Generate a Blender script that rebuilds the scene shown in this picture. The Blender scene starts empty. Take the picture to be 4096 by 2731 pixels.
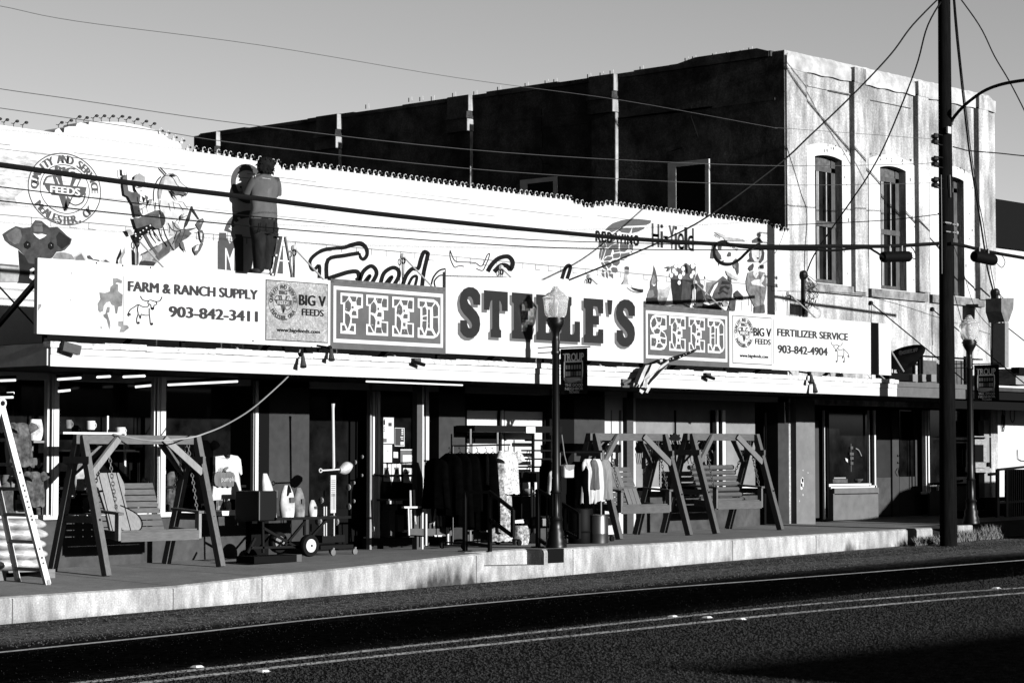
import math, random
F_PX=9222.0; CXP=2048.0; CYP=1365.5; HCAM=1.5
PIT=math.atan2(1830-CYP,F_PX)
D0=(0.7396,0.6730); _n=math.hypot(*D0); D0=(D0[0]/_n,D0[1]/_n)
R0=(D0[1],-D0[0])
def ray(px,py):
    u=(px-CXP)/F_PX; v=(CYP-py)/F_PX
    cp,sp=math.cos(PIT),math.sin(PIT)
    h=cp-v*sp; z=sp+v*cp
    return (h*D0[0]+u*R0[0], h*D0[1]+u*R0[1], z)
def PY(px,py,Y):            # point where the sight line meets the vertical plane y = Y (a facade plane)
    d=ray(px,py); t=Y/d[1]
    return (d[0]*t, Y, HCAM+d[2]*t)
def PX(px,py,X):
    d=ray(px,py); t=X/d[0]
    return (X, d[1]*t, HCAM+d[2]*t)
def interp(pts,x):
    if x<=pts[0][0]: i=0
    elif x>=pts[-1][0]: i=len(pts)-2
    else:
        i=0
        while pts[i+1][0]<x: i+=1
    (a,b),(c,d)=pts[i],pts[i+1]
    return b+(d-b)*(x-a)/(c-a)
YK=24.0; YW=27.3; YS=24.85; YFA=24.62; YP=23.2; YL=24.22
def prof(pix,Y):
    r=[]
    for p in pix:
        q=PY(p[0],p[1],Y); r.append((q[0],q[2]))
    return r
KT=prof([(0,2387),(693,2343),(1042,2304),(1400,2268),(1928,2211),(2290,2189),(2930,2155),(3728,2109)],YK)
KB=prof([(0,2497),(693,2438),(1048,2408),(1400,2381),(1904,2335),(2294,2300),(2930,2237),(3720,2172)],YK)
def zkt(x): return interp(KT,x)
def zkb(x): return interp(KB,x)
def zwb(x): return HCAM-1.555+.0147*(x-23.15)
def zside(x,y):
    t=(y-YK)/(YW-YK)
    return zkt(x)*(1-t)+zwb(x)*t
def G(px,py):               # point of the pavement seen at a pixel
    d=ray(px,py); t=30.0
    for i in range(60):
        z=zside(d[0]*t,d[1]*t)
        t=0.5*t+0.5*(z-HCAM)/d[2]
    return (d[0]*t,d[1]*t,z)
import bpy, bmesh
from mathutils import Vector, Matrix
from mathutils.geometry import tessellate_polygon
rnd=random.Random(7)
scene=bpy.context.scene
COL=scene.collection
# ---------------------------------------------------------------- materials
_mats={}
ASC=.36          # the photograph is a hard, red-filtered print: tones sit lower than neutral albedo
def M(name,v,rough=.8,amp=.0,scale=8.,st=(1,1,1),spec=.05,metal=0.,bump=0.,amp2=0.,scale2=1.,st2=(1,1,1),speck=0.,speckscale=150.,emit=0.,detail=5.):
    if name in _mats: return _mats[name]
    v*=ASC
    m=bpy.data.materials.new(name); m.use_nodes=True
    nt=m.node_tree; N=nt.nodes; L=nt.links
    b=N['Principled BSDF']
    b.inputs['Roughness'].default_value=rough; b.inputs['Metallic'].default_value=metal
    b.inputs['Specular IOR Level'].default_value=spec
    b.inputs['Base Color'].default_value=(v,v,v,1)
    tc=N.new('ShaderNodeTexCoord')
    def noise(sc,stv,det=detail):
        mp=N.new('ShaderNodeMapping'); mp.inputs['Scale'].default_value=stv
        L.new(tc.outputs['Object'],mp.inputs['Vector'])
        n=N.new('ShaderNodeTexNoise'); n.inputs['Scale'].default_value=sc; n.inputs['Detail'].default_value=det
        n.inputs['Roughness'].default_value=.62
        L.new(mp.outputs['Vector'],n.inputs['Vector']); return n.outputs['Fac']
    val=None
    def mr(fac,a,bv,lo=.3,hi=.7):
        r=N.new('ShaderNodeMapRange'); r.inputs['From Min'].default_value=lo; r.inputs['From Max'].default_value=hi
        r.inputs['To Min'].default_value=a; r.inputs['To Max'].default_value=bv
        L.new(fac,r.inputs['Value']); return r.outputs['Result']
    def mul(a,bb):
        k=N.new('ShaderNodeMath'); k.operation='MULTIPLY'; L.new(a,k.inputs[0]); L.new(bb,k.inputs[1]); return k.outputs[0]
    if amp>0:
        fac=noise(scale,st); val=mr(fac,1-amp,1+amp)
    if amp2>0:
        f2=mr(noise(scale2,st2),1-amp2,1+amp2); val=f2 if val is None else mul(val,f2)
    if speck>0:
        f3=mr(noise(speckscale,(1,1,1),1.),1-speck,1+speck,.42,.66); val=f3 if val is None else mul(val,f3)
    if val is not None:
        k=N.new('ShaderNodeMath'); k.operation='MULTIPLY'; L.new(val,k.inputs[0]); k.inputs[1].default_value=v; k.use_clamp=True
        c=N.new('ShaderNodeCombineColor')
        for i in range(3): L.new(k.outputs[0],c.inputs[i])
        L.new(c.outputs[0],b.inputs['Base Color'])
    if bump>0:
        bp=N.new('ShaderNodeBump'); bp.inputs['Strength'].default_value=bump; bp.inputs['Distance'].default_value=.02
        L.new(noise(scale*3 if amp else 30,st),bp.inputs['Height']); L.new(bp.outputs['Normal'],b.inputs['Normal'])
    if emit>0:
        b.inputs['Emission Color'].default_value=(1,1,1,1); b.inputs['Emission Strength'].default_value=emit
    _mats[name]=m; return m
def paint(v): return M('paint_%03d'%int(round(v*1000)),v,.75,amp=.12,scale=14,spec=.15)
WHITE=M('white_paint',.36,.7,amp=.05,scale=6,amp2=.04,scale2=.7)
SIGNW=M('sign_white',.37,.55,amp=.03,scale=3)
INK=M('sign_ink',.0035,.8); 
BLACK=M('black_paint',.0012,.6,spec=.03)
BLKMET=M('black_metal',.0012,.4,spec=.1)
ALU=M('aluminium_trim',.42,.45,amp=.06,scale=5,spec=.4)
ALUD=M('aluminium_dull',.16,.5,amp=.1,scale=9)
WOOD=M('swing_wood',.055,.75,amp=.32,scale=7,st=(1,9,9),amp2=.22,scale2=2.,spec=.2)
WOODZ=M('swing_wood_upright',.062,.75,amp=.3,scale=7,st=(9,9,1),amp2=.2,scale2=2.,spec=.2)
WOODP=M('swing_wood_pale',.14,.75,amp=.2,scale=7,st=(6,6,1),amp2=.15,scale2=2.,spec=.2)
CHAIN=M('chain_steel',.16,.4,metal=.7,spec=.5)
GLASS=M('window_glass',.004,.08,amp=.95,scale=2.2,spec=.12)  # colour mottle stands in for faint reflections
DARKIN=M('dark_interior',.0006,.9,spec=.05)  # near black: shade of the interior is put into the colour
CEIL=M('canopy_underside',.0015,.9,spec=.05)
WIRE=M('wire_black',.0015,.6,spec=.05)
RUBBER=M('tyre_rubber',.0015,.8)
TUBE=M('lit_tube',.7,.5,emit=.28)
# ---------------------------------------------------------------- mesh builder
class MB:
    def __init__(s,o=(0,0,0)): s.o=Vector(o); s.v=[]; s.f=[]; s.m=[]; s.mats=[]
    def mi(s,mat):
        if mat is None: mat=BLACK
        if mat not in s.mats: s.mats.append(mat)
        return s.mats.index(mat)
    def add(s,vs,fs,mat=None):
        i=s.mi(mat); n=len(s.v); s.v+= [tuple(Vector(p)-s.o) for p in vs]
        for f in fs: s.f.append(tuple(a+n for a in f)); s.m.append(i)
        return s
    def box(s,lo,hi,mat=None):
        (a,b,c),(d,e,f)=lo,hi
        a,d=min(a,d),max(a,d); b,e=min(b,e),max(b,e); c,f=min(c,f),max(c,f)
        vs=[(a,b,c),(d,b,c),(d,e,c),(a,e,c),(a,b,f),(d,b,f),(d,e,f),(a,e,f)]
        return s.add(vs,[(0,3,2,1),(4,5,6,7),(0,1,5,4),(1,2,6,5),(2,3,7,6),(3,0,4,7)],mat)
    def bar(s,p,q,w,h,mat=None,up=(0,0,1)):
        p,q=Vector(p),Vector(q); d=(q-p).normalized(); u=Vector(up)
        if abs(d.dot(u))>.98: u=Vector((0,1,0))
        a=d.cross(u).normalized(); b=a.cross(d).normalized()
        vs=[]
        for c in (p,q):
            for i,j in ((-1,-1),(1,-1),(1,1),(-1,1)): vs.append(c+a*w*.5*i+b*h*.5*j)
        return s.add(vs,[(0,3,2,1),(4,5,6,7),(0,1,5,4),(1,2,6,5),(2,3,7,6),(3,0,4,7)],mat)
    def tube(s,pts,r,mat=None,n=8,cap=True,closed=False):
        pts=[Vector(p) for p in pts]; rings=[]; vs=[]; prev=None; m=len(pts)
        for i,p in enumerate(pts):
            if closed: d=pts[(i+1)%m]-pts[i-1]
            else: d=pts[min(i+1,m-1)]-pts[max(i-1,0)]
            if d.length<1e-9: d=Vector((0,0,1))
            d.normalize()
            if prev is None:
                u=Vector((0,0,1)) if abs(d.z)<.9 else Vector((1,0,0))
                a=d.cross(u).normalized()
            else:
                a=(prev-d*prev.dot(d)); a=a.normalized() if a.length>1e-6 else d.orthogonal().normalized()
            prev=a; b=d.cross(a)
            rr=r[i] if isinstance(r,(list,tuple)) else r
            for k in range(n):
                t=2*math.pi*k/n; vs.append(p+(a*math.cos(t)+b*math.sin(t))*rr)
        fs=[]
        for i in range(m if closed else m-1):
            j=(i+1)%m
            for k in range(n): fs.append((i*n+k,i*n+(k+1)%n,j*n+(k+1)%n,j*n+k))
        if cap and not closed: fs+= [tuple(range(n-1,-1,-1)),tuple(range((m-1)*n,m*n))]
        return s.add(vs,fs,mat)
    def lathe(s,prof,c,mat=None,n=20,axis='z'):
        vs=[];c=Vector(c)
        for r,h in prof:
            for k in range(n):
                t=2*math.pi*k/n; x,y=r*math.cos(t),r*math.sin(t)
                vs.append(c+Vector({'z':(x,y,h),'y':(x,h,y),'x':(h,x,y)}[axis]))
        fs=[]
        for i in range(len(prof)-1):
            for k in range(n): fs.append((i*n+k,i*n+(k+1)%n,(i+1)*n+(k+1)%n,(i+1)*n+k))
        fs+=[tuple(range(n-1,-1,-1)),tuple(range((len(prof)-1)*n,len(prof)*n))]
        return s.add(vs,fs,mat)
    def loft(s,rings,mat=None,cap=True):     # rings of equal length
        n=len(rings[0]); vs=[p for r in rings for p in r]; fs=[]
        for i in range(len(rings)-1):
            for k in range(n): fs.append((i*n+k,i*n+(k+1)%n,(i+1)*n+(k+1)%n,(i+1)*n+k))
        if cap: fs+=[tuple(range(n-1,-1,-1)),tuple(range((len(rings)-1)*n,len(rings)*n))]
        return s.add(vs,fs,mat)
    def sphere(s,c,r,mat=None,n=12,m=8):
        if not isinstance(r,(list,tuple)): r=(r,r,r)
        c=Vector(c); vs=[]; 
        for i in range(m+1):
            a=math.pi*i/m-math.pi/2; a=max(-math.pi/2+.05,min(math.pi/2-.05,a))
            for k in range(n):
                t=2*math.pi*k/n; vs.append(c+Vector((r[0]*math.cos(a)*math.cos(t),r[1]*math.cos(a)*math.sin(t),r[2]*math.sin(a))))
        fs=[]
        for i in range(m):
            for k in range(n): fs.append((i*n+k,i*n+(k+1)%n,(i+1)*n+(k+1)%n,(i+1)*n+k))
        fs+=[tuple(range(n-1,-1,-1)),tuple(range(m*n,(m+1)*n))]
        return s.add(vs,fs,mat)
    def poly(s,loops,fn,mat=None):           # flat polygon with holes; loops are 2D, fn maps 2D to 3D
        if isinstance(loops[0][0],(int,float)): loops=[loops]
        flat=[p for l in loops for p in l]
        tris=tessellate_polygon([[Vector((p[0],p[1],0)) for p in l] for l in loops])
        return s.add([fn(*p) for p in flat],[tuple(t) for t in tris],mat)
    def prism(s,loops,fn0,fn1,mat=None):     # extruded polygon between two maps
        if isinstance(loops[0][0],(int,float)): loops=[loops]
        s.poly(loops,fn0,mat); s.poly(loops,fn1,mat)
        for l in loops:
            n=len(l); s.add([fn0(*p) for p in l]+[fn1(*p) for p in l],[(i,(i+1)%n,n+(i+1)%n,n+i) for i in range(n)],mat)
        return s
    def build(s,name,parent=None,smooth=False,bevel=0.,fixn=True):
        me=bpy.data.meshes.new(name); me.from_pydata(s.v,[],s.f)
        for m in s.mats: me.materials.append(m)
        me.polygons.foreach_set('material_index',s.m)
        if fixn:
            b=bmesh.new(); b.from_mesh(me); bmesh.ops.recalc_face_normals(b,faces=b.faces)
            if bevel>0:
                bmesh.ops.remove_doubles(b,verts=b.verts,dist=1e-5)
                es=[e for e in b.edges if len(e.link_faces)==2 and e.calc_face_angle(0)>.5]
                bmesh.ops.bevel(b,geom=es,offset=bevel,segments=2,affect='EDGES',profile=.6)
            b.to_mesh(me); b.free()
        if smooth:
            me.polygons.foreach_set('use_smooth',[True]*len(me.polygons))
            try: me.set_sharp_from_angle(angle=math.radians(42))
            except Exception: pass
        me.update()
        o=bpy.data.objects.new(name,me); COL.objects.link(o)
        if parent is not None:
            o.parent=parent
            off=s.o-Vector(parent['_w'] if '_w' in parent else (0,0,0)); o.location=off
        else: o.location=s.o
        o['_w']=tuple(s.o)
        return o
def tag(o,label=None,cat=None,group=None,kind=None):
    if label: o['label']=label
    if cat: o['category']=cat
    if group: o['group']=group
    if kind: o['kind']=kind
    return o
def thing(name,label,cat,loc=(0,0,0),group=None):
    o=bpy.data.objects.new(name,None); COL.objects.link(o); o.location=loc; o['_w']=tuple(loc); o.empty_display_size=.2
    return tag(o,label,cat,group)
def dup(root,loc,label=None,group=None):
    r=root.copy(); COL.objects.link(r); r.location=loc; r['_w']=tuple(loc)
    if label: r['label']=label
    if group: r['group']=group
    for ch in list(root.children):
        c=ch.copy(); COL.objects.link(c); c.parent=r
        for g in list(ch.children):
            d=g.copy(); COL.objects.link(d); d.parent=c
    return r
# ---------------------------------------------------------------- lettering
_g={}
def glyphs(text,off=0.):
    k=(text,off)
    if k in _g: return _g[k]
    cu=bpy.data.curves.new('text','FONT'); cu.body=text; cu.size=1; cu.offset=off; cu.resolution_u=4
    ob=bpy.data.objects.new('text',cu); COL.objects.link(ob)
    dg=bpy.context.evaluated_depsgraph_get(); me=ob.evaluated_get(dg).to_mesh()
    vs=[(v.co.x,v.co.y) for v in me.vertices]; fs=[tuple(p.vertices) for p in me.polygons]
    ob.evaluated_get(dg).to_mesh_clear(); bpy.data.objects.remove(ob); bpy.data.curves.remove(cu)
    _g[k]=(vs,fs); return _g[k]
def text(mb,s,x0,x1,z0,z1,y,mat,off=.0,fn=None):   # stretch a line of text into a box on a facade plane
    vs,fs=glyphs(s,0.)
    a=min(v[0] for v in vs); b=max(v[0] for v in vs); c=min(v[1] for v in vs); d=max(v[1] for v in vs)
    def mp(p):
        X=x0+(p[0]-a)/(b-a)*(x1-x0); Z=z0+(p[1]-c)/(d-c)*(z1-z0)
        return fn(X,Z) if fn else (X,y,Z)
    sh=[(0,0)] if off<=.015 else [(0,0),(off*.5,0),(-off*.5,0),(0,off*.25),(0,-off*.25)]
    sc=(z1-z0)
    for i,(dx,dz) in enumerate(sh):
        P=[mp(p) for p in vs]
        if fn: mb.add([fn(x0+(p[0]-a)/(b-a)*(x1-x0)+dx*sc*3,z0+(p[1]-c)/(d-c)*(z1-z0)+dz*sc*2) for p in vs],fs,mat)
        else: mb.add([(q[0]+dx*sc*7.,q[1]-.0004*i,q[2]+dz*sc*3) for q in P],fs,mat)
def ringtext(mb,s,cx,cz,rx,rz,a0,a1,h,y,mat,off=.02,inward=False,squash=.8):
    # letters around an ellipse, from angle a0 to a1 (degrees); inward: letters stand with feet outwards (lower arc)
    n=len(s)
    for i,ch in enumerate(s):
        if ch==' ': continue
        a=math.radians(a0+(a1-a0)*(i+.5)/n); vs,fs=glyphs(ch,0.)
        lo=min(v[0] for v in vs); hi=max(v[0] for v in vs); mid=(lo+hi)/2
        tx,tz=(math.sin(a),-math.cos(a)) if not inward else (-math.sin(a),math.cos(a))
        ux,uz=(math.cos(a),math.sin(a)) if not inward else (-math.cos(a),-math.sin(a))
        P=[]
        for vx,vy in vs:
            e=(vx-mid)*h*squash*1.35; g=(vy-.35)*h*1.35
            P.append((cx+rx*math.cos(a)+tx*e*rx/rz+ux*g,y,cz+rz*math.sin(a)+tz*e+uz*g))
        for k,dx in enumerate((0,h*.09,-h*.09)): mb.add([(q[0]+tx*dx,q[1]-.0004*k,q[2]+tz*dx) for q in P],fs,mat)
def ring(mb,cx,cz,rx,rz,w,y,mat,n=56):
    vs=[];fs=[]
    for k in range(n):
        t=2*math.pi*k/n
        for q in (-w/2,w/2): vs.append((cx+(rx+q)*math.cos(t),y,cz+(rz+q)*math.sin(t)))
    for k in range(n): j=(k+1)%n; fs.append((2*k,2*k+1,2*j+1,2*j))
    mb.add(vs,fs,mat)
def Zm(x0,y0,s,pts): return [(x0+x/s,y0+y/s) for x,y in pts]
def decal(mb,pix,Y,mat): mb.poly(pix if not isinstance(pix[0][0],(int,float)) else [pix],lambda px,py:PY(px,py,Y),mat)
def stroke2(pts,w,closed=False):              # 2D polyline -> quad strip
    n=len(pts); L=[];Rr=[]
    for i,p in enumerate(pts):
        if closed: a,b=pts[i-1],pts[(i+1)%n]
        else: a,b=pts[max(i-1,0)],pts[min(i+1,n-1)]
        dx,dy=b[0]-a[0],b[1]-a[1]; l=math.hypot(dx,dy) or 1; ww=w[min(len(w)-1,int(i*len(w)/n))] if isinstance(w,(list,tuple)) else w
        L.append((p[0]-dy/l*ww/2,p[1]+dx/l*ww/2)); Rr.append((p[0]+dy/l*ww/2,p[1]-dx/l*ww/2))
    return L,Rr
def stroke(mb,pts,w,fn,mat,closed=False,smooth=0):
    if smooth: pts=catmull(pts,smooth,closed)
    L,Rr=stroke2(pts,w,closed); n=len(pts)
    vs=[fn(*p) for p in L]+[fn(*p) for p in Rr]
    mb.add(vs,[(i,(i+1)%n,n+(i+1)%n,n+i) for i in range(n if closed else n-1)],mat)
def catmull(pts,k=4,closed=False):
    n=len(pts); out=[]
    rng_=range(n) if closed else range(n-1)
    for i in rng_:
        if closed: p0,p1,p2,p3=pts[i-1],pts[i],pts[(i+1)%n],pts[(i+2)%n]
        else: p0,p1,p2,p3=pts[max(i-1,0)],pts[i],pts[i+1],pts[min(i+2,n-1)]
        for j in range(k):
            t=j/k
            out.append(tuple(.5*((2*b)+(-a+c)*t+(2*a-5*b+4*c-d)*t*t+(-a+3*b-3*c+d)*t**3) for a,b,c,d in zip(p0,p1,p2,p3)))
    if not closed: out.append(tuple(pts[-1]))
    return out
# ================================================================ setting
S_ROAD=.0195
def zroad(x,y): return KB[0][1]+S_ROAD*(x-KB[0][0])
def GR(px,py):
    d=ray(px,py); t=(KB[0][1]-S_ROAD*KB[0][0]-HCAM)/(d[2]-S_ROAD*d[0])
    return (d[0]*t,d[1]*t,HCAM+d[2]*t)
# ground sheet reaching the horizon (rises with the street)
mb=MB(); gm=M('earth',.05,.95,amp=.3,scale=.4)
mb.add([(-400,-400,-9.5),(600,-400,9.9),(600,700,9.9),(-400,700,-9.5)],[(0,1,2,3)],gm)
g=mb.build('ground'); tag(g,kind='structure'); 
for v in g.data.vertices: v.co.z=KB[0][1]+S_ROAD*(v.co.x-KB[0][0])-.08
# asphalt: one sheet, tone changes where the paving itself changes (chip seal, worn wheel paths, newer overlay)
def asphalt():
    m=bpy.data.materials.new('asphalt'); m.use_nodes=True; nt=m.node_tree;N=nt.nodes;L=nt.links
    N.remove(N['Principled BSDF']); b=N.new('ShaderNodeBsdfDiffuse'); L.new(b.outputs[0],N['Material Output'].inputs['Surface'])
    tc=N.new('ShaderNodeTexCoord'); sx=N.new('ShaderNodeSeparateXYZ'); L.new(tc.outputs['Object'],sx.inputs[0])
    nz=N.new('ShaderNodeTexNoise'); nz.inputs['Scale'].default_value=.35; nz.inputs['Detail'].default_value=6; L.new(tc.outputs['Object'],nz.inputs['Vector'])
    ad=N.new('ShaderNodeMath'); ad.operation='MULTIPLY_ADD'; L.new(nz.outputs['Fac'],ad.inputs[0]); ad.inputs[1].default_value=.9; L.new(sx.outputs['Y'],ad.inputs[2])
    # the markings bend away from the kerb far up the street
    fx=N.new('ShaderNodeMath'); fx.operation='SUBTRACT'; L.new(sx.outputs['X'],fx.inputs[0]); fx.inputs[1].default_value=27.
    fm=N.new('ShaderNodeMath'); fm.operation='MAXIMUM'; L.new(fx.outputs[0],fm.inputs[0]); fm.inputs[1].default_value=0.
    f2=N.new('ShaderNodeMath'); f2.operation='MULTIPLY_ADD'; L.new(fm.outputs[0],f2.inputs[0]); f2.inputs[1].default_value=.085; L.new(ad.outputs[0],f2.inputs[2])
    mr=N.new('ShaderNodeMapRange'); mr.inputs['From Min'].default_value=10.; mr.inputs['From Max'].default_value=26.; L.new(f2.outputs[0],mr.inputs['Value'])
    cr=N.new('ShaderNodeValToRGB'); E=cr.color_ramp.elements
    def el(y,v):
        e=E.new((y+.45-10.)/16.); e.color=(v*ASC,v*ASC,v*ASC,1)
    E[0].position=0; E[0].color=(.016,)*3+(1,); E[1].position=1; E[1].color=(.07,)*3+(1,)
    for y,v in ((15.9,.016),(17.3,.014),(17.9,.008),(18.6,.002),(20.6,.002),(21.1,.006),(21.35,.014),(21.7,.03),(21.95,.085),(23.0,.1),(23.3,.05),(23.55,.075),(23.9,.05)): el(y,v)
    L.new(mr.outputs[0],cr.inputs[0])
    sp=N.new('ShaderNodeTexNoise'); sp.inputs['Scale'].default_value=9; sp.inputs['Detail'].default_value=6.; sp.inputs['Roughness'].default_value=.92; L.new(tc.outputs['Object'],sp.inputs['Vector'])
    m2=N.new('ShaderNodeMapRange'); m2.inputs['From Min'].default_value=.4; m2.inputs['From Max'].default_value=.66; m2.inputs['To Min'].default_value=.02; m2.inputs['To Max'].default_value=2.6; L.new(sp.outputs['Fac'],m2.inputs['Value'])
    mx=N.new('ShaderNodeMixRGB'); mx.blend_type='MULTIPLY'; mx.inputs[0].default_value=1; L.new(cr.outputs[0],mx.inputs[1])
    cc=N.new('ShaderNodeCombineColor')
    for i in range(3): L.new(m2.outputs[0],cc.inputs[i])
    L.new(cc.outputs[0],mx.inputs[2]); L.new(mx.outputs[0],b.inputs['Color'])
    bp=N.new('ShaderNodeBump'); bp.inputs['Strength'].default_value=.6; bp.inputs['Distance'].default_value=.02; L.new(sp.outputs['Fac'],bp.inputs['Height']); L.new(bp.outputs[0],b.inputs['Normal'])
    return m
ASPH=asphalt()
mb=MB()
xs=[-30+4*i for i in range(40)]; ys=[-12,0,8,14,18,21,24.3]
vs=[(x,y,zroad(x,y)-.0) for x in xs for y in ys]; n=len(ys)
mb.add(vs,[(i*n+j,(i+1)*n+j,(i+1)*n+j+1,i*n+j+1) for i in range(len(xs)-1) for j in range(n-1)],ASPH)
tag(mb.build('road'),kind='structure')
# loose chippings standing proud of the chip seal: each catches the low sun
def chips(name,label,n,zone,h0,h1,mat):
    vs=[];fs=[];k=0
    while k<n:
        x,y=zone()
        u=x*R0[0]+y*R0[1]; d=x*D0[0]+y*D0[1]
        if d<5 or abs(u/d)>.235 or (HCAM-zroad(x,y))/d>.152: continue
        k+=1; z=zroad(x,y)+.001; h=rnd.uniform(h0,h1); r=h*rnd.uniform(.6,1.3); a=rnd.uniform(0,6.28); i=len(vs)
        vs.append((x+rnd.uniform(-.3,.3)*r,y+rnd.uniform(-.3,.3)*r,z+h))
        for j in range(4): b_=a+j*1.5708+rnd.uniform(-.4,.4); vs.append((x+r*math.cos(b_),y+r*math.sin(b_),z))
        for j in range(4): fs.append((i,i+1+j,i+1+(j+1)%4))
    me=bpy.data.meshes.new(name); me.from_pydata(vs,[],fs); me.materials.append(mat); o=bpy.data.objects.new(name,me); COL.objects.link(o)
    return tag(o,label,'chippings',kind='stuff')
CHIP=M('chip_stone',.017,.9,amp=.6,scale=9); CHIPL=M('pale_chip_stone',.05,.9,amp=.5,scale=9)
def _near():
    return rnd.uniform(9,48),17.9-7.6*rnd.random()**1.15
chips('road_chippings','coarse dark chippings of the near lane surface',62000,_near,.006,.017,CHIP)
def _lane():
    y=rnd.choice((rnd.gauss(18.3,.4),rnd.gauss(20.6,.3),rnd.uniform(18,20.8))); return rnd.uniform(12,48),y
chips('lane_chippings','sparse chippings on the dark far lane',3500,_lane,.002,.0065,CHIP)
chips('shoulder_chippings','pale chippings along the road shoulder by the kerb',10000,lambda:(rnd.uniform(14,48),rnd.uniform(21.3,23.95)),.005,.014,CHIPL)
# painted lines
LINE=M('road_paint',.44,.85,amp=.5,scale=14,amp2=.3,scale2=2)
LINEW=M('edge_line_paint',.4,.85,amp=.3,scale=16,amp2=.25,scale2=2)
def roadline(name,pix,w,mat):
    P=catmull([GR(*p)[:2] for p in pix],6); mb=MB()
    stroke(mb,P,w,lambda x,y:(x,y,zroad(x,y)+.006),mat); return tag(mb.build(name),kind='structure')
roadline('edge_line',[(-150,2626),(0,2609),(700,2538),(1400,2463),(2400,2371),(3120,2316),(3700,2271),(4096,2240),(4300,2224)],.11,LINEW)
roadline('centre_line',[(100,2756),(324,2731),(1400,2611),(2300,2512),(3072,2432),(3700,2379),(4096,2350),(4300,2336)],.15,LINE)
roadline('centre_line',[(370,2757),(583,2730),(1400,2637),(2300,2542),(3072,2462),(3600,2413),(3990,2380),(4300,2356)],.16,LINE)
# pavement with its kerb
CONC=M('pavement_concrete',.2,.9,amp=.14,scale=5,amp2=.16,scale2=.8,speck=.18,speckscale=60)
KERB=M('kerb_concrete',.235,.9,amp=.3,scale=4.5,st=(1.6,1.6,.5),amp2=.36,scale2=.9,st2=(1,1,.35),speck=.16,speckscale=45,bump=.25)
def kerb_dirt_shadow(m):           # splash dirt along the gutter, one oily run-down left of the step, two cast shadows painted farther right
    nt=m.node_tree;N=nt.nodes;L=nt.links; b=N['Principled BSDF']; src=b.inputs['Base Color'].links[0].from_socket
    tc=N.new('ShaderNodeTexCoord'); s=N.new('ShaderNodeSeparateXYZ'); L.new(tc.outputs['Object'],s.inputs[0])
    def mt(op,a,bb,c=None):
        n=N.new('ShaderNodeMath'); n.operation=op
        for i,v in enumerate((a,bb,c)):
            if v is None: continue
            if isinstance(v,(int,float)): n.inputs[i].default_value=v
            else: L.new(v,n.inputs[i])
        return n.outputs[0]
    h=mt('SUBTRACT',mt('SUBTRACT',s.outputs['Z'],mt('MULTIPLY',s.outputs['X'],S_ROAD)),KB[0][1]-S_ROAD*KB[0][0])
    def bump_(x0,w): return mt('MAXIMUM',mt('SUBTRACT',1.,mt('DIVIDE',mt('ABSOLUTE',mt('SUBTRACT',s.outputs['X'],x0),0.),w)),0.)
    nz=N.new('ShaderNodeTexNoise'); nz.inputs['Scale'].default_value=3.; nz.inputs['Detail'].default_value=6; mp=N.new('ShaderNodeMapping'); mp.inputs['Scale'].default_value=(1.6,1,.6); L.new(tc.outputs['Object'],mp.inputs[0]); L.new(mp.outputs[0],nz.inputs['Vector'])
    nn=mt('MULTIPLY',mt('SUBTRACT',nz.outputs['Fac'],.5),2.6)
    A=mt('ADD',mt('ADD',mt('MULTIPLY',bump_(25.0,1.5),1.5),mt('MULTIPLY',bump_(35.6,.5),.9)),mt('MULTIPLY',bump_(37.4,.35),1.))
    st=N.new('ShaderNodeClamp'); L.new(mt('SUBTRACT',mt('ADD',A,nn),mt('MULTIPLY_ADD',h,3.2,.12)),st.inputs[0])
    d2=N.new('ShaderNodeClamp'); L.new(mt('SUBTRACT',mt('ADD',nn,.45),mt('MULTIPLY',h,7.)),d2.inputs[0])
    f=mt('SUBTRACT',1.,mt('MULTIPLY',mt('MAXIMUM',st.outputs[0],mt('MULTIPLY',d2.outputs[0],.55)),.86))
    cc=N.new('ShaderNodeCombineColor'); 
    for i in range(3): L.new(f,cc.inputs[i])
    mx=N.new('ShaderNodeMixRGB'); mx.blend_type='MULTIPLY'; mx.inputs[0].default_value=1; L.new(src,mx.inputs[1]); L.new(cc.outputs[0],mx.inputs[2]); L.new(mx.outputs[0],b.inputs['Base Color'])
kerb_dirt_shadow(KERB)
KERBD=M('kerb_joint',.05,.9)
NX0,NX1=PY(1936,2262,YK)[0],PY(2176,2262,YK)[0]     # the step cut into the kerb
NX2=PY(2294,2262,YK)[0]
mb=MB()
def ktop(x):
    return zkt(x)
xs=sorted([8+.6*i for i in range(80)]+[NX0,NX1]+[k[0] for k in KT]); xs=[x for x in xs if x<38.42]+[38.42]
def xsec(x,notch):
    t=ktop(x); b=zroad(x,24)-.1
    y0=24.36 if notch else 24.0
    return [(x,y0,b),(x,y0,t-.055),(x,y0+.012,t-.02),(x,y0+.05,t),(x,24.62,zside(x,24.62)),(x,25.5,zside(x,25.5)),(x,26.6,zside(x,26.6)),(x,28.4,zside(x,28.4))]
for i in range(len(xs)-1):
    a,b=xs[i],xs[i+1]; nt=a>=NX0-.001 and b<=NX1+.001
    A,B=xsec(a,nt),xsec(b,nt)
    for k in range(7): mb.add([A[k],B[k],B[k+1],A[k+1]],[(0,1,2,3)],KERB if k<3 else CONC)
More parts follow.
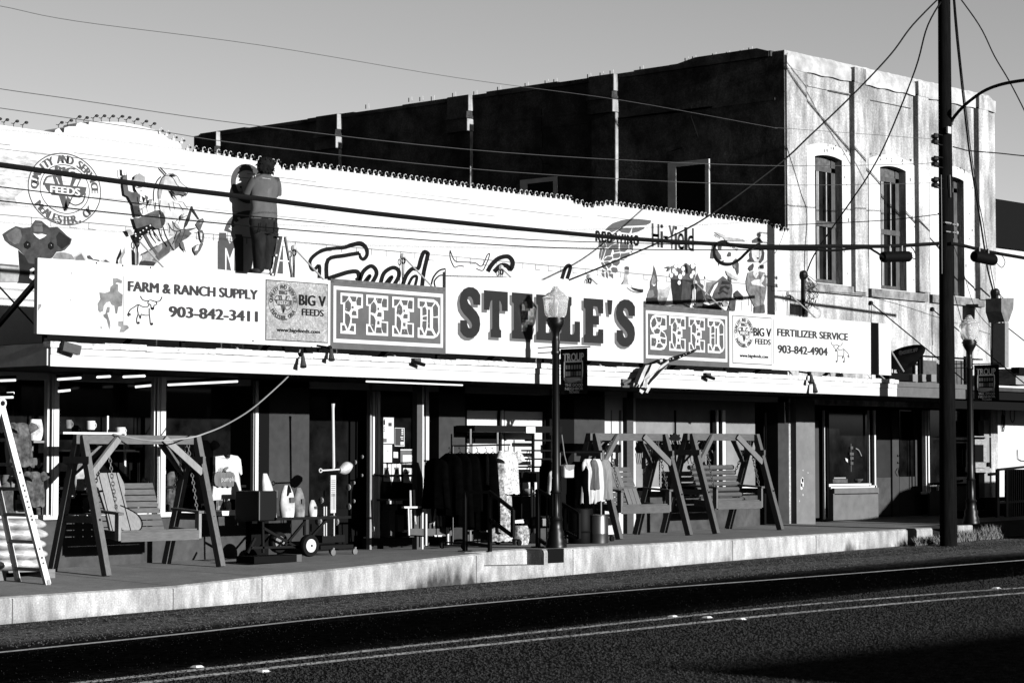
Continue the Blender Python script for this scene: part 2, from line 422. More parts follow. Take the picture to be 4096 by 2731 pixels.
# cheeks of the notch and its lower tread
for x in (NX0,NX1):
    t=ktop(x); mb.add([(x,24.0,t-.5),(x,24.36,t-.5),(x,24.36,t-.02),(x,24.05,t),(x,24.0,t-.055)],[(0,1,2,3,4)],KERB)
zt0=PY(1938,2263,YK)[2]; zt1=PY(2176,2258,YK)[2]
mb.add([(NX0,24.0,zt0),(NX1,24.0,zt1),(NX1,24.4,zt1),(NX0,24.4,zt0)],[(0,1,2,3)],CONC)
mb.add([(NX0,24.0,zt0-.4),(NX1,24.0,zt1-.4),(NX1,24.0,zt1),(NX0,24.0,zt0)],[(0,1,2,3)],KERB)
# end of the kerb and expansion joints
A=xsec(38.42,False); mb.add(A[:5]+[(38.42,24.62,-.4)],[tuple(range(6))],KERB)
for px in (51,693,1048,1905,2292,2930,3265):
    x=PY(px,2300,YK)[0]; t=ktop(x); b=zroad(x,24)
    mb.box((x-.006,23.996,b),(x+.006,24.02,t-.03),KERBD)
    mb.add([(x-.006,24.05,t+.003),(x+.006,24.05,t+.003),(x+.006,27.2,zside(x,27.2)+.003),(x-.006,27.2,zside(x,27.2)+.003)],[(0,1,2,3)],KERBD)
side=mb.build('pavement'); tag(side,kind='structure')
# far pavement beyond the pole, lower and unkept
mb=MB()
def zfar(x): return zkt(38.4)-.02+.012*(x-38.4)
mb.add([(38.42,24.9,zfar(38.4)),(60,24.9,zfar(60)),(60,30,zfar(60)),(38.42,30,zfar(38.4))],[(0,1,2,3)],CONC)
mb.add([(38.42,23.7,zroad(38.4,24)+.03),(60,23.2,zroad(60,24)+.03),(60,24.9,zfar(60)),(38.42,24.9,zfar(38.4))],[(0,1,2,3)],M('verge_soil',.02,.95,amp=.4,scale=4))
tag(mb.build('pavement_verge'),kind='structure')
# short length of old kerb beyond the pole
o_=PY(3850,2165,YK); mb=MB((o_[0],YK,zroad(o_[0],24)))
x0,x1=PY(3832,2150,YK)[0],PY(3893,2150,YK)[0]
mb.box((x0,YK,zroad(x0,24)-.05),(x1,YK+.25,PY(3850,2100,YK)[2]),KERB)
tag(mb.build('kerb_stub',bevel=.03),kind='structure')
# black patch on the kerb face
# dry grass by the pole foot
GRASS=M('dry_grass',.1,.9,amp=.35,scale=12)
mb=MB((38.3,23.8,zroad(38.3,24)))
for i in range(1500):
    px=rnd.choice([rnd.uniform(3660,3745),rnd.uniform(3720,3930),rnd.uniform(3790,3905),rnd.gauss(3960,25)])
    Yb=rnd.uniform(23.55,23.97); q=PY(px,2180,Yb); x=q[0]; z=zroad(x,24)+.02
    h=rnd.uniform(.05,.2)*(1.25 if px>3780 else .9)*(1.2 if px>3930 else 1); a=rnd.uniform(0,6.28); l=rnd.uniform(.02,.12); w=.007
    tip=(x+math.cos(a)*l,Yb+math.sin(a)*l,z+h)
    mb.add([(x-w,Yb,z),(x+w,Yb,z),((x+tip[0])/2+w*.6,(Yb+tip[1])/2,z+h*.6),tip],[(0,1,2,3)],GRASS)
tag(mb.build('dry_grass',fixn=False),kind='stuff',label='tuft of dry grass at the foot of the utility pole',cat='grass')
# reflective road studs
STUD=M('stud_reflector',.5,.3,amp=.1,scale=30); STUDB=M('stud_base',.05,.6)
first=None
for i,(px,py) in enumerate([(789,2669),(1054,2687),(2691,2467),(2829,2471),(2963,2478),(3985,2354)]):
    p=GR(px,py); lab=['nearest road stud, behind the double centre line at far left','road stud in front of the double centre line at left','first of three close road studs on centre line, behind it','middle of three close road studs between the centre lines','nearest of three close road studs in front of centre lines','farthest road stud beyond the centre line under the utility pole'][i]
    if first is None:
        t=thing('road_stud',lab,'road stud',p,'reflective studs along the centre line')
        b=MB(p); b.add([(p[0]-.06,p[1]-.055,p[2]),(p[0]+.06,p[1]-.055,p[2]),(p[0]+.06,p[1]+.055,p[2]),(p[0]-.06,p[1]+.055,p[2]),(p[0]-.035,p[1]-.025,p[2]+.024),(p[0]+.035,p[1]-.025,p[2]+.024),(p[0]+.035,p[1]+.025,p[2]+.024),(p[0]-.035,p[1]+.025,p[2]+.024)],[(4,5,6,7),(1,2,6,5),(2,3,7,6),(3,0,4,7),(0,1,5,4)],STUD); b.build('stud_body',t)
        b=MB(p); b.box((p[0]-.08,p[1]-.075,p[2]-.004),(p[0]+.08,p[1]+.075,p[2]+.005),STUDB); b.build('adhesive_pad',t)
        first=t
    else: dup(first,p,lab)
# ================================================================ the feed store (low building with the painted wall)
def PZ(px,py,z):
    d=ray(px,py); t=(z-HCAM)/d[2]; return (d[0]*t,d[1]*t,z)
def xw(px,py=1700,Y=YW): return PY(px,py,Y)[0]
def zw(px,py,Y=YW): return PY(px,py,Y)[2]
store=thing('feed_store','long low white feed store with painted upper wall and full length canopy','store building',(18.,YW,0))
SO=(18.,YW,0)
def part(name,mb,parent=store,**k): return mb.build(name,parent,**k)
BRICKW=M('white_painted_brick',.37,.8,amp=.06,scale=9,amp2=.05,scale2=.5,bump=.12)
top=[(-330,455),(0,500),(120,517),(218,531),(222,520),(236,512),(250,531),(256,531),(258,512),(275,506),(303,506),(308,494),(322,490),(341,494),(354,500),(357,487),(490,489),(560,503),(630,523),(632,537),(648,536),(664,545),(673,556),(690,561),(714,568),(724,578),(727,598),(752,602),(771,609),(778,606),(1000,640),(1091,659),(1120,661),(1127,679),(1183,683),(1184,672),(1233,677),(1235,668),(2000,768),(2292,803),(2295,815),(2329,819),(2333,829),(2375,832),(2376,824),(2415,826),(2416,819),(3024,893),(3080,900),(3081,911),(3116,916),(3117,924),(3157,928)]
tw=[PY(px,py,YW) for px,py in top]
out=[(p[0],p[2]) for p in tw]+[(tw[-1][0],2.62),(tw[0][0],2.62)]
mb=MB(SO); mb.prism(out,lambda x,z:(x,YW,z),lambda x,z:(x,YW+.32,z),BRICKW); part('painted_wall',mb)
XE=tw[-1][0]
mb=MB(SO); mb.box((14,YW+.32,5.35),(38.3,47,5.5),M('roof_membrane',.05,.9)); mb.box((14,46.7,0),(38.3,47,5.35),DARKIN); part('roof',mb)
# --- mortar joints that show on the wall
mort=M('mortar_grey',.12,.9,amp=.4,scale=3)
mb=MB(SO)
def zline(px,py): return PY(px,py,YW)[2]
def dash(x0,x1,z,w,prob=.75):
    x=x0
    while x<x1:
        l=rnd.uniform(.3,1.6)
        if rnd.random()<prob: mb.box((x,YW-.004,z-w/2+rnd.uniform(-.004,.004)),(min(x+l,x1),YW+.01,z+w/2),mort)
        x+=l
for (px,py,w,pr) in ((0,596,.012,.8),(0,576,.007,.4),(0,640,.007,.25),(0,858,.014,.97),(0,1036,.01,.3),(0,750,.008,.35),(0,700,.006,.2)):
    z=zline(px,py); dash(16,XE-.4,z,w,pr)
zc=zline(0,858); x=16.
while x<XE-.5:                                 # stepped row of header bricks
    if rnd.random()<.85:
        mb.box((x,YW-.004,zc-.1),(x+.012,YW+.01,zc),mort)
        if rnd.random()<.7: mb.box((x,YW-.004,zc-.1),(x+.13,YW+.01,zc-.09),mort)
    x+=.34
part('mortar_joint',mb)
worn=M('worn_brick',.3,.85,amp=.62,scale=2.2,st=(1,1,2.6),amp2=.3,scale2=9,st2=(1,1,3))
mb=MB(SO); 
decal(mb,[(-60,592),(60,596),(150,607),(200,612),(262,607),(220,622),(170,650),(140,690),(112,720),(100,760),(60,790),(70,820),(20,830),(-60,822)],YW-.0025,worn); part('worn_patch',mb)
# --- grey lower wall under the canopy: bulkheads, piers, display windows, doors
YG=27.8
PIER=M('pier_plaster',.026,.9,amp=.2,scale=6,amp2=.15,scale2=1.)
BULK=M('bulkhead_plaster',.04,.9,amp=.3,scale=5,amp2=.2,scale2=1.2)
CREAM=M('painted_panel',.13,.85,amp=.1,scale=4,amp2=.12,scale2=1)
BLIND=M('window_blind',.38,.8,amp=.08,scale=3)
zs=.66
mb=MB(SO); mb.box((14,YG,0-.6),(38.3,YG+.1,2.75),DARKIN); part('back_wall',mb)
mb=MB(SO); mb.box((14,YG-.02,zs),(xw(1470),YG-.01,2.68),GLASS); part('shop_window',mb)
mb=MB(SO); mb.box((14,YW+.1,-.5),(xw(1000,2200),YG,zs),BULK); mb.box((14,YW,zs-.05),(xw(1000,2200),YG,zs+.02),ALU); part('bulkhead',mb)
mb=MB(SO); mb.add([(14,YW-.28,zside(14,YW-.28)+.004),(xw(870,2240),YW-.28,zside(21.4,27)+.004),(xw(870,2240),YW+.12,zside(21.4,YW)+.004),(14,YW+.12,zside(14,YW)+.004)],[(0,1,2,3)],M('bulkhead_footing',.24,.9,amp=.25,scale=4)); part('footing',mb)
def pier(x0,x1,z0,z1,mat,y0=YW,name='pier'):
    mb=MB(SO); mb.box((x0,y0,z0),(x1,YG+.02,z1),mat); return part(name,mb)
pier(xw(1000,2200),xw(1077),-.4,2.72,DARKIN); pier(xw(1077),xw(1237),-.4,2.72,PIER); pier(xw(1756),xw(1860),-.3,2.72,PIER); pier(xw(2297),xw(2419),-.3,2.72,PIER)  # the near-black block stands for interior shade
pier(xw(2508),xw(2534),-.3,2.72,M('brown_brick',.045,.9,amp=.2,scale=4,st=(1,1,14)))
for a,b in ((186,194),(205,210),(213,233),(613,617),(626,631),(634,637),(641,660),(1010,1014),(1019,1031),(1477,1485),(1692,1697),(1701,1713)):
    mb=MB(SO); wide=(b-a)>10
    mb.box((xw(a),YW-.02,-.1 if a>1400 else zs),(xw(b),YW+.06,2.7),ALU if wide or a<1000 else ALUD); part('window_mullion',mb)
# the shop door, held between aluminium jambs, with notices taped to the glass
dr=MB(SO); Yd=YW+.12
for a,b in ((1504,1511),(1515,1519),(1523,1533)): dr.box((xw(a),Yd-.05,.02),(xw(b),Yd+.04,2.6),ALU)
door=part('shop_door',dr)
dd=MB(SO); dd.box((xw(1535),Yd+.02,.25),(xw(1690),Yd+.03,2.6),GLASS); dd.build('door_glass',door)
dd=MB(SO); dd.box((xw(1480),Yd-.1,-.1),(xw(1690),Yd+.05,PY(1600,2147,Yd)[2]),M('threshold',.012,.8)); dd.build('threshold',door)
dd=MB(SO); dd.tube([PY(1481,1900,Yd-.1),PY(1690,1899,Yd-.1)],.012,BLKMET); dd.build('push_bar',door)
def notice(name,px0,py0,px1,py1,mat,extra=None,lab=None):
    mb=MB(SO); decal(mb,[(px0,py0),(px1,py0+1),(px1,py1+1),(px0,py1)],Yd+.005,mat)
    if extra: extra(mb)
    o=mb.build(name,door)
    if lab: o['label']=lab
PAPER=M('paper',.38,.8)
pg=paint(.06); pd=paint(.012); pm=paint(.12)
notice('notice',1534,1668,1575,1773,PAPER,lambda m:(decal(m,[(1554,1690),(1567,1690),(1567,1704),(1554,1704)],Yd,pd),decal(m,[(1535,1753),(1547,1753),(1547,1768),(1535,1768)],Yd,pg),decal(m,[(1537,1674),(1539,1674),(1539,1680),(1537,1680)],Yd,pd)))
notice('notice',1534,1777,1568,1848,PAPER,lambda m:(decal(m,[(1556,1826),(1558,1826),(1558,1828),(1556,1828)],Yd,pd),decal(m,[(1551,1799),(1553,1799),(1553,1806),(1551,1806)],Yd,pd),decal(m,[(1538,1792),(1562,1792),(1562,1793),(1538,1793)],Yd,pm)))
notice('notice',1534,1853,1565,1925,PAPER,lambda m:(decal(m,[(1537,1869),(1556,1869),(1545,1908),(1537,1908)],Yd,pg),decal(m,[(1537,1906),(1556,1906),(1556,1908),(1537,1908)],Yd,pd)))
notice('notice',1567,1853,1604,1925,PAPER,lambda m:decal(m,[(1576,1868),(1596,1868),(1596,1908),(1586,1908)],Yd,pg))
notice('notice',1574,1806,1592,1830,PAPER)
def hours(m):
    decal(m,[(1581,1712),(1617,1713),(1617,1782),(1581,1781)],Yd,pd)
    text(m,'YES',xw(1606,1700,Yd),xw(1612,1700,Yd),PY(1609,1736,Yd)[2],PY(1609,1718,Yd)[2],Yd-.004,PAPER); decal(m,[(1600,1768),(1615,1768),(1615,1780),(1600,1780)],Yd-.004,PAPER)
def hours(m):
    decal(m,[(1581,1712),(1616,1713),(1616,1782),(1581,1781)],Yd,pd)
    for a,b,c,d in ((1606,1716,1613,1722),(1606,1725,1613,1731),(1606,1734,1613,1738),(1602,1746,1613,1750),(1604,1754,1613,1757),(1602,1766,1615,1779)): decal(m,[(a,b),(c,b),(c,d),(a,d)],Yd-.004,PAPER)
notice('hours_plaque',1579,1710,1618,1784,PAPER,hours)
notice('notice',1602,1796,1650,1857,pg,lambda m:(decal(m,[(1611,1819),(1649,1819),(1649,1855),(1611,1855)],Yd,PAPER),decal(m,[(1602,1796),(1650,1796),(1650,1800),(1602,1800)],Yd,PAPER)))
notice('notice',1613,1871,1649,1930,PAPER,lambda m:(decal(m,[(1617,1892),(1640,1884),(1634,1895),(1620,1899)],Yd,pd),decal(m,[(1625,1880),(1638,1878),(1638,1888),(1625,1889)],Yd,pm)))
mb=MB(SO)
for s,py in (('1',1680),('5',1707)): text(mb,s,xw(1525,py,Yd),xw(1531,py,Yd),PY(1528,py+19,Yd)[2],PY(1528,py,Yd)[2],Yd-.056,INK)
mb.build('street_number',door)
# bright windows with blinds, right of the door
def sheet(name,rects,mat,Y,par=store):
    for a,b,c,d in rects:
        mb=MB(SO); p,q=PY(a,b,Y),PY(c,d,Y); mb.box((p[0],Y,p[2]),(q[0],Y+.04,q[2]),mat); o=mb.build(name,par)
    return o
sheet('window_blind',[(1862,1640,2178,1990)],BLIND,YW+.16); 
sheet('window_frame',[(1862,1640,1868,2000),(1997,1640,2003,1990),(2010,1640,2018,1990),(2178,1640,2199,2000),(1862,1740,2014,1772)],DARKIN,YW+.1)
sheet('window_mullion',[(2008,1640,2015,1990)],ALU,YW+.05)
pier(xw(1860),xw(2199),-.3,zw(2000,1990),BULK,YW+.02,'bulkhead'); pier(xw(2199),xw(2297),-.3,2.72,DARKIN)
# white side door
sd=MB(SO); Y2=YW+.1; sd.box((xw(2419),Y2,.02),(xw(2508),Y2+.05,2.72),WHITE); sd.box((xw(2534),Y2,.02),(xw(2559),Y2+.05,2.72),WHITE); sided=part('side_door',sd)
mb=MB(SO); 
for a,b,c,d in ((2443,1640,2446,1880),(2475,1640,2484,1880),(2446,1872,2484,1880),(2500,1640,2502,2130)): 
    p,q=PY(a,b,Y2),PY(c,d,Y2); mb.box((p[0],Y2-.012,p[2]),(q[0],Y2+.01,q[2]),pg)
mb.build('door_moulding',sided)
pier(xw(2559),xw(3036),zw(2700,1946,YW+.1),2.72,CREAM,YW+.1,'panelled_window'); pier(xw(2559),xw(3040,2100),-.3,zw(2800,1985),BULK,YW,'bulkhead')
sheet('window_sill',[(2600,1947,2640,1985),(2940,1947,3030,1972)],ALU,YW-.03)
for a,b in ((2867,2875),(2890,2903)): sheet('window_mullion',[(a,1640,b,1950)],ALU,YW+.0)
sheet('window_mullion',[(2703,1640,2706,1950),(2850,1640,2862,1950),(2879,1640,2884,1950)],DARKIN,YW+.03)
pier(xw(3040),xw(3112),-.3,2.72,DARKIN,YW+.3); sheet('window_mullion',[(3065,1650,3068,1960)],ALUD,YW+.2)
pier(xw(3112),38.33,-.3,2.72,PIER)
# --- canopy over the pavement
FX0,FX1=18.13,38.17
FASC=M('fascia_white',.37,.75,amp=.05,scale=5,amp2=.06,scale2=.6)
mb=MB(SO)
mb.box((FX0,YFA,2.69),(FX1,YFA+.05,2.84),FASC); mb.box((FX0,YFA-.008,2.845),(FX1,YFA+.05,2.93),FASC)
canopy=mb.build('canopy',store)
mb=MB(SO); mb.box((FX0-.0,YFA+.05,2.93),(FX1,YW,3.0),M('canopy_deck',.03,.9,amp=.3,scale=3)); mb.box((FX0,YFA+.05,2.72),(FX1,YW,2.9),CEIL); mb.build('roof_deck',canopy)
mb=MB(SO); mb.box((FX0-.02,YFA+.05,2.7),(FX0,YW,2.99),M('canopy_end_board',.34,.9,amp=.2,scale=4)); mb.build('end_board',canopy)
EDGE=M('weathered_drip_edge',.42,.85,amp=.55,scale=11,st=(1,1,1.6),amp2=.2,scale2=2.)
mb=MB(SO); x=FX0-.03
while x<FX1:                                   # uneven metal drip edge along the top
    l=rnd.uniform(.25,.8); e=min(x+l,FX1); dz=rnd.uniform(-.012,.012)
    mb.box((x,YFA-.035-rnd.uniform(0,.01),2.935+dz*.5),(e,YFA+.12,3.01+dz),EDGE); x=e
mb.build('drip_edge',canopy)
# --- tie rods from eye hooks on the wall down to the canopy edge
HOOK=M('hook_iron',.3,.6,amp=.3,scale=20); ROD=M('tie_rod_steel',.3,.55)
for px,py in ((545,962),(1172,998),(1608,1031),(2000,1076),(2352,1112),(2775,1135),(3150,1179)):
    a=PY(px,py,YW); mb=MB(SO); b=(a[0]+.05,25.0,3.02)
    mb.tube([(a[0],YW-.03,a[2]+.02),b],.014,ROD,6); r=mb.build('tie_rod',canopy)
    mb=MB(SO); mb.sphere((a[0],YW-.02,a[2]+.02),(.05,.06,.055),HOOK,8,6); mb.tube([(a[0]-.05,YW-.1,a[2]-.02),(a[0]-.05,YW-.08,a[2]-.75)],.008,WIRE,5)
    mb.tube([(a[0]-.06+.035*math.cos(t),YW-.1,a[2]-.06+.05*math.sin(t)) for t in [k*math.pi/5 for k in range(10)]],.01,WIRE,5,closed=True); mb.build('eye_hook',r)
# sign braces at the left end
mb=MB(SO)
mb.bar(PY(150,1118,25.0),PY(-20,1315,26.6),.05,.07,BLACK); mb.bar((18.35,25.05,3.0),(18.35,25.05,4.05),.05,.05,BLACK)
mb.build('sign_brace',canopy); mb=MB(SO); mb.bar(PY(-20,1128,26.2),PY(147,1308,25.6),.02,.02,BLACK); mb.build('guy_rod',canopy)
for x in (20.6,23.2,25.7,28.2,30.7,33.1,35.7,38.0):
    mb=MB(SO); mb.bar((x,24.95,3.0),(x,24.95,4.0),.06,.05,BLACK); mb.bar((x,24.98,3.9),(x,26.4,3.0),.05,.05,BLACK); mb.build('sign_brace',canopy)
# ================================================================ fluorescent fixtures under the canopy (lit tubes)
k=0
first=None
for (a,b,c,d,lab) in ((1465,1525,1850,1540,'long lit fluorescent tube running behind the canopy edge above the shop door'),
  (672,1539,950,1525,'lit fluorescent tube under canopy above the first swing and T-shirt'),
  (232,1517,322,1511,'lit tube under the canopy left end, upper of two stacked'),(232,1565,282,1560,'short lit tube under the canopy left end, lower of two stacked'),
  (389,1508,440,1505,'short lit tube right under the canopy edge above swing beam'),(494,1507,578,1503,'faint lit tube just under canopy edge left of the tie rod'),
  (541,1547,604,1541,'short lit tube deep under the canopy above the swing'),(-20,1523,63,1520,'lit tube at the left picture edge, topmost of three'),
  (28,1573,56,1571,'very short lit tube at the left picture edge, middle of three'),(-20,1590,53,1588,'lit tube at the left picture edge, lowest of three')):
    zz=2.655
    if k==0: p,q=PY(a,b,25.05),PY(c,d,25.05)
    else:
        p,q=PZ(a,b,2.62),PZ(c,d,2.62)
        if p[1]>27.6 or q[1]>27.6: p,q=PY(a,b,27.0),PY(c,d,26.9)
    m_=((p[0]+q[0])/2,(p[1]+q[1])/2,(p[2]+q[2])/2)
    t=thing('fluorescent_light',lab,'light',m_,'fluorescent lights under the canopy')
    mb=MB(m_); mb.tube([p,q],.016 if k else .012,TUBE,8); mb.build('tube',t)
    mb=MB(m_); e=Vector(q)-Vector(p)
    mb.bar(Vector(p)+Vector((0,0,.05)),Vector(q)+Vector((0,0,.05)),.07,.03,CEIL); mb.build('housing',t); k+=1
# ================================================================ stucco two-storey building
YB=27.36
BX0=38.345; BX1=46.62
sb=thing('stucco_building','tall stained stucco building with three arched windows and dark side wall','building',(BX0,YB,0))
BO=(BX0,YB,0)
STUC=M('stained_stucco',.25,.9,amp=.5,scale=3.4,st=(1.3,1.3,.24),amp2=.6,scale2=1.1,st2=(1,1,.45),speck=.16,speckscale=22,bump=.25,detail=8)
STUCD=M('side_stucco_shade',.042,.95,amp=.75,scale=1.6,amp2=.75,scale2=.42,speck=.25,speckscale=30,bump=.25)  # front stucco darkened for this side: its shade is put into the colour
STUCP=M('pilaster_strip',.1,.9,amp=.3,scale=4,st=(1,1,.3))
COPE=M('coping_stucco',.28,.9,amp=.25,scale=5,amp2=.25,scale2=1.4)
ZT=9.82
# front wall as a polygon with window openings
wins=[]   # (x0,x1,z0,z1 crown) openings from the picture
for (a,b,t,bt) in ((3255,3362,1204-.0,1140),(3515,3618,1245,1168),(3775,3858,1300,1180)): pass
def fx(px,py): return PY(px,py,YB)
W=[(fx(3256,640)[0],fx(3365,660)[0]),(fx(3517,690)[0],fx(3620,700)[0])]
dw=W[1][0]-W[0][0]; ww=W[0][1]-W[0][0]
W.append((W[1][0]+dw*.99,W[1][0]+dw*.99+ww))
zb=fx(3265,1130)[2]; zt=fx(3256,625)[2]
def arch(x0,x1,z0,z1,r,n=8):   # segment-arched opening outline
    P=[(x0,z0),(x1,z0)]
    for i in range(n+1):
        u=i/n; P.append((x1+(x0-x1)*u, z1+r*4*u*(1-u)))
    return P
outer=[(BX0,-.4),(BX1,-.4),(BX1,ZT-.12),(BX1-.25,ZT),(BX0+.2,ZT),(BX0,ZT)]
holes=[arch(x0,x1,zb,zt,.06)[::-1] for x0,x1 in W]
# ground floor: opening for the recessed shopfront
gx0,gx1=fx(3240,1800)[0],BX1-.3
holes.append([(gx0,-.35),(gx0,2.6),(gx1,2.6),(gx1,-.35)])
mb=MB(BO); mb.prism([outer]+holes,lambda x,z:(x,YB,z),lambda x,z:(x,YB+.28,z),STUC); front=mb.build('front_wall',sb)
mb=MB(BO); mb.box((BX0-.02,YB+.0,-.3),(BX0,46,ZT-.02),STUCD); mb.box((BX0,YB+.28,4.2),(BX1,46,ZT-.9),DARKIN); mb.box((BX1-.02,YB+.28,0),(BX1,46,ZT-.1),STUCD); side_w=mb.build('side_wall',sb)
# coping, rounded at the front corner
mb=MB(BO)
P_=[(BX0,ZT-.36)]; x=BX0
cxs=[BX0+(BX1-.05-BX0)*k/60 for k in range(61)]
topc=[ZT-.1+.1*min(1,(x-BX0+.02)/.25)+rnd.uniform(-.014,.014)-.1*max(0,(x-(BX1-.5))/.45) for x in cxs]
rr=[[(x,YB-.06,ZT-.38+.012*math.sin(x*9)),(x,YB-.065,ZT-.12),(x,YB-.0,t),(x,YB+.3,t),(x,YB+.3,ZT-.38)] for x,t in zip(cxs,topc)]
mb.loft(rr,COPE)
mb.build('front_coping',sb)
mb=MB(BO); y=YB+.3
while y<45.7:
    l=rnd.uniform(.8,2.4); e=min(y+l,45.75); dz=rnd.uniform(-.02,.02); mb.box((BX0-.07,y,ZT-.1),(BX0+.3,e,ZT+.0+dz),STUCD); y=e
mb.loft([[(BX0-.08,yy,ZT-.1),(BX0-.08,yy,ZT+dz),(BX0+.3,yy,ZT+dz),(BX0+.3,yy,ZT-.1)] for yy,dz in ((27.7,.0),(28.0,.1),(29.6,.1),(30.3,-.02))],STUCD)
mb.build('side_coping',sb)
# small barbs along the side parapet
mb=MB(BO); LMET=M('pale_metal',.4,.6)
for px,py in ((2995,205),(2960,215),(2905,222),(2850,228),(2770,240),(2740,246),(2560,280),(2440,296),(2400,304),(2350,310),(2215,330),(2180,335),(2100,345),(1990,360),(1895,378),(1810,384),(1725,398),(1679,400),(1635,403),(1463,430)):
    p=PX(px,py+6,BX0); mb.tube([p,(p[0],p[1],p[2]+.1)],.012,WIRE,5); mb.tube([(p[0]+.05,p[1]-.06,p[2]),(p[0]+.05,p[1]-.05,p[2]+.13)],.006,LMET,5)
mb.build('parapet_spike',sb)
# pilasters on the side wall: cap, neck and shaft, street faces in a paler copy where the sun falls
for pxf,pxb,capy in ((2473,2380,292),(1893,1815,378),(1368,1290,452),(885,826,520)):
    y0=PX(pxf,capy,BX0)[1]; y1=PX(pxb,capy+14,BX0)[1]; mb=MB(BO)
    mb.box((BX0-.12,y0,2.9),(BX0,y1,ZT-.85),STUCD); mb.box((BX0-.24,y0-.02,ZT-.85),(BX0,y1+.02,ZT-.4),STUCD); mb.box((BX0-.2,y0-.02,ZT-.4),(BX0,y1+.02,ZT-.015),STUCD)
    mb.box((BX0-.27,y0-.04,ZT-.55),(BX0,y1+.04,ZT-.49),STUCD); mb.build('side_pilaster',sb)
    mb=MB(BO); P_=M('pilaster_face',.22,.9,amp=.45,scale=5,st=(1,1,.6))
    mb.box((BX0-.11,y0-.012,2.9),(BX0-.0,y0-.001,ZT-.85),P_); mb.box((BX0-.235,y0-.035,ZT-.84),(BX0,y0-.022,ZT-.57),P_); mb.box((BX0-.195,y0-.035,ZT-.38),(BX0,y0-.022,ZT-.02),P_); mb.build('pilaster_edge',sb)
# side windows
SF=M('side_window_frame',.36,.85,amp=.15,scale=4)
for a,b,c in ((2678,2842,654),(2087,2233,722)):
    p=PX(a,c,BX0); q=PX(b,c-14,BX0); y1,y0=p[1],q[1]; zt_=p[2]; mb=MB(BO)
    mb.box((BX0-.05,y0+.1,2.9),(BX0-.03,y1-.1,zt_-.1),BLACK); mb.build('side_window',sb)
    mb=MB(BO); mb.box((BX0-.06,y1-.22,2.9),(BX0-.02,y1,zt_),SF); mb.box((BX0-.06,y0,2.9),(BX0-.02,y0+.1,zt_),SF); mb.box((BX0-.06,y0+.1,zt_-.1),(BX0-.02,y1-.22,zt_),SF); mb.build('side_window_frame',sb)
# cracks in the side stucco
mb=MB(BO); CR=M('crack',.004,.95)
for pts in (Zm(2000,400,2.2402,[(370,80),(372,280),(383,300),(380,425),(352,435),(352,500),(385,560),(385,670)]),Zm(2000,400,2.2402,[(1715,60),(1715,160),(1730,200),(1760,290),(1775,330)]),Zm(2000,400,2.2402,[(390,570),(440,570),(465,600)]),Zm(2000,400,2.2402,[(1530,460),(1590,440),(1640,425)])):
    q=[PX(*p,BX0-.024) for p in pts]; mb.tube([(BX0-.024,a[1],a[2]) for a in q],.009,CR,4)
for (px0,py0,px1,py1) in ((2000,530,2850,430),(2050,480,2300,452),(2460,480,3100,395)):
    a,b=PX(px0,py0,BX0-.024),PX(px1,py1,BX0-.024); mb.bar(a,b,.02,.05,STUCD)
mb.build('wall_crack',sb)
# front pilaster strips: left faces stand in shade
for px,pt in ((3405,300),(3660,340),(3902,400)):
    x=fx(px,700)[0]; mb=MB(BO); zb2=fx(px+18,1170)[2] if px<3900 else fx(3916,1200)[2]
    mb.box((x-.06,YB-.14,zb2),(x+.36,YB,ZT-.34),STUC); mb.box((x-.06,YB-.155,ZT-.4),(x+.37,YB+.0,ZT-.07),STUC); mb.build('front_pilaster',sb,bevel=.015)
mb=MB(BO); mb.box((BX0+.003,YB-.05,4.6),(fx(3220,500)[0],YB,ZT-.36),STUC); mb.build('corner_pilaster',sb)
# ledge courses and stained blotches
mb=MB(BO); DST=M('dark_stain',.05,.95,amp=.6,scale=9)
mb.box((fx(3225,360)[0],YB-.03,fx(3225,345)[2]),(fx(3400,400)[0],YB,fx(3225,340)[2]),STUC); mb.box((fx(3310,363)[0],YB-.035,fx(3310,366)[2]),(fx(3392,370)[0],YB-.001,fx(3310,360)[2]),DST)
mb.box((fx(3480,400)[0],YB-.02,fx(3480,403)[2]),(fx(3640,400)[0],YB,fx(3480,400)[2]),DST)
mb.build('ledge_course',sb)
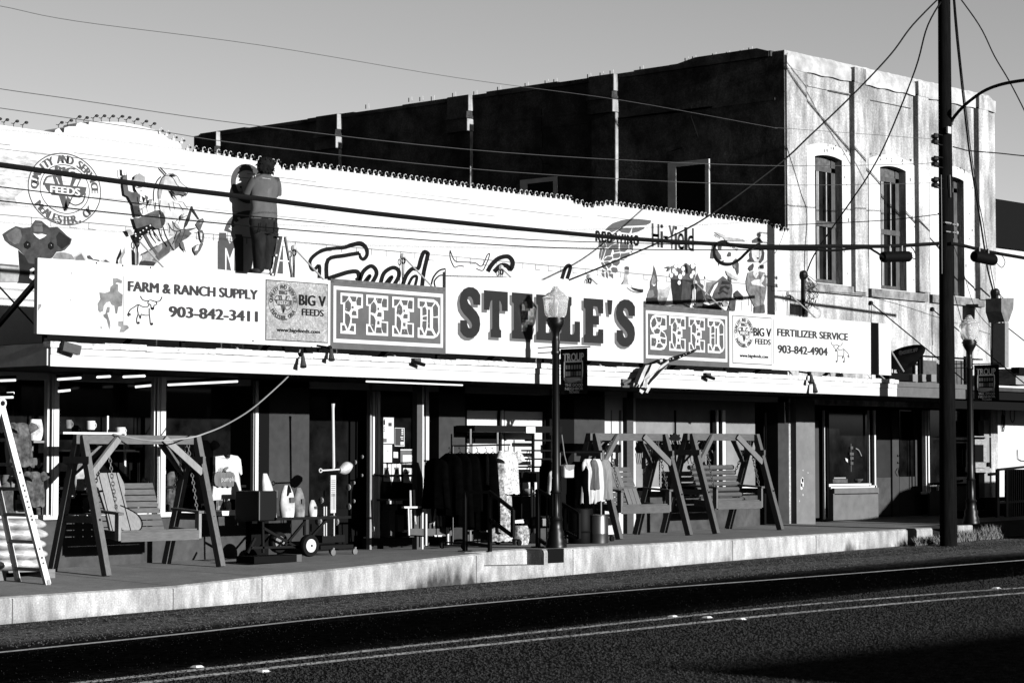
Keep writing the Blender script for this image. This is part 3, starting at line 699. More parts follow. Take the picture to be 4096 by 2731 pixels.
# three arched windows
WF=M('weathered_sash',.05,.8,amp=.45,scale=6,st=(1,1,.4)); SURR=M('white_surround',.38,.8,amp=.06,scale=8); PEEL=M('peeled_paint',.03,.9,amp=.5,scale=20); SILL=M('stained_sill',.14,.95,amp=.55,scale=6,amp2=.3,scale2=1.3)
for wi,(x0,x1) in enumerate(W):
    mb=MB(BO)
    o_=arch(x0-.62,x1+.42,zb-.02,zt+.72,.16,10); i_=arch(x0,x1,zb,zt,.06,10)[::-1]
    o2=[(x0-.44,zb-.02),(x1+.4,zb-.02),(x1+.4,zt+.14)]+[(x1+.4-(x1-x0+.84)*u,zt+.14+.16*4*u*(1-u)) for u in [k/10 for k in range(11)]]
    mb.prism([o2,i_],lambda x,z:(x,YB-.02,z),lambda x,z:(x,YB-.001,z),SURR); w_=mb.build('window_surround',sb)
    mb=MB(BO)                                   # peeled flecks on the surround
    for k in range(26):
        a=rnd.uniform(0,1); xx=x0-.36+a*(x1-x0+.7); zz=rnd.uniform(zt+.1,zt+.28) if rnd.random()<.6 else rnd.uniform(zb,zt); 
        if zz<zt: xx=x1+rnd.uniform(.03,.37)
        s_=rnd.uniform(.008,.03); mb.box((xx,YB-.026,zz),(xx+s_,YB-.021,zz+s_*rnd.uniform(.8,3)),PEEL)
    mb.build('peeled_paint',w_)
    yr=YB+.16
    mb=MB(BO)
    mb.box((x0,yr,zb),(x0+.07,yr+.07,zt+.1),WF); mb.box((x1-.14,yr,zb),(x1,yr+.07,zt+.1),WF); mb.box((x0,yr-.01,zb),(x1,yr+.08,zb+.1),WF)
    mb.box((x0,yr,zt-.26),(x1,yr+.07,zt-.16),WF); mb.box((x0,yr+.02,zt-.16),(x1,yr+.05,zt+.08),M('transom_board',.06,.9,amp=.5,scale=10))
    zm=fx(3265,888)[2]; mb.box((x0,yr-.015,zm-.05),(x1,yr+.07,zm+.06),WF)
    sash=mb.build('window_sash',sb)
    mb=MB(BO)
    for u in (.33,.38,.68): mb.box((x0+(x1-x0)*u,yr+.012,zb+.1),(x0+(x1-x0)*u+.035,yr+.05,zt-.26),M('glazing_bar_paint',.2,.8,amp=.4,scale=6,st=(1,1,.4)))
    mb.build('glazing_bar',sash)
    mb=MB(BO); mb.box((x0,yr+.055,zb),(x1,yr+.065,zt+.1),GLASS); mb.build('pane',sash)
    mb=MB(BO); mb.box((x0-.46,YB-.09,zb-.2),(x1+.75,YB,zb-.02),SILL); mb.build('window_sill',sb)
# ground floor shopfront, set back under the lower canopy
YR=YB+.35
mb=MB(BO); mb.box((BX0,YR+1.2,-.3),(BX1,YR+1.3,4.2),DARKIN); mb.build('inner_wall',sb)
PIL2=M('plaster_pier',.105,.9,amp=.12,scale=5,amp2=.1,scale2=1.)
mb=MB(BO); mb.box((fx(3163,1900)[0],YB-.14,-.2),(fx(3238,1900)[0],YB+.3,2.68),PIL2); pr=mb.build('pier',sb)
mb=MB(BO)
for px,py,s in ((3209,1930,.07),(3206,1945,.05),(3210,1918,.04),(3212,1880,.012),(3198,2003,.012),(3212,1978,.016),(3232,1890,.012)):
    p=PY(px,py,YB-.142); mb.add([(p[0]+s*math.cos(t)*(1 if i%2 else .7),YB-.143,p[2]+s*1.4*math.sin(t)) for i,t in enumerate([k*math.pi/4 for k in range(8)])],[tuple(range(8))],PAPER)
mb.build('chipped_patch',pr)
def fr(name,rects,mat,Y,d=.05):
    for a,b,c,e in rects:
        mb=MB(BO); p,q=PY(a,b,Y),PY(c,e,Y); mb.box((p[0],Y,p[2]),(q[0],Y+d,q[2]),mat); o=mb.build(name,sb)
    return o
fr('side_panel',[(3240,1680,3277,2070)],paint(.02),YR+.05); fr('window_frame',[(3297,1640,3302,2075),(3476,1640,3480,1945),(3497,1640,3505,1950),(3316,1935,3485,1943),(3324,1943,3508,1952)],ALU,YR-.02)
fr('window_frame',[(3302,1640,3316,2070),(3485,1640,3496,1940)],BLACK,YR+.02)
fr('shop_window',[(3316,1640,3476,1940)],GLASS,YR+.06,.01)
fr('stall_riser',[(3338,1952,3516,1974),(3333,1974,3514,2074)],M('stall_riser_plaster',.085,.9,amp=.15,scale=5),YR-.1,.3)
fr('fluted_panel',[(3506,1640,3568,1908)],M('recess_panel',.013,.8,amp=.3,scale=3),YR+.5); fr('recess_wall',[(3506,1908,3570,2060)],M('recess_plaster',.035,.9,amp=.3,scale=5),YR+.5)
dl=fr('pharmacy_door',[(3568,1640,3598,2070),(3660,1640,3684,2070),(3598,1906,3660,2070)],M('door_paint',.03,.8,amp=.15,scale=5),YR+.45)
mb=MB(BO); p,q=PY(3598,1640,YR+.5),PY(3660,1906,YR+.5); mb.box((p[0],YR+.5,p[2]),(q[0],YR+.51,q[2]),GLASS); mb.build('door_glass',dl)
mb=MB(BO); mb.tube([PY(3597,1870,YR+.4),PY(3594,1885,YR+.36),PY(3597,1902,YR+.4)],.015,BLKMET,6)
for py in (1822,1850): mb.sphere(PY(3592,py,YR+.44),.025,BLKMET,8,6)
mb.build('door_handle',dl)
fr('window_frame',[(3694,1640,3697,1970),(3702,1640,3708,1970),(3712,1640,3720,1970)],ALU,YR-.0); fr('shop_window',[(3720,1640,3960,1930)],GLASS,YR+.1,.01); fr('window_frame',[(3716,1940,3750,1946),(3716,1946,3723,1966),(3752,1938,3756,1960)],ALU,YR)
fr('stall_riser',[(3718,1946,3980,2100)],paint(.012),YR+.06)
# lower canopy joined to the white one
LCAN=M('grey_fascia',.07,.85,amp=.15,scale=5)
CX1=PY(3872,1580,YFA)[0]
mb=MB(BO); mb.box((38.19,YFA+.06,2.69),(CX1,YFA+.12,2.88),LCAN); mb.box((38.19,YFA+.03,2.885),(CX1+.03,YFA+.12,2.98),LCAN); cn=mb.build('lower_canopy',sb)
mb=MB(BO); mb.box((38.19,YFA+.12,2.88),(BX1,YB-.1,2.96),M('canopy_deck',.03)); mb.box((38.19,YFA+.12,2.7),(BX1,YB-.1,2.86),CEIL); mb.box((CX1,YFA+.3,2.5),(BX1,YFA+.4,2.96),DARKIN); mb.build('roof_deck',cn)
ROD2=ROD
for px,py in ((3478,1212),(3724,1237),(3958,1257)):
    a=PY(px,py,YB); mb=MB(BO); mb.tube([(a[0],YB-.03,a[2]),(a[0]+.05,24.9,2.95)],.013,WIRE,6); r=mb.build('tie_rod',cn)
    mb=MB(BO); mb.sphere((a[0],YB-.03,a[2]),(.05,.06,.05),WIRE,8,6); mb.tube([(a[0]-.05,YB-.08,a[2]),(a[0]-.05,YB-.07,a[2]-.8)],.008,WIRE,5); mb.build('eye_hook',r)
# parapet box / low equipment behind the sign end
# ================================================================ white building farther right and the dark one above it
wb=thing('white_brick_building','white painted brick building at the right edge beyond the tall stucco one','building',(BX1+.02,YB+.2,0))
WO=(BX1+.02,YB+.2,0); YWB=YB+.2
zt2=PY(4050,995,YWB)[2]
mb=MB(WO); mb.box((BX1+.02,YWB,-.2),(62,YWB+.3,zt2),BRICKW); mb.build('brick_wall',wb)
mb=MB(WO); mb.box((BX1+.0,YWB-.1,zt2),(62,YWB+.4,zt2+.06),ALU); mb.build('coping',wb)
DB=M('dark_roof',.0012,.9); 
mb=MB(WO); mb.box((BX1+.3,YWB+2.,zt2-2.5),(64,YWB+14,PY(4050,806,YWB+2)[2]),DB); mb.build('dark_upper_storey',wb)
mb=MB(WO); a=PY(3975,905,YWB-.12); b=PY(4096,1000,YWB-.12); mb.box((a[0],YWB-.12,b[2]),(62,YWB-.02,a[2]),DB); mb.build('dark_awning',wb)
mb=MB(WO); p,q=PY(3985,1562,YFA+.5),PY(4096,1606,YFA+.5); mb.box((p[0],YFA+.5,q[2]),(60,YWB,q[2]+.2),DARKIN); mb.box((p[0],YFA+.47,q[2]+.2),(60,YFA+.56,q[2]+.27),pm); mb.build('flat_canopy',wb)
mb=MB(WO); p,q=PY(3936,1700,YWB-.15),PY(3985,1990,YWB-.15); mb.box((p[0],YWB-.15,-.1),(q[0],YWB,2.35),M('corner_board',.15,.85,amp=.15,scale=3)); mb.build('corner_board',wb)
GR2=M('weathered_board',.17,.85,amp=.35,scale=7,st=(1,1,4)); 
mb=MB(WO); Yx=YWB-.3
for a,b,c,d,m_ in ((3898,1743,3964,1748,GR2),(3900,1756,3950,1778,GR2),(3934,1778,3948,1850,GR2),(3902,1848,3945,1870,GR2),(3903,1872,3966,1888,GR2),(3900,1778,3934,1848,BLACK),(3953,1848,3964,1866,BLACK)):
    p,q=PY(a,b,Yx),PY(c,d,Yx); mb.box((p[0],Yx,p[2]),(q[0],Yx+.1,q[2]),m_)
mb.build('window_frame',wb)
# coiled cables and pipe on the white wall
mb=MB(WO)
for c,rx,rz in (((4015,1660),.05,.28),((4050,1658),.1,.18),((4012,1690),.06,.2)):
    p=PY(c[0],c[1],YWB-.03); mb.tube([(p[0]+rx*math.cos(t),YWB-.03,p[2]+rz*math.sin(t)) for t in [k*math.pi/8 for k in range(16)]],.012,WIRE,5,closed=True)
mb.tube([PY(4009,1612,YWB-.03),PY(4014,1710,YWB-.03)],.015,WIRE,5); mb.tube([PY(4070,1798,YWB-.03),PY(4072,1835,YWB-.03),PY(4085,1842,YWB-.03),PY(4110,1843,YWB-.03)],.01,WIRE,5)
mb.build('coiled_cable',wb)
# stepped roofs / ducts seen between the lamp and the right edge
mb=MB(WO); Yx=YWB-1.2
mb.prism([(0,0),(1,0),(1,1),(0,1)],lambda u,v:PY(4020+15*u,1290+180*v,Yx),lambda u,v:tuple(Vector(PY(4020+15*u,1290+180*v,Yx))+Vector((0,.3,0))),pm)
mb.prism(Zm(3600,1100,2.613,[(1060,240),(1190,240),(1185,350),(1135,490),(1095,490),(1060,380)]),lambda px,py:PY(px,py,Yx),lambda px,py:tuple(Vector(PY(px,py,Yx))+Vector((0,.4,0))),M('hopper_metal',.1,.6,amp=.4,scale=6))
mb.build('rain_hopper',wb)
mb=MB(WO); a=PY(4015,1475,Yx); 
mb.box((a[0],Yx-.3,a[2]-.35),(a[0]+1.2,Yx+.4,a[2]),GR2); mb.box((a[0]+.5,Yx-.6,a[2]-.7),(a[0]+3,Yx-.2,a[2]-.5),GR2); mb.box((a[0]-.2,Yx-.5,a[2]-.12),(a[0]+.6,Yx-.3,a[2]+.02),BLACK); mb.build('rooftop_unit',wb)
# iron stair railing by the dark entry
rl=thing('iron_railing','black iron railing with thin pickets at the right edge by the white wall','railing',PY(4040,2050,YB-1.4))
ro=PY(4040,2050,YB-1.4); Yr=YB-1.4; mb=MB(ro)
mb.bar(PY(3955,1897,Yr),PY(3990,1893,Yr),.06,.06,BLKMET); mb.bar(PY(3990,1878,Yr),PY(4140,1862,Yr),.05,.05,BLKMET); mb.bar(PY(3990,2010,Yr),PY(4140,2000,Yr),.04,.05,BLKMET)
mb.build('hand_rail',rl)
for px in [3990,4026]+[4036+8.5*k for k in range(12)]:
    mb=MB(ro); mb.bar(PY(px,1876,Yr),PY(px,2100,Yr),.09 if px<4030 else .03,.05,BLKMET); mb.build('picket',rl)
mb=MB(PY(4000,2120,YB-.6)); a,b=PY(3940,1990,YB-.9),PY(4140,2130,YB-.9); mb.box((a[0],YB-.9,-.2),(b[0],YB-.5,a[2]),DARKIN); mb.box((a[0]-1.2,YB-1.1,-.2),(a[0]+.2,YB-.9,PY(3900,2040,YB-1.1)[2]),DARKIN)  # dark block added where a shadow lies
st=mb.build('shadow_block'); tag(st,'added dark block in place of shadow behind the iron railing at right edge','wall')
# pale shapes added for details and reflections in the pharmacy window
WY=YR+.03
def wi(name,px,py,lab,fn):
    p=PY(px,py,WY); mb=MB(p); fn(mb,p); tag(mb.build(name),lab,'window detail','pale shapes in the pharmacy window')
DIM=M('dim_pale_tone',.05,.9,amp=.4,scale=9)
def stackd(mb,p):
    for dz,w in ((0,.1),(.11,.12),(.2,.14),(.33,.09)): mb.box((p[0]-w/2,WY,p[2]+dz),(p[0]+w/2,WY+.02,p[2]+dz+.06),DIM)
    mb.tube([(p[0],WY+.025,p[2]-.15),(p[0],WY+.025,p[2]+.45)],.012,DIM,5)
wi('pale_square_stack',3408,1858,'narrow stack of four pale squares in the pharmacy window',stackd)
wi('pale_curve',3435,1808,'small curved bright strip in pharmacy window',lambda mb,p:mb.tube(catmull([(p[0]-.12,WY,p[2]+.08),(p[0],WY,p[2]+.04),(p[0]+.1,WY,p[2]-.08)],4),.012,ALUD,6))
wi('pale_bar',3360,1912,'long pale bar low in the pharmacy window',lambda mb,p:(mb.box((p[0]-.22,WY,p[2]-.01),(p[0]+.22,WY+.04,p[2]+.02),ALUD),mb.box((p[0]-.25,WY+.01,p[2]-.1),(p[0]+.3,WY+.03,p[2]-.02),DIM)))
wi('small_bowl',3432,1920,'small grey bowl low in the pharmacy window',lambda mb,p:mb.lathe([(.04,-.05),(.1,0),(.11,.03),(.09,.03)],p,DIM,12))
wi('white_mark',3386,1838,'single white mark in the pharmacy window',lambda mb,p:mb.add([(p[0]-.04,WY,p[2]+.04),(p[0]+.05,WY,p[2]+.01),(p[0]+.05,WY,p[2]-.06),(p[0]-.02,WY,p[2]-.02)],[(0,1,2,3)],PAPER))
# ================================================================ sign boards along the canopy edge
YSF=YS-.03
def sx(px,Y=YSF): return PY(px,1300,Y)[0]
def sz(px,py,Y=YSF): return PY(px,py,Y)[2]
def board(name,label,x0,x1,z0,z1,mat=None,cat='sign',edge=True):
    t=thing(name,label,cat,((x0+x1)/2,YS,z0)); t['_b']=0
    mb=MB((x0+(x1-x0)/2,YS,z0)); mb.box((x0,YSF,z0),(x1,YS+.04,z1),mat or SIGNW); mb.build('panel',t); del t['_b']
    return t
def lines(t,rows,mat,off=.02,name='lettering',dy=.004):
    o=Vector(t['_w'])
    for s,px0,px1,pya,pyb in rows:      # px extents, py of top and bottom measured at the left end
        x0,x1=sx(px0),sx(px1); z1,z0=sz(px0,pya),sz(px0,pyb)
        mb=MB(o); text(mb,s,x0,x1,z0,z1,YSF-dy,mat,off); mb.build(name,t)
def longhorn(mb,fn,mat,w,flip=False):
    # a small line drawing of a longhorn steer, in unit coordinates 0..1
    f=(lambda x,y:fn(1-x,y)) if flip else fn
    for pts in ([(.36,.98),(.42,.86),(.55,.82),(.66,.86),(.80,.82),(.93,.86),(.99,1.0)],[(.6,.84),(.58,.74),(.66,.7),(.68,.56),(.74,.55),(.76,.68),(.84,.74),(.8,.84)],
                [(.02,.38),(.08,.5),(.2,.6),(.3,.68),(.42,.62),(.56,.62),(.62,.72)],[(.3,.66),(.28,.5),(.3,.36),(.26,.2),(.27,.04),(.33,.04)],[(.33,.34),(.36,.2),(.38,.34)],[(.38,.36),(.5,.33),(.6,.34)],[(.62,.58),(.62,.4),(.64,.22),(.66,.03),(.71,.02)],[(.02,.38),(.0,.3),(.05,.26)]):
        stroke(mb,pts,w,f,mat,smooth=3)
    for a,b in ((.68,.55),(.28,.03),(.67,.02),(.02,.3)):
        mb.poly([(a,b),(a+.07,b),(a+.06,b+.07),(a+.01,b+.07)],f,mat)
def bigv(mb,cx,cz,rx,rz,y,ink,wash,lower,rw=.008):
    ring(mb,cx,cz,rx,rz,rw,y,ink); ring(mb,cx,cz,rx*.68,rz*.68,rw*.8,y,ink)
    h=rz*.25
    ringtext(mb,'QUALITY AND SERVICE',cx,cz,rx*.84,rz*.84,182,-2,h,y,ink); ringtext(mb,lower,cx,cz,rx*.86,rz*.86,212,328,h,y,ink,inward=True)
    f=lambda u,v:(cx+u*rx,y,cz+v*rz)
    # the letter V with a thick left arm, a bar across and a hook
    mb.poly([[(-.36,.36),(-.1,.36),(.08,-.5),(-.02,-.62)],[(-.25,.31),(-.22,.31),(-.05,-.1),(-.08,-.12)][::-1]],f,ink)
    mb.poly([(.2,.36),(.46,.36),(.05,-.6),(-.02,-.62),(-.0,-.42)],f,ink)
    mb.poly([(.3,.31),(.4,.31),(.15,-.27),(.08,-.2)],lambda u,v:(cx+u*rx,y-.002,cz+v*rz),wash)
    stroke(mb,[(-.36,.33),(-.5,.28),(-.58,.1),(-.57,.06)],.05,f,ink,smooth=4)
    mb.poly([(-.6,.12),(.6,.12),(.56,-.08),(.42,-.2),(-.36,-.2),(-.5,-.06)],lambda u,v:(cx+u*rx,y-.003,cz+v*rz),ink)
    stroke(mb,[(.57,-.05),(.5,-.3),(.3,-.42),(.12,-.36)],.04,f,ink,smooth=4)
    text(mb,'FEEDS',cx-.4*rx,cx+.4*rx,cz-.14*rz,cz+.06*rz,y-.006,wash,.03)
    text(mb,'BIG',cx-.26*rx,cx+.26*rx,cz+.42*rz,cz+.62*rz,y,ink,.05)
# 1 farm and ranch
z0,z1=3.115,4.11
X=[sx(148),sx(1062),sx(1322),sx(1783),sx(2574),sx(2917),sx(3086),sx(3563)]
fs=board('sign_board','white sign board reading FARM & RANCH SUPPLY with a telephone number and worn picture',X[0],X[1]-.004,z0,z1); fo=Vector(fs['_w'])
lines(fs,[('FARM & RANCH SUPPLY',512,1028,1124,1164)],paint(.008),.028)
lines(fs,[('903-842-3411',677,1028,1224,1267)],paint(.008),.03)
mb=MB(fo); a,b=sx(510),sx(648); c,d=sz(512,1296),sz(512,1178); longhorn(mb,lambda u,v:(a+(b-a)*u,YSF-.004,c+(d-c)*v),INK,.03); mb.build('longhorn_drawing',fs)
mb=MB(fo); WP=M('worn_picture',.11,.85,amp=.45,scale=9)
for pts in ([(1010,255),(1045,250),(1095,275),(1090,300),(1050,290),(1035,300),(1058,310),(1060,370),(1100,400),(1095,500),(1060,510),(1050,570),(1035,570),(1025,500),(1000,490),(985,460),(955,470),(930,500),(925,545),(895,560),(880,540),(875,480),(900,440),(890,380),(940,385),(985,370),(990,330),(1015,310)],
            [(960,510),(985,510),(980,560),(945,565)],[(925,580),(960,560),(985,640),(990,680),(980,715),(955,620),(930,600)],[(1060,640),(1100,635),(1105,670),(1140,672),(1158,695),(1110,735),(1070,735),(1085,690),(1060,680)],[(345,485),(372,482),(370,505),(340,545)],[(636,205),(648,203),(640,218)],[(655,315),(660,320),(658,327)],[(629,440),(636,440),(634,466)],[(900,685),(915,690),(905,712)]):
    decal(mb,Zm(0,1000,2.2402,pts),YSF-.003,WP)
mb.build('worn_picture',fs)
mb=MB(fo); mb.box((sx(492),YSF-.003,sz(492,1298)),(sx(493.5),YSF,sz(492,1105)),pm); mb.build('panel_seam',fs)
# flecks
mb=MB(fo)
for px,py in ((386,1052),(491,1062),(602,1070),(1012,1363)): p=PY(px,py,YSF-.004); mb.sphere(p,.012,INK,6,4)
mb.build('screw_head',fs)
# 2 and 6 big v panels
CRAZ=M('crazed_panel',.2,.8,amp=.3,scale=16,amp2=.3,scale2=2.2,speck=.2,speckscale=45)
def bigv_sign(label,px0,px1,ipx0,ipx1,ity,iby,inner,kx0,kx1,cxp,cyp,rp,rows,lower):
    x0,x1=px0,px1
    t=board('sign_board',label,x0,x1-.004,z0,z1); o=Vector(t['_w'])
    ax,bx=sx(ipx0),sx(ipx1); zt_=sz(ipx0,ity); zb_=sz(ipx0,iby)
    mb=MB(o); mb.box((ax-.012,YSF-.003,zb_-.012),(bx+.012,YSF,zt_+.012),INK); mb.box((ax,YSF-.006,zb_),(bx,YSF-.002,zt_),inner); mb.build('inset_panel',t)
    c=PY(cxp,cyp,YSF); mb=MB(o); bigv(mb,c[0],c[2],rp,rp*.93,YSF-.01,paint(.02),inner,lower,.006); mb.build('round_logo',t)
    lines(t,rows,INK,.02,dy=.01)
    return t
bigv_sign('crazed panel reading BIG V FEEDS with round logo, left of the FEED panel',X[1],X[2],1064,1309,1121,1357,CRAZ,0,0,1131,1208,.282,[('BIG V',1195,1300,1178,1220),('FEEDS',1206,1292,1234,1261),('www.bigvfeeds.com',1105,1277,1310,1330)],'McALESTER, OKLA')
bigv_sign('clean white panel reading BIG V FEEDS with round logo, right of the SEED panel',X[5],X[6],2931,3086-2,1263,1450,SIGNW,0,0,2974,1330,.29,[('BIG V',3013,3082,1310,1343),('FEEDS',3019,3080,1354,1376),('www.bigvfeeds.com',2957,3070,1414,1431)],'McALESTER, OKLA')
# 7 fertilizer service
ft=board('sign_board','white sign board reading FERTILIZER SERVICE with a dark stripe at its right end',X[6],X[7],z0-.01,z1); to=Vector(ft['_w'])
lines(ft,[('FERTILIZER SERVICE',3109,3390,1314,1343),('903-842-4904',3111,3308,1379,1411)],paint(.008),.027)
mb=MB(to); mb.box((sx(3483),YSF-.004,z0),(sx(3511),YSF,z1),paint(.06)); mb.build('painted_stripe',ft)
mb=MB(to); a,b=sx(3322),sx(3395); c,d=sz(3322,1448),sz(3322,1366); longhorn(mb,lambda u,v:(a+(b-a)*u,YSF-.004,c+(d-c)*v),paint(.03),.03,True); mb.build('longhorn_drawing',ft)
mb=MB(to); mb.box((sx(3093),YSF-.003,z0+.1),(sx(3094.5),YSF,z1-.08),pm); mb.build('panel_seam',ft)
# ---- slab letters on unit boxes
def slabE(): return [(0,0),(1,0),(1,.32),(.76,.32),(.72,.2),(.68,.17),(.48,.17),(.48,.42),(.78,.42),(.78,.62),(.48,.62),(.48,.83),(.68,.83),(.72,.8),(.76,.68),(1,.68),(1,1),(0,1),(0,.79),(.09,.76),(.09,.19),(0,.16)]
def slabL(): return [(0,0),(1,0),(1,.46),(.74,.46),(.74,.26),(.7,.18),(.6,.16),(.52,.17),(.52,.79),(.58,.81),(.58,1),(0,1),(0,.81),(.08,.78),(.08,.2),(0,.16)]
def slabT(): return [(.28,0),(.72,0),(.72,.16),(.66,.18),(.64,.25),(.64,.8),(.7,.78),(.75,.7),(.76,.58),(1,.58),(1,1),(0,1),(0,.58),(.22,.58),(.24,.7),(.28,.78),(.35,.8),(.35,.25),(.34,.18),(.28,.16)]
def slabF(): return [(0,0),(.68,0),(.68,.26),(.5,.26),(.5,.4),(.78,.4),(.78,.62),(.95,.66),(1,.66),(1,1),(0,1),(0,.72),(.12,.72),(.12,.26),(0,.26)]
def slabD(): return [[(0,0),(.72,0),(.9,.06),(1,.16),(1,.84),(.9,.94),(.72,1),(0,1),(0,.76),(.12,.74),(.12,.26),(0,.26)],[(.44,.22),(.44,.78),(.58,.78),(.58,.22)]]
def slabS():
    c=[(.85,.62),(.85,.78),(.74,.88),(.5,.9),(.26,.86),(.17,.72),(.26,.58),(.5,.48),(.74,.38),(.85,.26),(.76,.13),(.5,.09),(.26,.12),(.16,.22),(.15,.36)]
    return c
def Sshape(wv=.31):
    # fat S drawn as an outline: outer and inner curves, flat terminals
    P=[(1,.66),(1,.86),(.86,.95),(.66,1),(.42,1),(.2,.95),(.06,.85),(0,.71),(.05,.57),(.2,.47),(.42,.38),(.56,.31),(.61,.25),(.58,.2),(.5,.185),(.42,.2),(.37,.26),(.34,.34),(.04,.34),(.04,.12),(.18,.04),(.36,0),(.58,0),(.8,.05),(.95,.15),(1,.28),(.96,.42),(.82,.52),(.6,.61),(.43,.68),(.37,.74),(.4,.8),(.48,.82),(.58,.8),(.65,.74),(.68,.66)]
    return P
def place(shape,x0,x1,z0_,z1_): 
    f=lambda p:(x0+(x1-x0)*p[0],z0_+(z1_-z0_)*p[1])
    if isinstance(shape[0][0],(int,float)): return [f(p) for p in shape]
    return [[f(p) for p in l] for l in shape]
# 4 STEELE'S
zst1=4.385
stl=board('sign_board',"tall white sign board reading STEELE'S in dark slab letters, highest of the row",X[3],X[4]-.004,3.115,zst1); so_=Vector(stl['_w'])
STK=M('letter_charcoal',.0095,.6,amp=.15,scale=2.,amp2=.2,scale2=1.2); STG=M('letter_shadow_grey',.07,.7)
zl0,zl1=sz(1880,1342),sz(1880,1147)
zl0=.5*(sz(2340,1370)+sz(1980,1349)); zl1=.5*(sz(2340,1193)+sz(1940,1160))
for nm,sh,a,b,e in (('S',Sshape(),1837,1920,.03),('T',slabT(),1935,2030,0),('E',slabE(),2047,2129,0),('E',slabE(),2144,2224,0),('L',slabL(),2238,2319,0),('E',slabE(),2334,2412,0),("'",[(.1,1),(.95,1),(.85,.3),(.75,0),(.3,0),(.2,.3)],2426,2450,0),('S',Sshape(),2463,2539,.03)):
    x0,x1=sx(a),sx(b); za,zb_=(zl0-e,zl1+e) if nm!="'" else (zl1-.33*(zl1-zl0),zl1)
    for dx,dz,mt,dy,pn in ((-.055,-.045,STG,.004,'letter_shadow'),(0,0,STK,.008,'letter')):
        mb=MB(so_); mb.poly(place(sh,x0+dx,x1+dx,za+dz,zb_+dz),lambda x,z:(x,YSF-dy,z),mt); mb.build(pn,stl)
mb=MB(so_)
ban=[PY(2521,1240-1,YSF-.004)]
stroke(mb,Zm(1800,1080,2.94,[(2130,182),(2150,215),(2185,240),(2230,246),(2263,236)]),[2,5,7,6,3],lambda px,py:PY(px,py,YSF-.004),M('banana_tone',.2,.8,amp=.3,scale=12),smooth=4); mb.build('painted_fruit',stl)
# 3 and 6 stone-letter panels
PANG=M('panel_grey',.062,.75,amp=.1,scale=4,amp2=.12,scale2=1.); CELL=M('stone_cell',.05,.8,amp=.2,scale=14); TOPW=M('panel_edge',.06,.85,amp=.45,scale=8)
def stone(mb,mbc,shape,cells,x0,x1,za,zb_):
    mb.poly(place(shape,x0,x1,za,zb_),lambda x,z:(x,YSF-.008,z),SIGNW)
    for c in cells:
        mbc.poly(place(c,x0,x1,za,zb_),lambda x,z:(x,YSF-.012,z),CELL)
FC=[[(.08,.93),(.36,.93),(.3,.85),(.2,.78),(.08,.75)],[(.42,.93),(.72,.93),(.66,.8),(.52,.8)],[(.78,.93),(.93,.92),(.92,.71),(.72,.72),(.7,.82)],[(.22,.76),(.34,.84),(.46,.74),(.46,.62),(.4,.54),(.2,.57)],[(.5,.69),(.58,.69),(.58,.63),(.5,.63)],[(.5,.53),(.55,.58),(.7,.57),(.7,.47),(.5,.47)],[(.2,.52),(.36,.48),(.44,.4),(.42,.28),(.32,.12),(.2,.26)],[(.08,.2),(.16,.21),(.26,.08),(.08,.06)],[(.38,.08),(.5,.21),(.6,.2),(.6,.06)]]
EC=FC[:6]+[[(.2,.52),(.34,.48),(.42,.38),(.4,.26),(.36,.08),(.2,.26)],[(.08,.22),(.16,.21),(.3,.06),(.08,.07)],[(.5,.36),(.6,.36),(.6,.27),(.5,.27)],[(.46,.2),(.66,.2),(.72,.06),(.42,.06)],[(.7,.33),(.92,.32),(.92,.06),(.78,.07),(.7,.2)]]
DC=[[(.08,.93),(.34,.92),(.3,.84),(.2,.78),(.08,.8)],[(.4,.93),(.74,.92),(.62,.8),(.44,.8)],[(.8,.9),(.93,.8),(.93,.58),(.7,.56),(.68,.8)],[(.22,.76),(.34,.8),(.4,.72),(.4,.6),(.22,.57)],[(.46,.74),(.55,.74),(.55,.26),(.46,.26)],[(.22,.54),(.4,.56),(.4,.46),(.22,.46)],[(.22,.43),(.4,.44),(.4,.26),(.3,.12),(.2,.3)],[(.7,.53),(.92,.54),(.93,.2),(.84,.1),(.7,.26)],[(.08,.22),(.16,.2),(.26,.08),(.08,.07)],[(.44,.2),(.6,.2),(.74,.07),(.38,.06)]]
SC=[[(.28,.92),(.16,.88),(.07,.76),(.12,.62),(.3,.66),(.4,.76)],[(.34,.93),(.68,.94),(.62,.8),(.46,.8)],[(.74,.93),(.92,.9),(.92,.7),(.62,.7),(.68,.8)],[(.5,.72),(.58,.72),(.58,.65),(.5,.65)],[(.2,.56),(.42,.62),(.62,.58),(.54,.46),(.3,.46)],[(.64,.54),(.86,.48),(.93,.36),(.6,.38)],[(.64,.33),(.93,.32),(.9,.18),(.72,.2),(.62,.26)],[(.08,.34),(.34,.33),(.38,.22),(.28,.1),(.08,.1)],[(.46,.28),(.56,.28),(.56,.22),(.46,.22)],[(.46,.18),(.6,.19),(.8,.1),(.6,.06),(.36,.07)]]
def Eb(): return [(0,0),(1,0),(1,.36),(.7,.36),(.7,.4),(.8,.4),(.8,.62),(.72,.64),(1,.64),(1,1),(0,1),(0,.72),(.12,.72),(.12,.27),(0,.27)]
def Sb(): return [(1,.62),(1,1),(.3,1),(.12,.95),(0,.82),(0,.66),(.1,.52),(.26,.45),(.02,.42),(0,.4),(.02,0),(.66,0),(.86,.04),(1,.16),(1,.38),(.9,.5),(.74,.56),(.98,.6)]
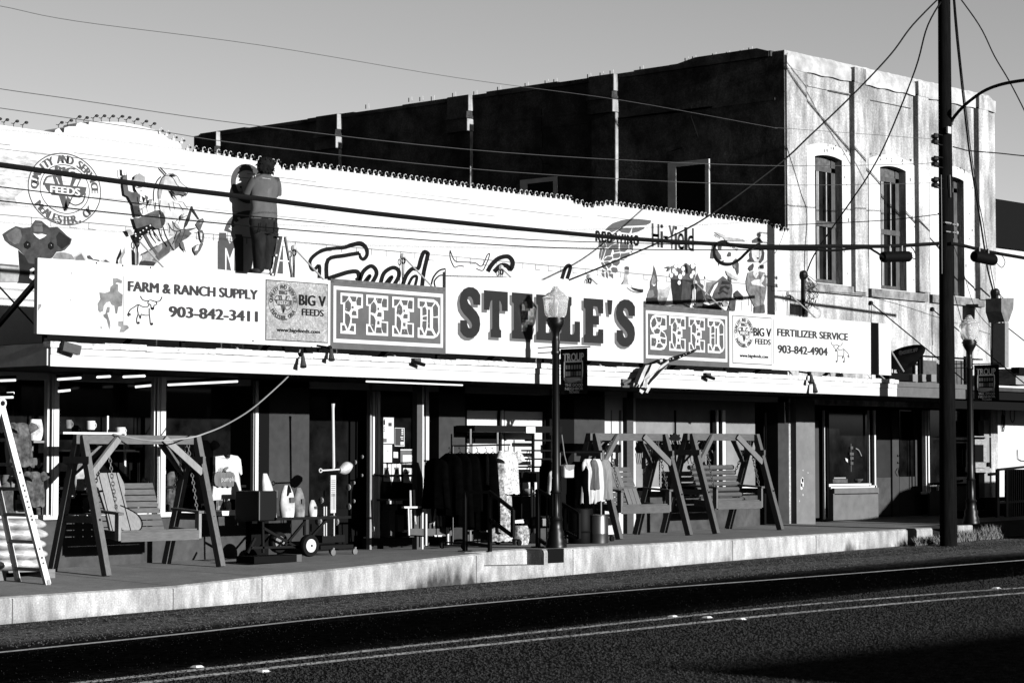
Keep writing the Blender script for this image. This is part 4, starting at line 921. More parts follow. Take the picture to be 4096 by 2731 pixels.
for word,xa,xb,zt_,spx,lab in (('FEED',X[2],X[3],4.135,[(1360,1450),(1463,1551),(1567,1654),(1669,1757)],'grey panel reading FEED in white outlined stone letters'),('SEED',X[4]+.002,X[5],4.12,[(2599,2665),(2675,2741),(2753,2818),(2829,2896)],'grey panel reading SEED in white outlined stone letters')):
    t=board('sign_board',lab,xa,xb-.004,3.105,zt_,PANG); o=Vector(t['_w'])
    fz0,fz1=3.2,zt_-.1; fa,fb=xa+.055,xb-.065
    mb=MB(o); w_=.055
    mb.poly([[(fa,fz0),(fb,fz0),(fb,fz1),(fa,fz1)],[(fa+w_,fz0+w_),(fa+w_,fz1-w_),(fb-w_,fz1-w_),(fb-w_,fz0+w_)]],lambda x,z:(x,YSF-.004,z),SIGNW); mb.build('painted_border',t)
    mb=MB(o); mb.box((xa,YSF-.004,zt_-.05),(xb-.01,YSF,zt_+.004),TOPW); mb.build('stained_edge',t)
    dz=(fz1-fz0); za,zb_=(3.335,3.94) if word=='FEED' else (3.35,3.955)
    for ch,(pa,pb) in zip(word,spx):
        mb=MB(o); mc=MB(o); x0,x1=sx(pa),sx(pb)
        shape={'F':slabF,'E':Eb,'D':slabD,'S':Sb}[ch](); cells={'F':FC,'E':EC,'D':DC,'S':SC}[ch]
        if ch=='D': shape=shape[0]
        stone(mb,mc,shape,[[(p[0]+rnd.uniform(-.012,.012),p[1]+rnd.uniform(-.006,.006)) for p in c] for c in cells],x0,x1,za,zb_)
        l=mb.build('letter',t); c_=mc.build('stone_cell',l); 
        mb=MB(o)
        for k in range(5):
            u,v=rnd.uniform(.15,.6),rnd.uniform(.1,.9); mb.poly([(x0+(x1-x0)*u,za+(zb_-za)*v),(x0+(x1-x0)*(u+.03),za+(zb_-za)*(v-.01)),(x0+(x1-x0)*(u+.02),za+(zb_-za)*(v+.02))],lambda x,z:(x,YSF-.014,z),SIGNW)
        mb.build('paint_fleck',l)
# floodlights and small fixtures on the fascia
def flood(px,py,kind,lab,first=None):
    p=PY(px,py,YFA-.12); t=thing('floodlight',lab,'floodlight',p,'small floodlights on the canopy fascia')
    DK=M('lamp_grey',.035,.6,amp=.2,scale=20)
    if kind==0:
        mb=MB(p); mb.bar((p[0]-.12,p[1]+.02,p[2]+.02),(p[0]+.12,p[1]-.03,p[2]-.03),.1,.12,DK); mb.build('lamp_head',t); mb=MB(p); mb.box((p[0]-.1,p[1]+.04,p[2]+.05),(p[0]-.04,p[1]+.12,p[2]+.1),BLACK); mb.build('bracket',t)
    elif kind==1:
        d=Vector((-.05,-.07,-.2)).normalized(); a=Vector(p)+Vector((.03,0,.1)); mb=MB(p); mb.tube([a,a+d*.06,a+d*.11,a+d*.17],[.026,.032,.04,.05],DK,10); mb.build('lamp_head',t); mb=MB(p); mb.sphere(a+Vector((.02,.05,.03)),.035,BLACK,8,6); mb.tube([a+Vector((.02,.05,.03)),(a[0]-.1,YFA+.08,a[2]+.06)],.018,BLACK,6); mb.build('bracket',t)
    else:
        mb=MB(p); mb.box((p[0]-.07,p[1],p[2]-.03),(p[0]+.07,p[1]+.1,p[2]+.04),DK); mb.tube([(p[0]-.08,p[1],p[2]-.02),(p[0]+.1,p[1]-.04,p[2]-.06)],.03,BLACK,6); mb.build('lamp_head',t)
flood(282,1391,0,'boxy floodlight near the left end of the fascia'); flood(1318,1425,1,'cone shaped floodlight hanging under the FEED panel'); flood(1205,1452,1,'small cone floodlight on the fascia under the crazed panel')
flood(1672,1443,2,'broken lamp socket on fascia under FEED panel right end'); flood(2836,1500,2,'small crooked lamp on fascia under the SEED panel'); flood(3240,1520,1,'cone floodlight on fascia under the FERTILIZER sign, upper'); flood(3253,1556,1,'cone floodlight pointing down right under the FERTILIZER sign, lower')
# gutter rope / cord from the canopy to the first swing
cp=catmull([PY(1200,1398,YFA-.03),PY(1188,1440,24.6),PY(1165,1490,24.7),PY(1100,1555,24.9),PY(1000,1640,25.2),PY(900,1700,25.5),PY(820,1733,25.68),PY(760,1750,25.72),PY(640,1762,25.8),PY(560,1757,26.0),PY(450,1734,26.3)],6)
mb=MB(cp[0]); mb.tube(cp,.011,M('pale_cord',.22,.8),6); tag(mb.build('extension_cord'),'thin pale cord sagging from the canopy edge down to the first swing beam','cord')
# ================================================================ porch swings on A-frames
WD=M('dark_swing_wood',.042,.75,amp=.32,scale=7,st=(1,9,9),amp2=.22,scale2=2.,spec=.2); WDZ=M('dark_swing_wood_upright',.042,.75,amp=.3,scale=7,st=(9,9,1),amp2=.2,scale2=2.,spec=.2); WDP=M('mid_swing_wood',.068,.75,amp=.2,scale=7,st=(6,6,1),spec=.2)
def chain(mb,p,q,mat=CHAIN,link=.075):
    p,q=Vector(p),Vector(q); d=q-p; n=max(3,int(d.length/(link*.72))); u=d.normalized(); a=u.orthogonal().normalized(); b=u.cross(a)
    for i in range(n):
        c=p+d*((i+.5)/n); s_=a if i%2 else b
        mb.tube([c+u*math.cos(t)*link*.5+s_*math.sin(t)*link*.26 for t in [k*math.pi/4 for k in range(8)]],.0075,mat,4,closed=True)
def swing(label,x0,x1,yf,yr,style,wood,woodz,pale):
    g0=zside((x0+x1)/2,yf); o=((x0+x1)/2,(yf+yr)/2,g0); t=thing('porch_swing',label,'porch swing',o,'wooden porch swings on A-frames')
    ym=(yf+yr)/2; zt_=1.80+(g0+.11)*.55
    def P(name,fn,par=t,**k):
        mb=MB(o); fn(mb); return mb.build(name,par,**k)
    for x in (x0,x1):
        for y in (yf,yr):
            ya=ym-.05 if y<ym else ym+.05
            P('leg',lambda m:m.bar((x,y,zside(x,y)),(x,ya,zt_+.01),.09,.115,woodz,up=(0,1,0)),bevel=.006)
        P('cross_brace',lambda m:m.bar((x+.01,yf+.38*(ym-yf)-.06,g0+.75),(x+.01,yr-.38*(yr-ym)+.06,g0+.75),.06,.1,woodz),bevel=.005)
        P('cross_brace',lambda m:m.bar((x-.055,ym-.3,zt_-.33),(x-.055,ym+.3,zt_-.33),.05,.1,woodz))
    P('beam',lambda m:m.bar((x0-.1,ym,zt_-.04),(x1+.1,ym,zt_-.04),.09,.13,wood),bevel=.006)
    for s,xl in ((1,x0),(-1,x1)):
        for sy in (-1,1):
            f=.72; yy=yf+(ym-yf)*f if sy<0 else yr-(yr-ym)*f
            P('knee_brace',lambda m:m.bar((xl+s*.62,ym+sy*.07,zt_-.02),(xl+s*.03,yy+sy*.05,zt_-.52),.05,.1,pale if sy<0 else woodz),bevel=.004)
    # bench
    bx0,bx1=x0+.48,x1-.16; yb=ym-.28; sz_=g0+.56
    if style==1: bx0=x0+.5; bx1=x1-.14
    P('apron',lambda m:m.bar((bx0,yb,sz_-.07),(bx1,yb,sz_-.07),.04,.14,wood),bevel=.004)
    P('side_rail',lambda m:m.bar((bx0+.03,yb+.02,sz_-.06),(bx0+.03,yb+.55,sz_-.02),.05,.12,woodz)); P('side_rail',lambda m:m.bar((bx1-.03,yb+.02,sz_-.06),(bx1-.03,yb+.55,sz_-.02),.05,.12,woodz))
    for k in range(5): P('seat_slat',lambda m:m.box((bx0,yb+.03+k*.1,sz_+.0-.012*k),(bx1,yb+.11+k*.1,sz_+.022-.012*k),wood))
    bw=.35
    def back(u,v,off=0.): return (bx0-.12*(style==1)+.04+(bx1-bx0-.3*(style!=3)+.1*(style==1))*u, yb+.42+.3*v-off, sz_-.03+.72*v) 
    ns=8 if style!=3 else 7
    for k in range(ns):
        v0=(k+.06)/ns; v1=(k+.9)/ns
        if style==3:
            a,b=Vector(back(0,(v0+v1)/2)),Vector(back(1,(v0+v1)/2)); P('back_slat',lambda m:m.tube([a,b],.045,wood,8),smooth=True)
        else:
            def f(m):
                q=[back(0,v0),back(1,v0),back(1,v1),back(0,v1)]; q2=[back(0,v0,-.025),back(1,v0,-.025),back(1,v1,-.025),back(0,v1,-.025)]
                m.add(q+q2,[(0,1,2,3),(4,7,6,5),(0,4,5,1),(1,5,6,2),(2,6,7,3),(3,7,4,0)],wood)
            P('back_slat',f)
    def board(u0,u1,v0,v1,mat,lean=0.):
        def f(m):
            q=[back(u0,v0,.03),back(u1,v0,.03),back(u1+lean,v1,.03),back(u0+lean,v1,.03)]; q2=[back(u0,v0,.005),back(u1,v0,.005),back(u1+lean,v1,.005),back(u0+lean,v1,.005)]
            m.add(q+q2,[(0,1,2,3),(4,7,6,5),(0,4,5,1),(1,5,6,2),(2,6,7,3),(3,7,4,0)],mat)
        P('back_board',f)
    if style==1:
        # four upright boards cut to a guitar outline
        LF=[(0,.17),(.15,.17),(.3,.18),(.46,.17),(.6,.19),(.75,.21),(.86,.18),(.98,.08),(1.1,.05),(1.2,.07)]; RF=[(0,.6),(.12,.63),(.25,.64),(.36,.61),(.46,.52),(.56,.46),(.68,.47),(.8,.52),(.98,.54),(1.2,.5)]
        for a,b in ((.03,.19),(.205,.325),(.34,.455),(.47,.66)):
            vv=[1.2*k/24 for k in range(25)]; rows=[(v,max(a,interp(LF,v)),min(b,interp(RF,v))) for v in vv]; rows=[r_ for r_ in rows if r_[2]-r_[1]>.015]
            if len(rows)<2: continue
            P('guitar_board',lambda m:m.loft([[back(u0,v,.05),back(u1,v,.05),back(u1,v,.015),back(u0,v,.015)] for v,u0,u1 in rows],WOODP))
        P('guitar_outline',lambda m:m.tube([back(u,v,.05) for u,v in catmull([(.40,.55),(.5,.48),(.62,.36),(.66,.2),(.6,.06),(.45,.02),(.25,.1)],4)],.01,BLACK,5))
        P('guitar_outline',lambda m:m.tube([back(u,v,.05) for u,v in catmull([(.02,1.18),(-.02,1.05),(.02,.92),(.12,.84),(.2,.84)],4)],.016,BLACK,5))
    elif style==2:
        for k in range(3): board(.34+.11*k,.44+.11*k,.48,1.,pale); board(.62+.12*k,.73+.12*k,.0,.45,pale)
        board(0,1,.45,.5,wood)
    else:
        for k in range(4): board(.02+.11*k,.12+.11*k,.0,.95-.0*k,M('shaded_board',.02,.8,amp=.3,scale=6),-.0)  # shadow across the bench put into the dark colour of these boards
    for xl in (x0,x1):
        for zz_,ff in ((zt_-.08,.96),(g0+.75,.38)): P('bolt',lambda m:m.lathe([(.018,-.012),(.018,0.),(.005,.001)],(xl,yf+(ym-yf)*ff-.064,zz_),BLKMET,8,'y'))
    for x in (bx0-.02,bx1+.02):
        P('arm_rest',lambda m:m.bar((x,yb-.04,sz_+.26),(x,yb+.6,sz_+.3),.1,.035,woodz)); P('arm_post',lambda m:m.bar((x,yb+.03,sz_-.12),(x,yb+.03,sz_+.25),.05,.09,pale,up=(0,1,0)))
    for x in (bx0-.02,bx1+.02):
        top_=Vector((x,ym,zt_-.1)); mid=Vector((x,ym+.02,sz_+.62))
        P('chain',lambda m:(chain(m,top_,(x,yb+.06,sz_+.28)),)); P('chain',lambda m:(chain(m,top_+Vector((0,.03,0)),(x,yb+.62,sz_+.55)),))
    return t
XA=lambda px,Y: PY(px,2000,Y)[0]
swing('wooden A-frame porch swing with guitar shaped back, left by the T-shirt',XA(430,25.75),XA(886,25.75),25.75,27.0,1,WOOD,WOODZ,WOODP)
swing('wooden A-frame porch swing with a basket weave back, between the bin and the third swing',XA(2478,25.7),XA(2757,25.7),25.7,26.94,2,WD,WDZ,WDP)
swing('wooden A-frame porch swing with round log slats, right end nearest the grey pier',XA(2865,25.7),XA(3122,25.7),25.7,26.94,3,WD,WDZ,WDP)
# ================================================================ articulated ladder at the left edge
y1,y2=25.2,25.85; A=PY(190,2336,y1); T=PY(20,1612,y1); o=(A[0],(y1+y2)/2,A[2]); lad=thing('folding_ladder','bright aluminium folding ladder standing open at the left picture edge','ladder',o)
LAL=M('ladder_aluminium',.42,.5,amp=.12,scale=8,spec=.4); LST=M('ladder_sticker',.06,.6,amp=.6,scale=30)
d=Vector(T)-Vector(A)
def LP(s,y,w=0): 
    sp=.0 if y<25.5 else .0; q=Vector(A)+d*s; yy=y+(.1*s if y<25.5 else -.1*s); return Vector((q.x,yy,q.z))
for y in (y1,y2):
    mb=MB(o); mb.bar(LP(0,y),LP(1,y),.06,.085 if y<25.5 else .06,LAL,up=(1,0,0)); r=mb.build('rail',lad,bevel=.004)
    mb=MB(o); mb.bar(LP(-.01,y),LP(.025,y),.085,.045,M('rubber_foot',.2,.8),up=(1,0,0)); mb.build('rubber_foot',r)
    mb=MB(o)
    for s in (.12,.15,.2,.36,.38,.43,.46,.49,.52,.55,.62):
        if y<25.5: q=LP(s,y)+Vector((0,-.04,0)); mb.box((q.x-.015,q.y,q.z-.015),(q.x+.012,q.y+.004,q.z+rnd.uniform(.004,.02)),LST)
    if mb.v: mb.build('sticker',r)
    mb=MB(o); q=Vector(LP(1.0,y)); mb.lathe([(.02,-.05),(.07,-.04),(.075,0),(.07,.04),(.02,.05)],q,LAL,12,'y'); mb.lathe([(.035,-.055),(.035,.055)],q,RUBBER,10,'y'); mb.build('hinge',lad)
    E=Vector((A[0]-2.2*(A[0]-T[0]),y,A[2])); mb=MB(o); mb.bar(LP(.99,y),E,.075,.03,LAL,up=(1,0,0)); mb.build('rail',lad)
RG=M('ladder_rung',.075,.55,amp=.1,scale=9,spec=.4)
for s in (.08,.235,.385,.53,.665,.80,.925):
    mb=MB(o); mb.bar(LP(s,y1),LP(s,y2),.06,.045,RG); mb.build('rung',lad)
# ================================================================ pallet of wrapped feed bags
FB=M('shrink_wrapped_bag',.3,.35,amp=.55,scale=5,st=(1,1,3),amp2=.4,scale2=2.,spec=.5)
PAL=M('pallet_board',.12,.85,amp=.25,scale=6,st=(1,6,6))
px0,px1=17.55,19.3; py0,py1=26.05,27.05; gz=zside(18.5,26.3)
po=((px0+px1)/2,(py0+py1)/2,gz); pal=thing('pallet','wooden pallet under the wrapped feed bags behind the ladder','pallet',po)
for k in range(6): mb=MB(po); mb.box((px0,py0+k*.18,gz+.1),(px1,py0+.12+k*.18,gz+.125),PAL); mb.build('deck_board',pal)
for x in (px0,(px0+px1)/2-.05,px1-.12): mb=MB(po); mb.box((x,py0,gz+.0),(x+.12,py0+.98,gz+.1),PAL); mb.build('stringer',pal)
def bag(bo,w,dp,h,name,label,group,mat):
    mb=MB(bo); R=[]
    for i in range(9):
        v=i/8; k=math.sin(math.pi*min(max(v,.06),.94))**.16; ring_=[]
        for j in range(20):
            a=2*math.pi*j/20; c,s=math.cos(a),math.sin(a); q=(abs(c)**4+abs(s)**4)**(-.25)
            ring_.append((bo[0]+w/2*c*q*k*(1+.03*math.sin(3*a+bo[0]*9)),bo[1]+dp/2*s*q*k*(1+.03*math.cos(2*a+bo[2]*20)),bo[2]+h*v+.012*math.sin(2*a+bo[0]*5)*math.sin(math.pi*v)))
        R.append(ring_)
    mb.loft(R,mat); ob=mb.build(name,smooth=True); return tag(ob,label,'feed bag',group)
lay=['bottom','second','third','fourth','top']
for L_ in range(5):
    z=gz+.127+L_*.135
    bag((18.82+.02*(L_%2),26.5,z),.98,.86,.145,'feed_bag','%s wrapped feed bag of the right hand column on the pallet'%lay[L_],'wrapped feed bags on the pallet',FB)
    bag((17.86,26.5,z),.86,.86,.145,'feed_bag','%s wrapped feed bag of the left hand column on the pallet'%lay[L_],'wrapped feed bags on the pallet',FB)
# ================================================================ clothes
def garment(name,label,c,w,h,mat,th=.16,flat='x',flare=1.15,neck=.35,folds=7,group=None,cat='garment',sleeve=None):
    # c is the top middle; flat='x' faces the street, flat='y' hangs edge on
    mb=MB((c[0],c[1],c[2]-h)); R=[]; n=36; ph=rnd.uniform(0,6)
    for i in range(15):
        v=i/14; ww=w/2*(neck+(1-neck)*min(1,(v/.12))**.5 if v<.12 else 1-.06*math.sin(math.pi*min(1,v*1.6))+(flare-1)*v); tt=th/2*(.35+.65*min(1,v*4)); ring_=[]
        for k in range(n):
            a=2*math.pi*k/n; e=1+.22*math.sin(folds*a+ph+.8*v)*v**.6+.08*math.sin(2.3*folds*a+ph*2+3*v)*v; x,y=ww*math.cos(a)*(1+.04*math.sin(5*v+ph)),tt*math.sin(a)*e
            p=(x,y) if flat=='x' else (y,x)
            ring_.append((c[0]+p[0],c[1]+p[1],c[2]-h*v+(.012*math.sin(folds*a+ph) if i==14 else 0)))
        R.append(ring_)
    mb.loft(R,mat)
    if sleeve:
        for s in (-1,1):
            a=Vector((c[0]+s*w*.42,c[1],c[2]-.05)); b=Vector((c[0]+s*w*(.42+sleeve),c[1]-.04,c[2]-.05-sleeve*w*1.6)); mb.tube([a,(a+b)/2+Vector((0,-.015,0)),b],[.07,.085,.085],mat,10)
    ob=mb.build(name,smooth=True); return tag(ob,label,cat,group)
def hanger(c,label,mat=BLKMET,flat='x',group='garment hangers'):
    o_=(c[0],c[1],c[2]); mb=MB(o_); dv=Vector((.17,0,0)) if flat=='x' else Vector((0,.17,0)); q=Vector(c)
    mb.tube([q-dv+Vector((0,0,-.09)),q+Vector((0,0,-.02)),q+dv+Vector((0,0,-.09))],.007,mat,5); mb.tube([q+Vector((0,0,-.02)),q+Vector((0,0,.03)),q+dv*.12+Vector((0,0,.06)),q+dv*.2+Vector((0,0,.03))],.005,mat,5)
    return tag(mb.build('hanger'),label,'hanger',group)
BLKCL=M('black_cloth',.001,.95,amp=.4,scale=8,spec=0.); GRYCL=M('grey_cloth',.07,.9,amp=.25,scale=9,st=(5,5,1)); WHTCL=M('white_cloth',.32,.9,amp=.12,scale=8,st=(6,6,1)); PALCL=M('pale_cloth',.13,.9,amp=.2,scale=8,st=(6,6,1))
FLOR=M('floral_cloth',.36,.9,amp=.75,scale=26,amp2=.25,scale2=6); FLOD=M('dark_floral_cloth',.2,.9,amp=.95,scale=20,amp2=.4,scale2=5); CAMO=M('camouflage_cloth',.05,.9,amp=.95,scale=11,amp2=.4,scale2=4)
# T-shirt with pumpkin print
c=PY(903,1822,26.85); tee=thing('t_shirt','white T-shirt with a pumpkin print on a hanger beside the first swing','T-shirt',(c[0],c[1],c[2]-.68))
to_=(c[0],c[1],c[2]-.68)
mb=MB(to_); Y=26.85
OUT=Zm(0,1600,2.2402,[(1915,505),(1985,495),(2000,520),(2020,528),(2045,515),(2050,488),(2120,500),(2140,530),(2152,590),(2166,660),(2150,672),(2120,640),(2135,720),(2158,890),(2060,884),(1985,886),(1890,900),(1893,815),(1905,700),(1914,640),(1912,580)])
def bulge(px,py,s):
    p=PY(px,py,Y); u=(px-903)/60; return (p[0],Y+s*(.05-.02*u*u)+.012*math.sin(px*.19+py*.03),p[2])
mb.prism(OUT,lambda a,b:bulge(a,b,-1),lambda a,b:bulge(a,b,.6),WHTCL); mb.build('shirt_body',tee)
mb=MB(to_); PK=M('pumpkin_print',.085,.9,amp=.3,scale=7,st=(3,1,.6)); fnp=lambda a,b:(PY(a,b,Y-.085))
for cx_,rx_ in ((868,.0),(879,0),(899,0),(919,0),(930,0)):
    w_=11 if cx_ in(868,930) else 17; mb.poly([(cx_+w_*math.cos(t),1916+33*(.86 if w_==11 else 1)*math.sin(t)+(cx_-899)*.03) for t in [k*math.pi/8 for k in range(16)]],lambda a,b,cx_=cx_:tuple(Vector(PY(a,b,Y-.085-.001*abs(cx_-899)/10))),PK)
mb.poly([(893,1888),(899,1872),(913,1864),(914,1872),(905,1880),(906,1889)],fnp,PK)
text(mb,'ello',PY(864,1880,Y)[0],PY(884,1880,Y)[0],PY(870,1884,Y)[2],PY(870,1868,Y)[2],Y-.085,PK); text(mb,'pumpkin',PY(869,1915,Y)[0],PY(932,1915,Y)[0],PY(868,1930,Y)[2],PY(868,1906,Y)[2],Y-.098,WHTCL)
mb.build('pumpkin_print',tee)
hanger((c[0],26.85,c[2]+.03),'dark hanger holding the pumpkin T-shirt')
# mannequin-like dark coat left of it
for (px,py,h,w,mt,lab) in ((815,1760,.95,.36,BLKCL,'dark floral jacket hanging left of the T-shirt behind swing post'),(85,1690,.62,.34,CAMO,'camouflage jacket hanging in the window behind the ladder'),(138,1885,.5,.3,CAMO,'camouflage shirt hanging low in the window right of the ladder')):
    p=PY(px,py,27.0 if px>500 else 27.15); garment('jacket',lab,p,w,h,mt,cat='jacket',sleeve=.12,group='jackets hung on the shopfront')
for px,py,lab in ((905,1895,'x'),): pass
for px,py in ((30,1930),(165,1960),(690,1885),(700,1960)):
    p=PY(px,py,27.5); garment('camo_trousers',{30:'camouflage trousers hanging far left in window',165:'camouflage trousers hanging in the window beside ladder',690:'camouflage vest beside white mullion right of the swing, upper',700:'camouflage trousers beside white mullion right of the swing, lower'}[px],p,.22,.5,CAMO,cat='clothing',group='camouflage clothes in the window')
# window shelf and the small wares on it
sh=PY(300,1775,27.45); 
def shelf(label,px0,px1,py,Y,mat=ALUD):
    a,b=PY(px0,py,Y),PY(px1,py,Y); o_=((a[0]+b[0])/2,Y,a[2]); t=thing('window_shelf',label,'shelf',o_,'shelves in the shop window'); mb=MB(o_); mb.box((a[0],Y-.1,a[2]-.03),(b[0],Y+.2,a[2]),mat); mb.build('board',t)
    for x in (a[0]+.05,b[0]-.05): mb=MB(o_); mb.bar((x,Y+.18,a[2]-.35),(x,Y+.18,a[2]+.25),.03,.03,mat); mb.build('upright',t)
    return t
shelf('upper window shelf carrying mugs above the swing beam',236,470,1727,27.45,ALU); shelf('lower window shelf with small wares behind the swing',232,540,1797,27.45,ALU); shelf('short window shelf with a feed sack behind the ladder',118,172,1762,27.45,ALUD)
MUG=M('mug_glaze',.42,.4,amp=.1,scale=6); MUGG=M('grey_mug_glaze',.12,.5,amp=.4,scale=9)
for px,py,r,h,mt,lab in ((363,1718,.062,.13,MUG,'white mug on the upper window shelf above the swing beam'),(274,1713,.045,.125,MUGG,'grey tumbler on upper window shelf left of the white mug'),(482,1735,.07,.1,MUG,'white jug on the upper shelf at the right knee brace'),(433,1785,.08,.09,MUG,'white bowl on lower window shelf under the beam')):
    p=PY(px,py,27.4); t=thing('mug',lab,'mug',p,'mugs and jugs in the window'); mb=MB(p); mb.lathe([(r*.9,0),(r,.01),(r*1.05,h),(r*.9,h),(r*.85,.02)],p,mt,14); mb.build('cup_body',t,smooth=True); mb=MB(p); mb.tube([(p[0]+r+.035*math.sin(a),p[1],p[2]+h*.5-h*.32*math.cos(a)) for a in [k*math.pi/6 for k in range(7)]],.009,mt,5); mb.build('handle',t)
p=PY(140,1760,27.4); bag((p[0],p[1],p[2]),.22,.14,.3,'seed_sack','pale printed seed sack standing on the short window shelf','small sacks',M('printed_sack',.36,.7,amp=.6,scale=7,amp2=.2,scale2=3))
for px,py,w,h,lab in ((318,1915,.2,.34,'white plastic figure in window left of swing leg'),(283,1965,.12,.2,'small white bag in window at the swing leg foot'),(137,1850,.16,.14,'grey carton on the window ledge behind the ladder'),(545,1778,.2,.18,'dark toy on the window shelf right of the bench')):
    p=PY(px,py,27.4); bag((p[0],p[1],p[2]-h/2),w,.14,h,'small_sack',lab,'small sacks',M('pale_sack',.3,.7,amp=.5,scale=6) if 'white' in lab else (GRYCL if 'grey' in lab else BLKCL))
# ================================================================ cart with bags
CY=26.15; dz=PY(1200,2065,CY)[2]; cx0,cx1=PY(1062,2065,CY)[0],PY(1360,2065,CY)[0]; cg=zside(24.3,CY)
o=((cx0+cx1)/2,CY,cg); cart=thing('garden_cart','black flatbed garden cart with pale wheel hubs loaded with bags','cart',o)
mb=MB(o); mb.box((cx0,CY-.25,dz-.04),(cx1,CY+.45,dz),BLKMET); mb.build('flatbed',cart)
hx0,hx1=PY(1000,2060,CY)[0],PY(1072,2060,CY)[0]; hz=PY(1030,1962,CY)[2]
mb=MB(o); mb.box((hx0,CY-.2,dz-.05),(hx1,CY+.35,hz),BLKMET); mb.build('bin',cart,bevel=.02)
for a,b in (((1050,2085),(1052,2210)),((1052,2110),(1190,2190)),((1215,2090),(1140,2180)),((1000,2190),(1215,2185)),((1218,2070),(1218,2140)),((1305,2078),(1250,2140)),((990,2210),(1020,2150))):
    mb=MB(o); mb.bar(PY(*a,CY-.1),PY(*b,CY-.1),.035,.035,BLKMET); mb.build('frame_bar',cart)
for px,py,r,Y in ((1236,2181,.17,CY-.22),(1112,2168,.16,CY+.12)):
    p=PY(px,py,Y); mb=MB(o); mb.lathe([(r*.62,-.05),(r*.95,-.05),(r,-.025),(r,.025),(r*.95,.05),(r*.62,.05)],p,RUBBER,24,'y'); wh=mb.build('wheel',cart,smooth=True)
    mb=MB(o); mb.lathe([(.01,-.06),(r*.6,-.05),(r*.6,.04)],p,WHITE if px>1200 else PALCL,20,'y'); mb.lathe([(.015,-.075),(.02,-.055)],p,paint(.03),8,'y'); mb.build('hub',wh)
SACK=M('white_sack',.34,.6,amp=.35,scale=6,amp2=.3,scale2=2.5); SACKG=M('grey_sack',.11,.6,amp=.6,scale=7,amp2=.3,scale2=3)
for px,pt,w,h,dp,mt,lab in ((1083,1895,.2,.66,.2,SACK,'tall slim white bag leaning at left end of the cart'),(1148,1945,.26,.48,.2,SACK,'squat white bag with a dark crest on the cart'),(1195,1948,.2,.44,.18,SACKG,'grey printed bag behind the white ones on the cart'),(1250,1996,.14,.25,.14,SACK,'smallest white bag at the right end of the cart bed')):
    p=PY(px,2063,CY-.05); mb=MB((p[0],p[1],dz)); R=[]
    for i in range(10):
        v=i/9; k=(.82+.25*math.sin(math.pi*min(1,v*1.25)))*(1 if v<.8 else 1-(v-.8)*3.2*.8); tk=(1-.85*v**3)
        R.append([(p[0]+w/2*k*math.cos(a)+(v*.0-.12*v*(px<1100)),p[1]+dp/2*tk*math.sin(a)*(1+.08*math.sin(4*a)),dz+h*v) for a in [2*math.pi*j/16 for j in range(16)]])
    mb.loft(R,mt); b_=mb.build('feed_sack',smooth=True); tag(b_,lab,'bag','bags on the garden cart')
    mb=MB((p[0],p[1],dz)); mb.box((p[0]-w*.12,p[1]-dp*.56,dz+h*.45),(p[0]+w*.2,p[1]-dp*.5,dz+h*.62),paint(.04)); 
    if px==1148: mb.prism([(-.5,.66),(.35,.66),(.2,.9),(.0,1.),(-.3,.85)],lambda u,v:(p[0]+w*.5*u,p[1]-dp*.5*(1-v*.5),dz+h*v),lambda u,v:(p[0]+w*.5*u,p[1]-dp*.2*(1-v*.5),dz+h*v),BLACK)
    mb.build('printed_label',b_)
# plank box on the ground
p=PY(1160,2230,25.75); q=PY(990,2200,25.75); mb=MB((p[0],25.75,cg)); mb.box((q[0],25.6,cg-.02),(p[0],26.0,cg+.08),BLACK); mb.box((p[0],25.6,cg-.02),(p[0]+.1,25.98,cg+.085),paint(.05)); tag(mb.build('timber_block'),'dark timber block lying on pavement under the cart','timber')
# tall display stand with label strip and scoop
SY=26.3; p=PY(1332,2195,SY); so2=(p[0],SY,zside(p[0],SY)); st_=thing('rolling_stand','black rolling stand with label strips and long handled tools right of the cart','stand',so2)
zz=so2[2]
mb=MB(so2); mb.box((p[0]-.28,SY-.02,zz+.1),(p[0]+.42,SY+.4,zz+.16),BLKMET); mb.build('base',st_)
for dx,dy in ((-.05,-.05),(.42,-.05),(.3,.35),(-.2,.35)):
    mb=MB(so2); mb.lathe([(.03,-.02),(.05,-.015),(.05,.015),(.03,.02)],(p[0]+dx,SY+dy,zz+.05),M('caster_wheel',.1,.5),12,'y'); mb.tube([(p[0]+dx,SY+dy,zz+.05),(p[0]+dx+.02,SY+dy,zz+.12)],.015,ALUD,5); mb.build('caster',st_)
mb=MB(so2); a,b=PY(1318,1900,SY),PY(1338,2050,SY); mb.box((a[0],SY-.03,b[2]),(b[0],SY,a[2]),WHITE); lb=mb.build('label_strip',st_); 
mb=MB(so2)
for k in range(9): 
    z_=b[2]+(a[2]-b[2])*(.45+.05*k); mb.box((a[0]+.01,SY-.033,z_),(b[0]-.015,SY-.031,z_+.012),paint(.05))
for k in range(3): mb.box((a[0]+.02+.03*k,SY-.033,b[2]+.05),(a[0]+.03+.03*k,SY-.031,b[2]+.3),paint(.04))
mb.build('printed_text',lb)
for px in (1296,1305,1336):
    mb=MB(so2); mb.tube([PY(px,2025,SY),PY(px,2142,SY)],.012,WHITE,6); mb.build('wire_upright',st_)
mb=MB(so2); mb.box((p[0]-.18,SY+.05,zz+.2),(p[0]+.3,SY+.35,PY(1330,2140,SY)[2]),BLKMET); mb.build('rack_box',st_)
a=PY(1332,1614,SY); b=PY(1335,1880,SY); mb=MB((b[0],b[1],b[2])); mb.tube([a,(a[0],a[1],a[2]-.08),b],[.03,.022,.022],WHITE,8); tag(mb.build('broom_handle'),'tall white broom handle standing upright in the rolling stand','pole')
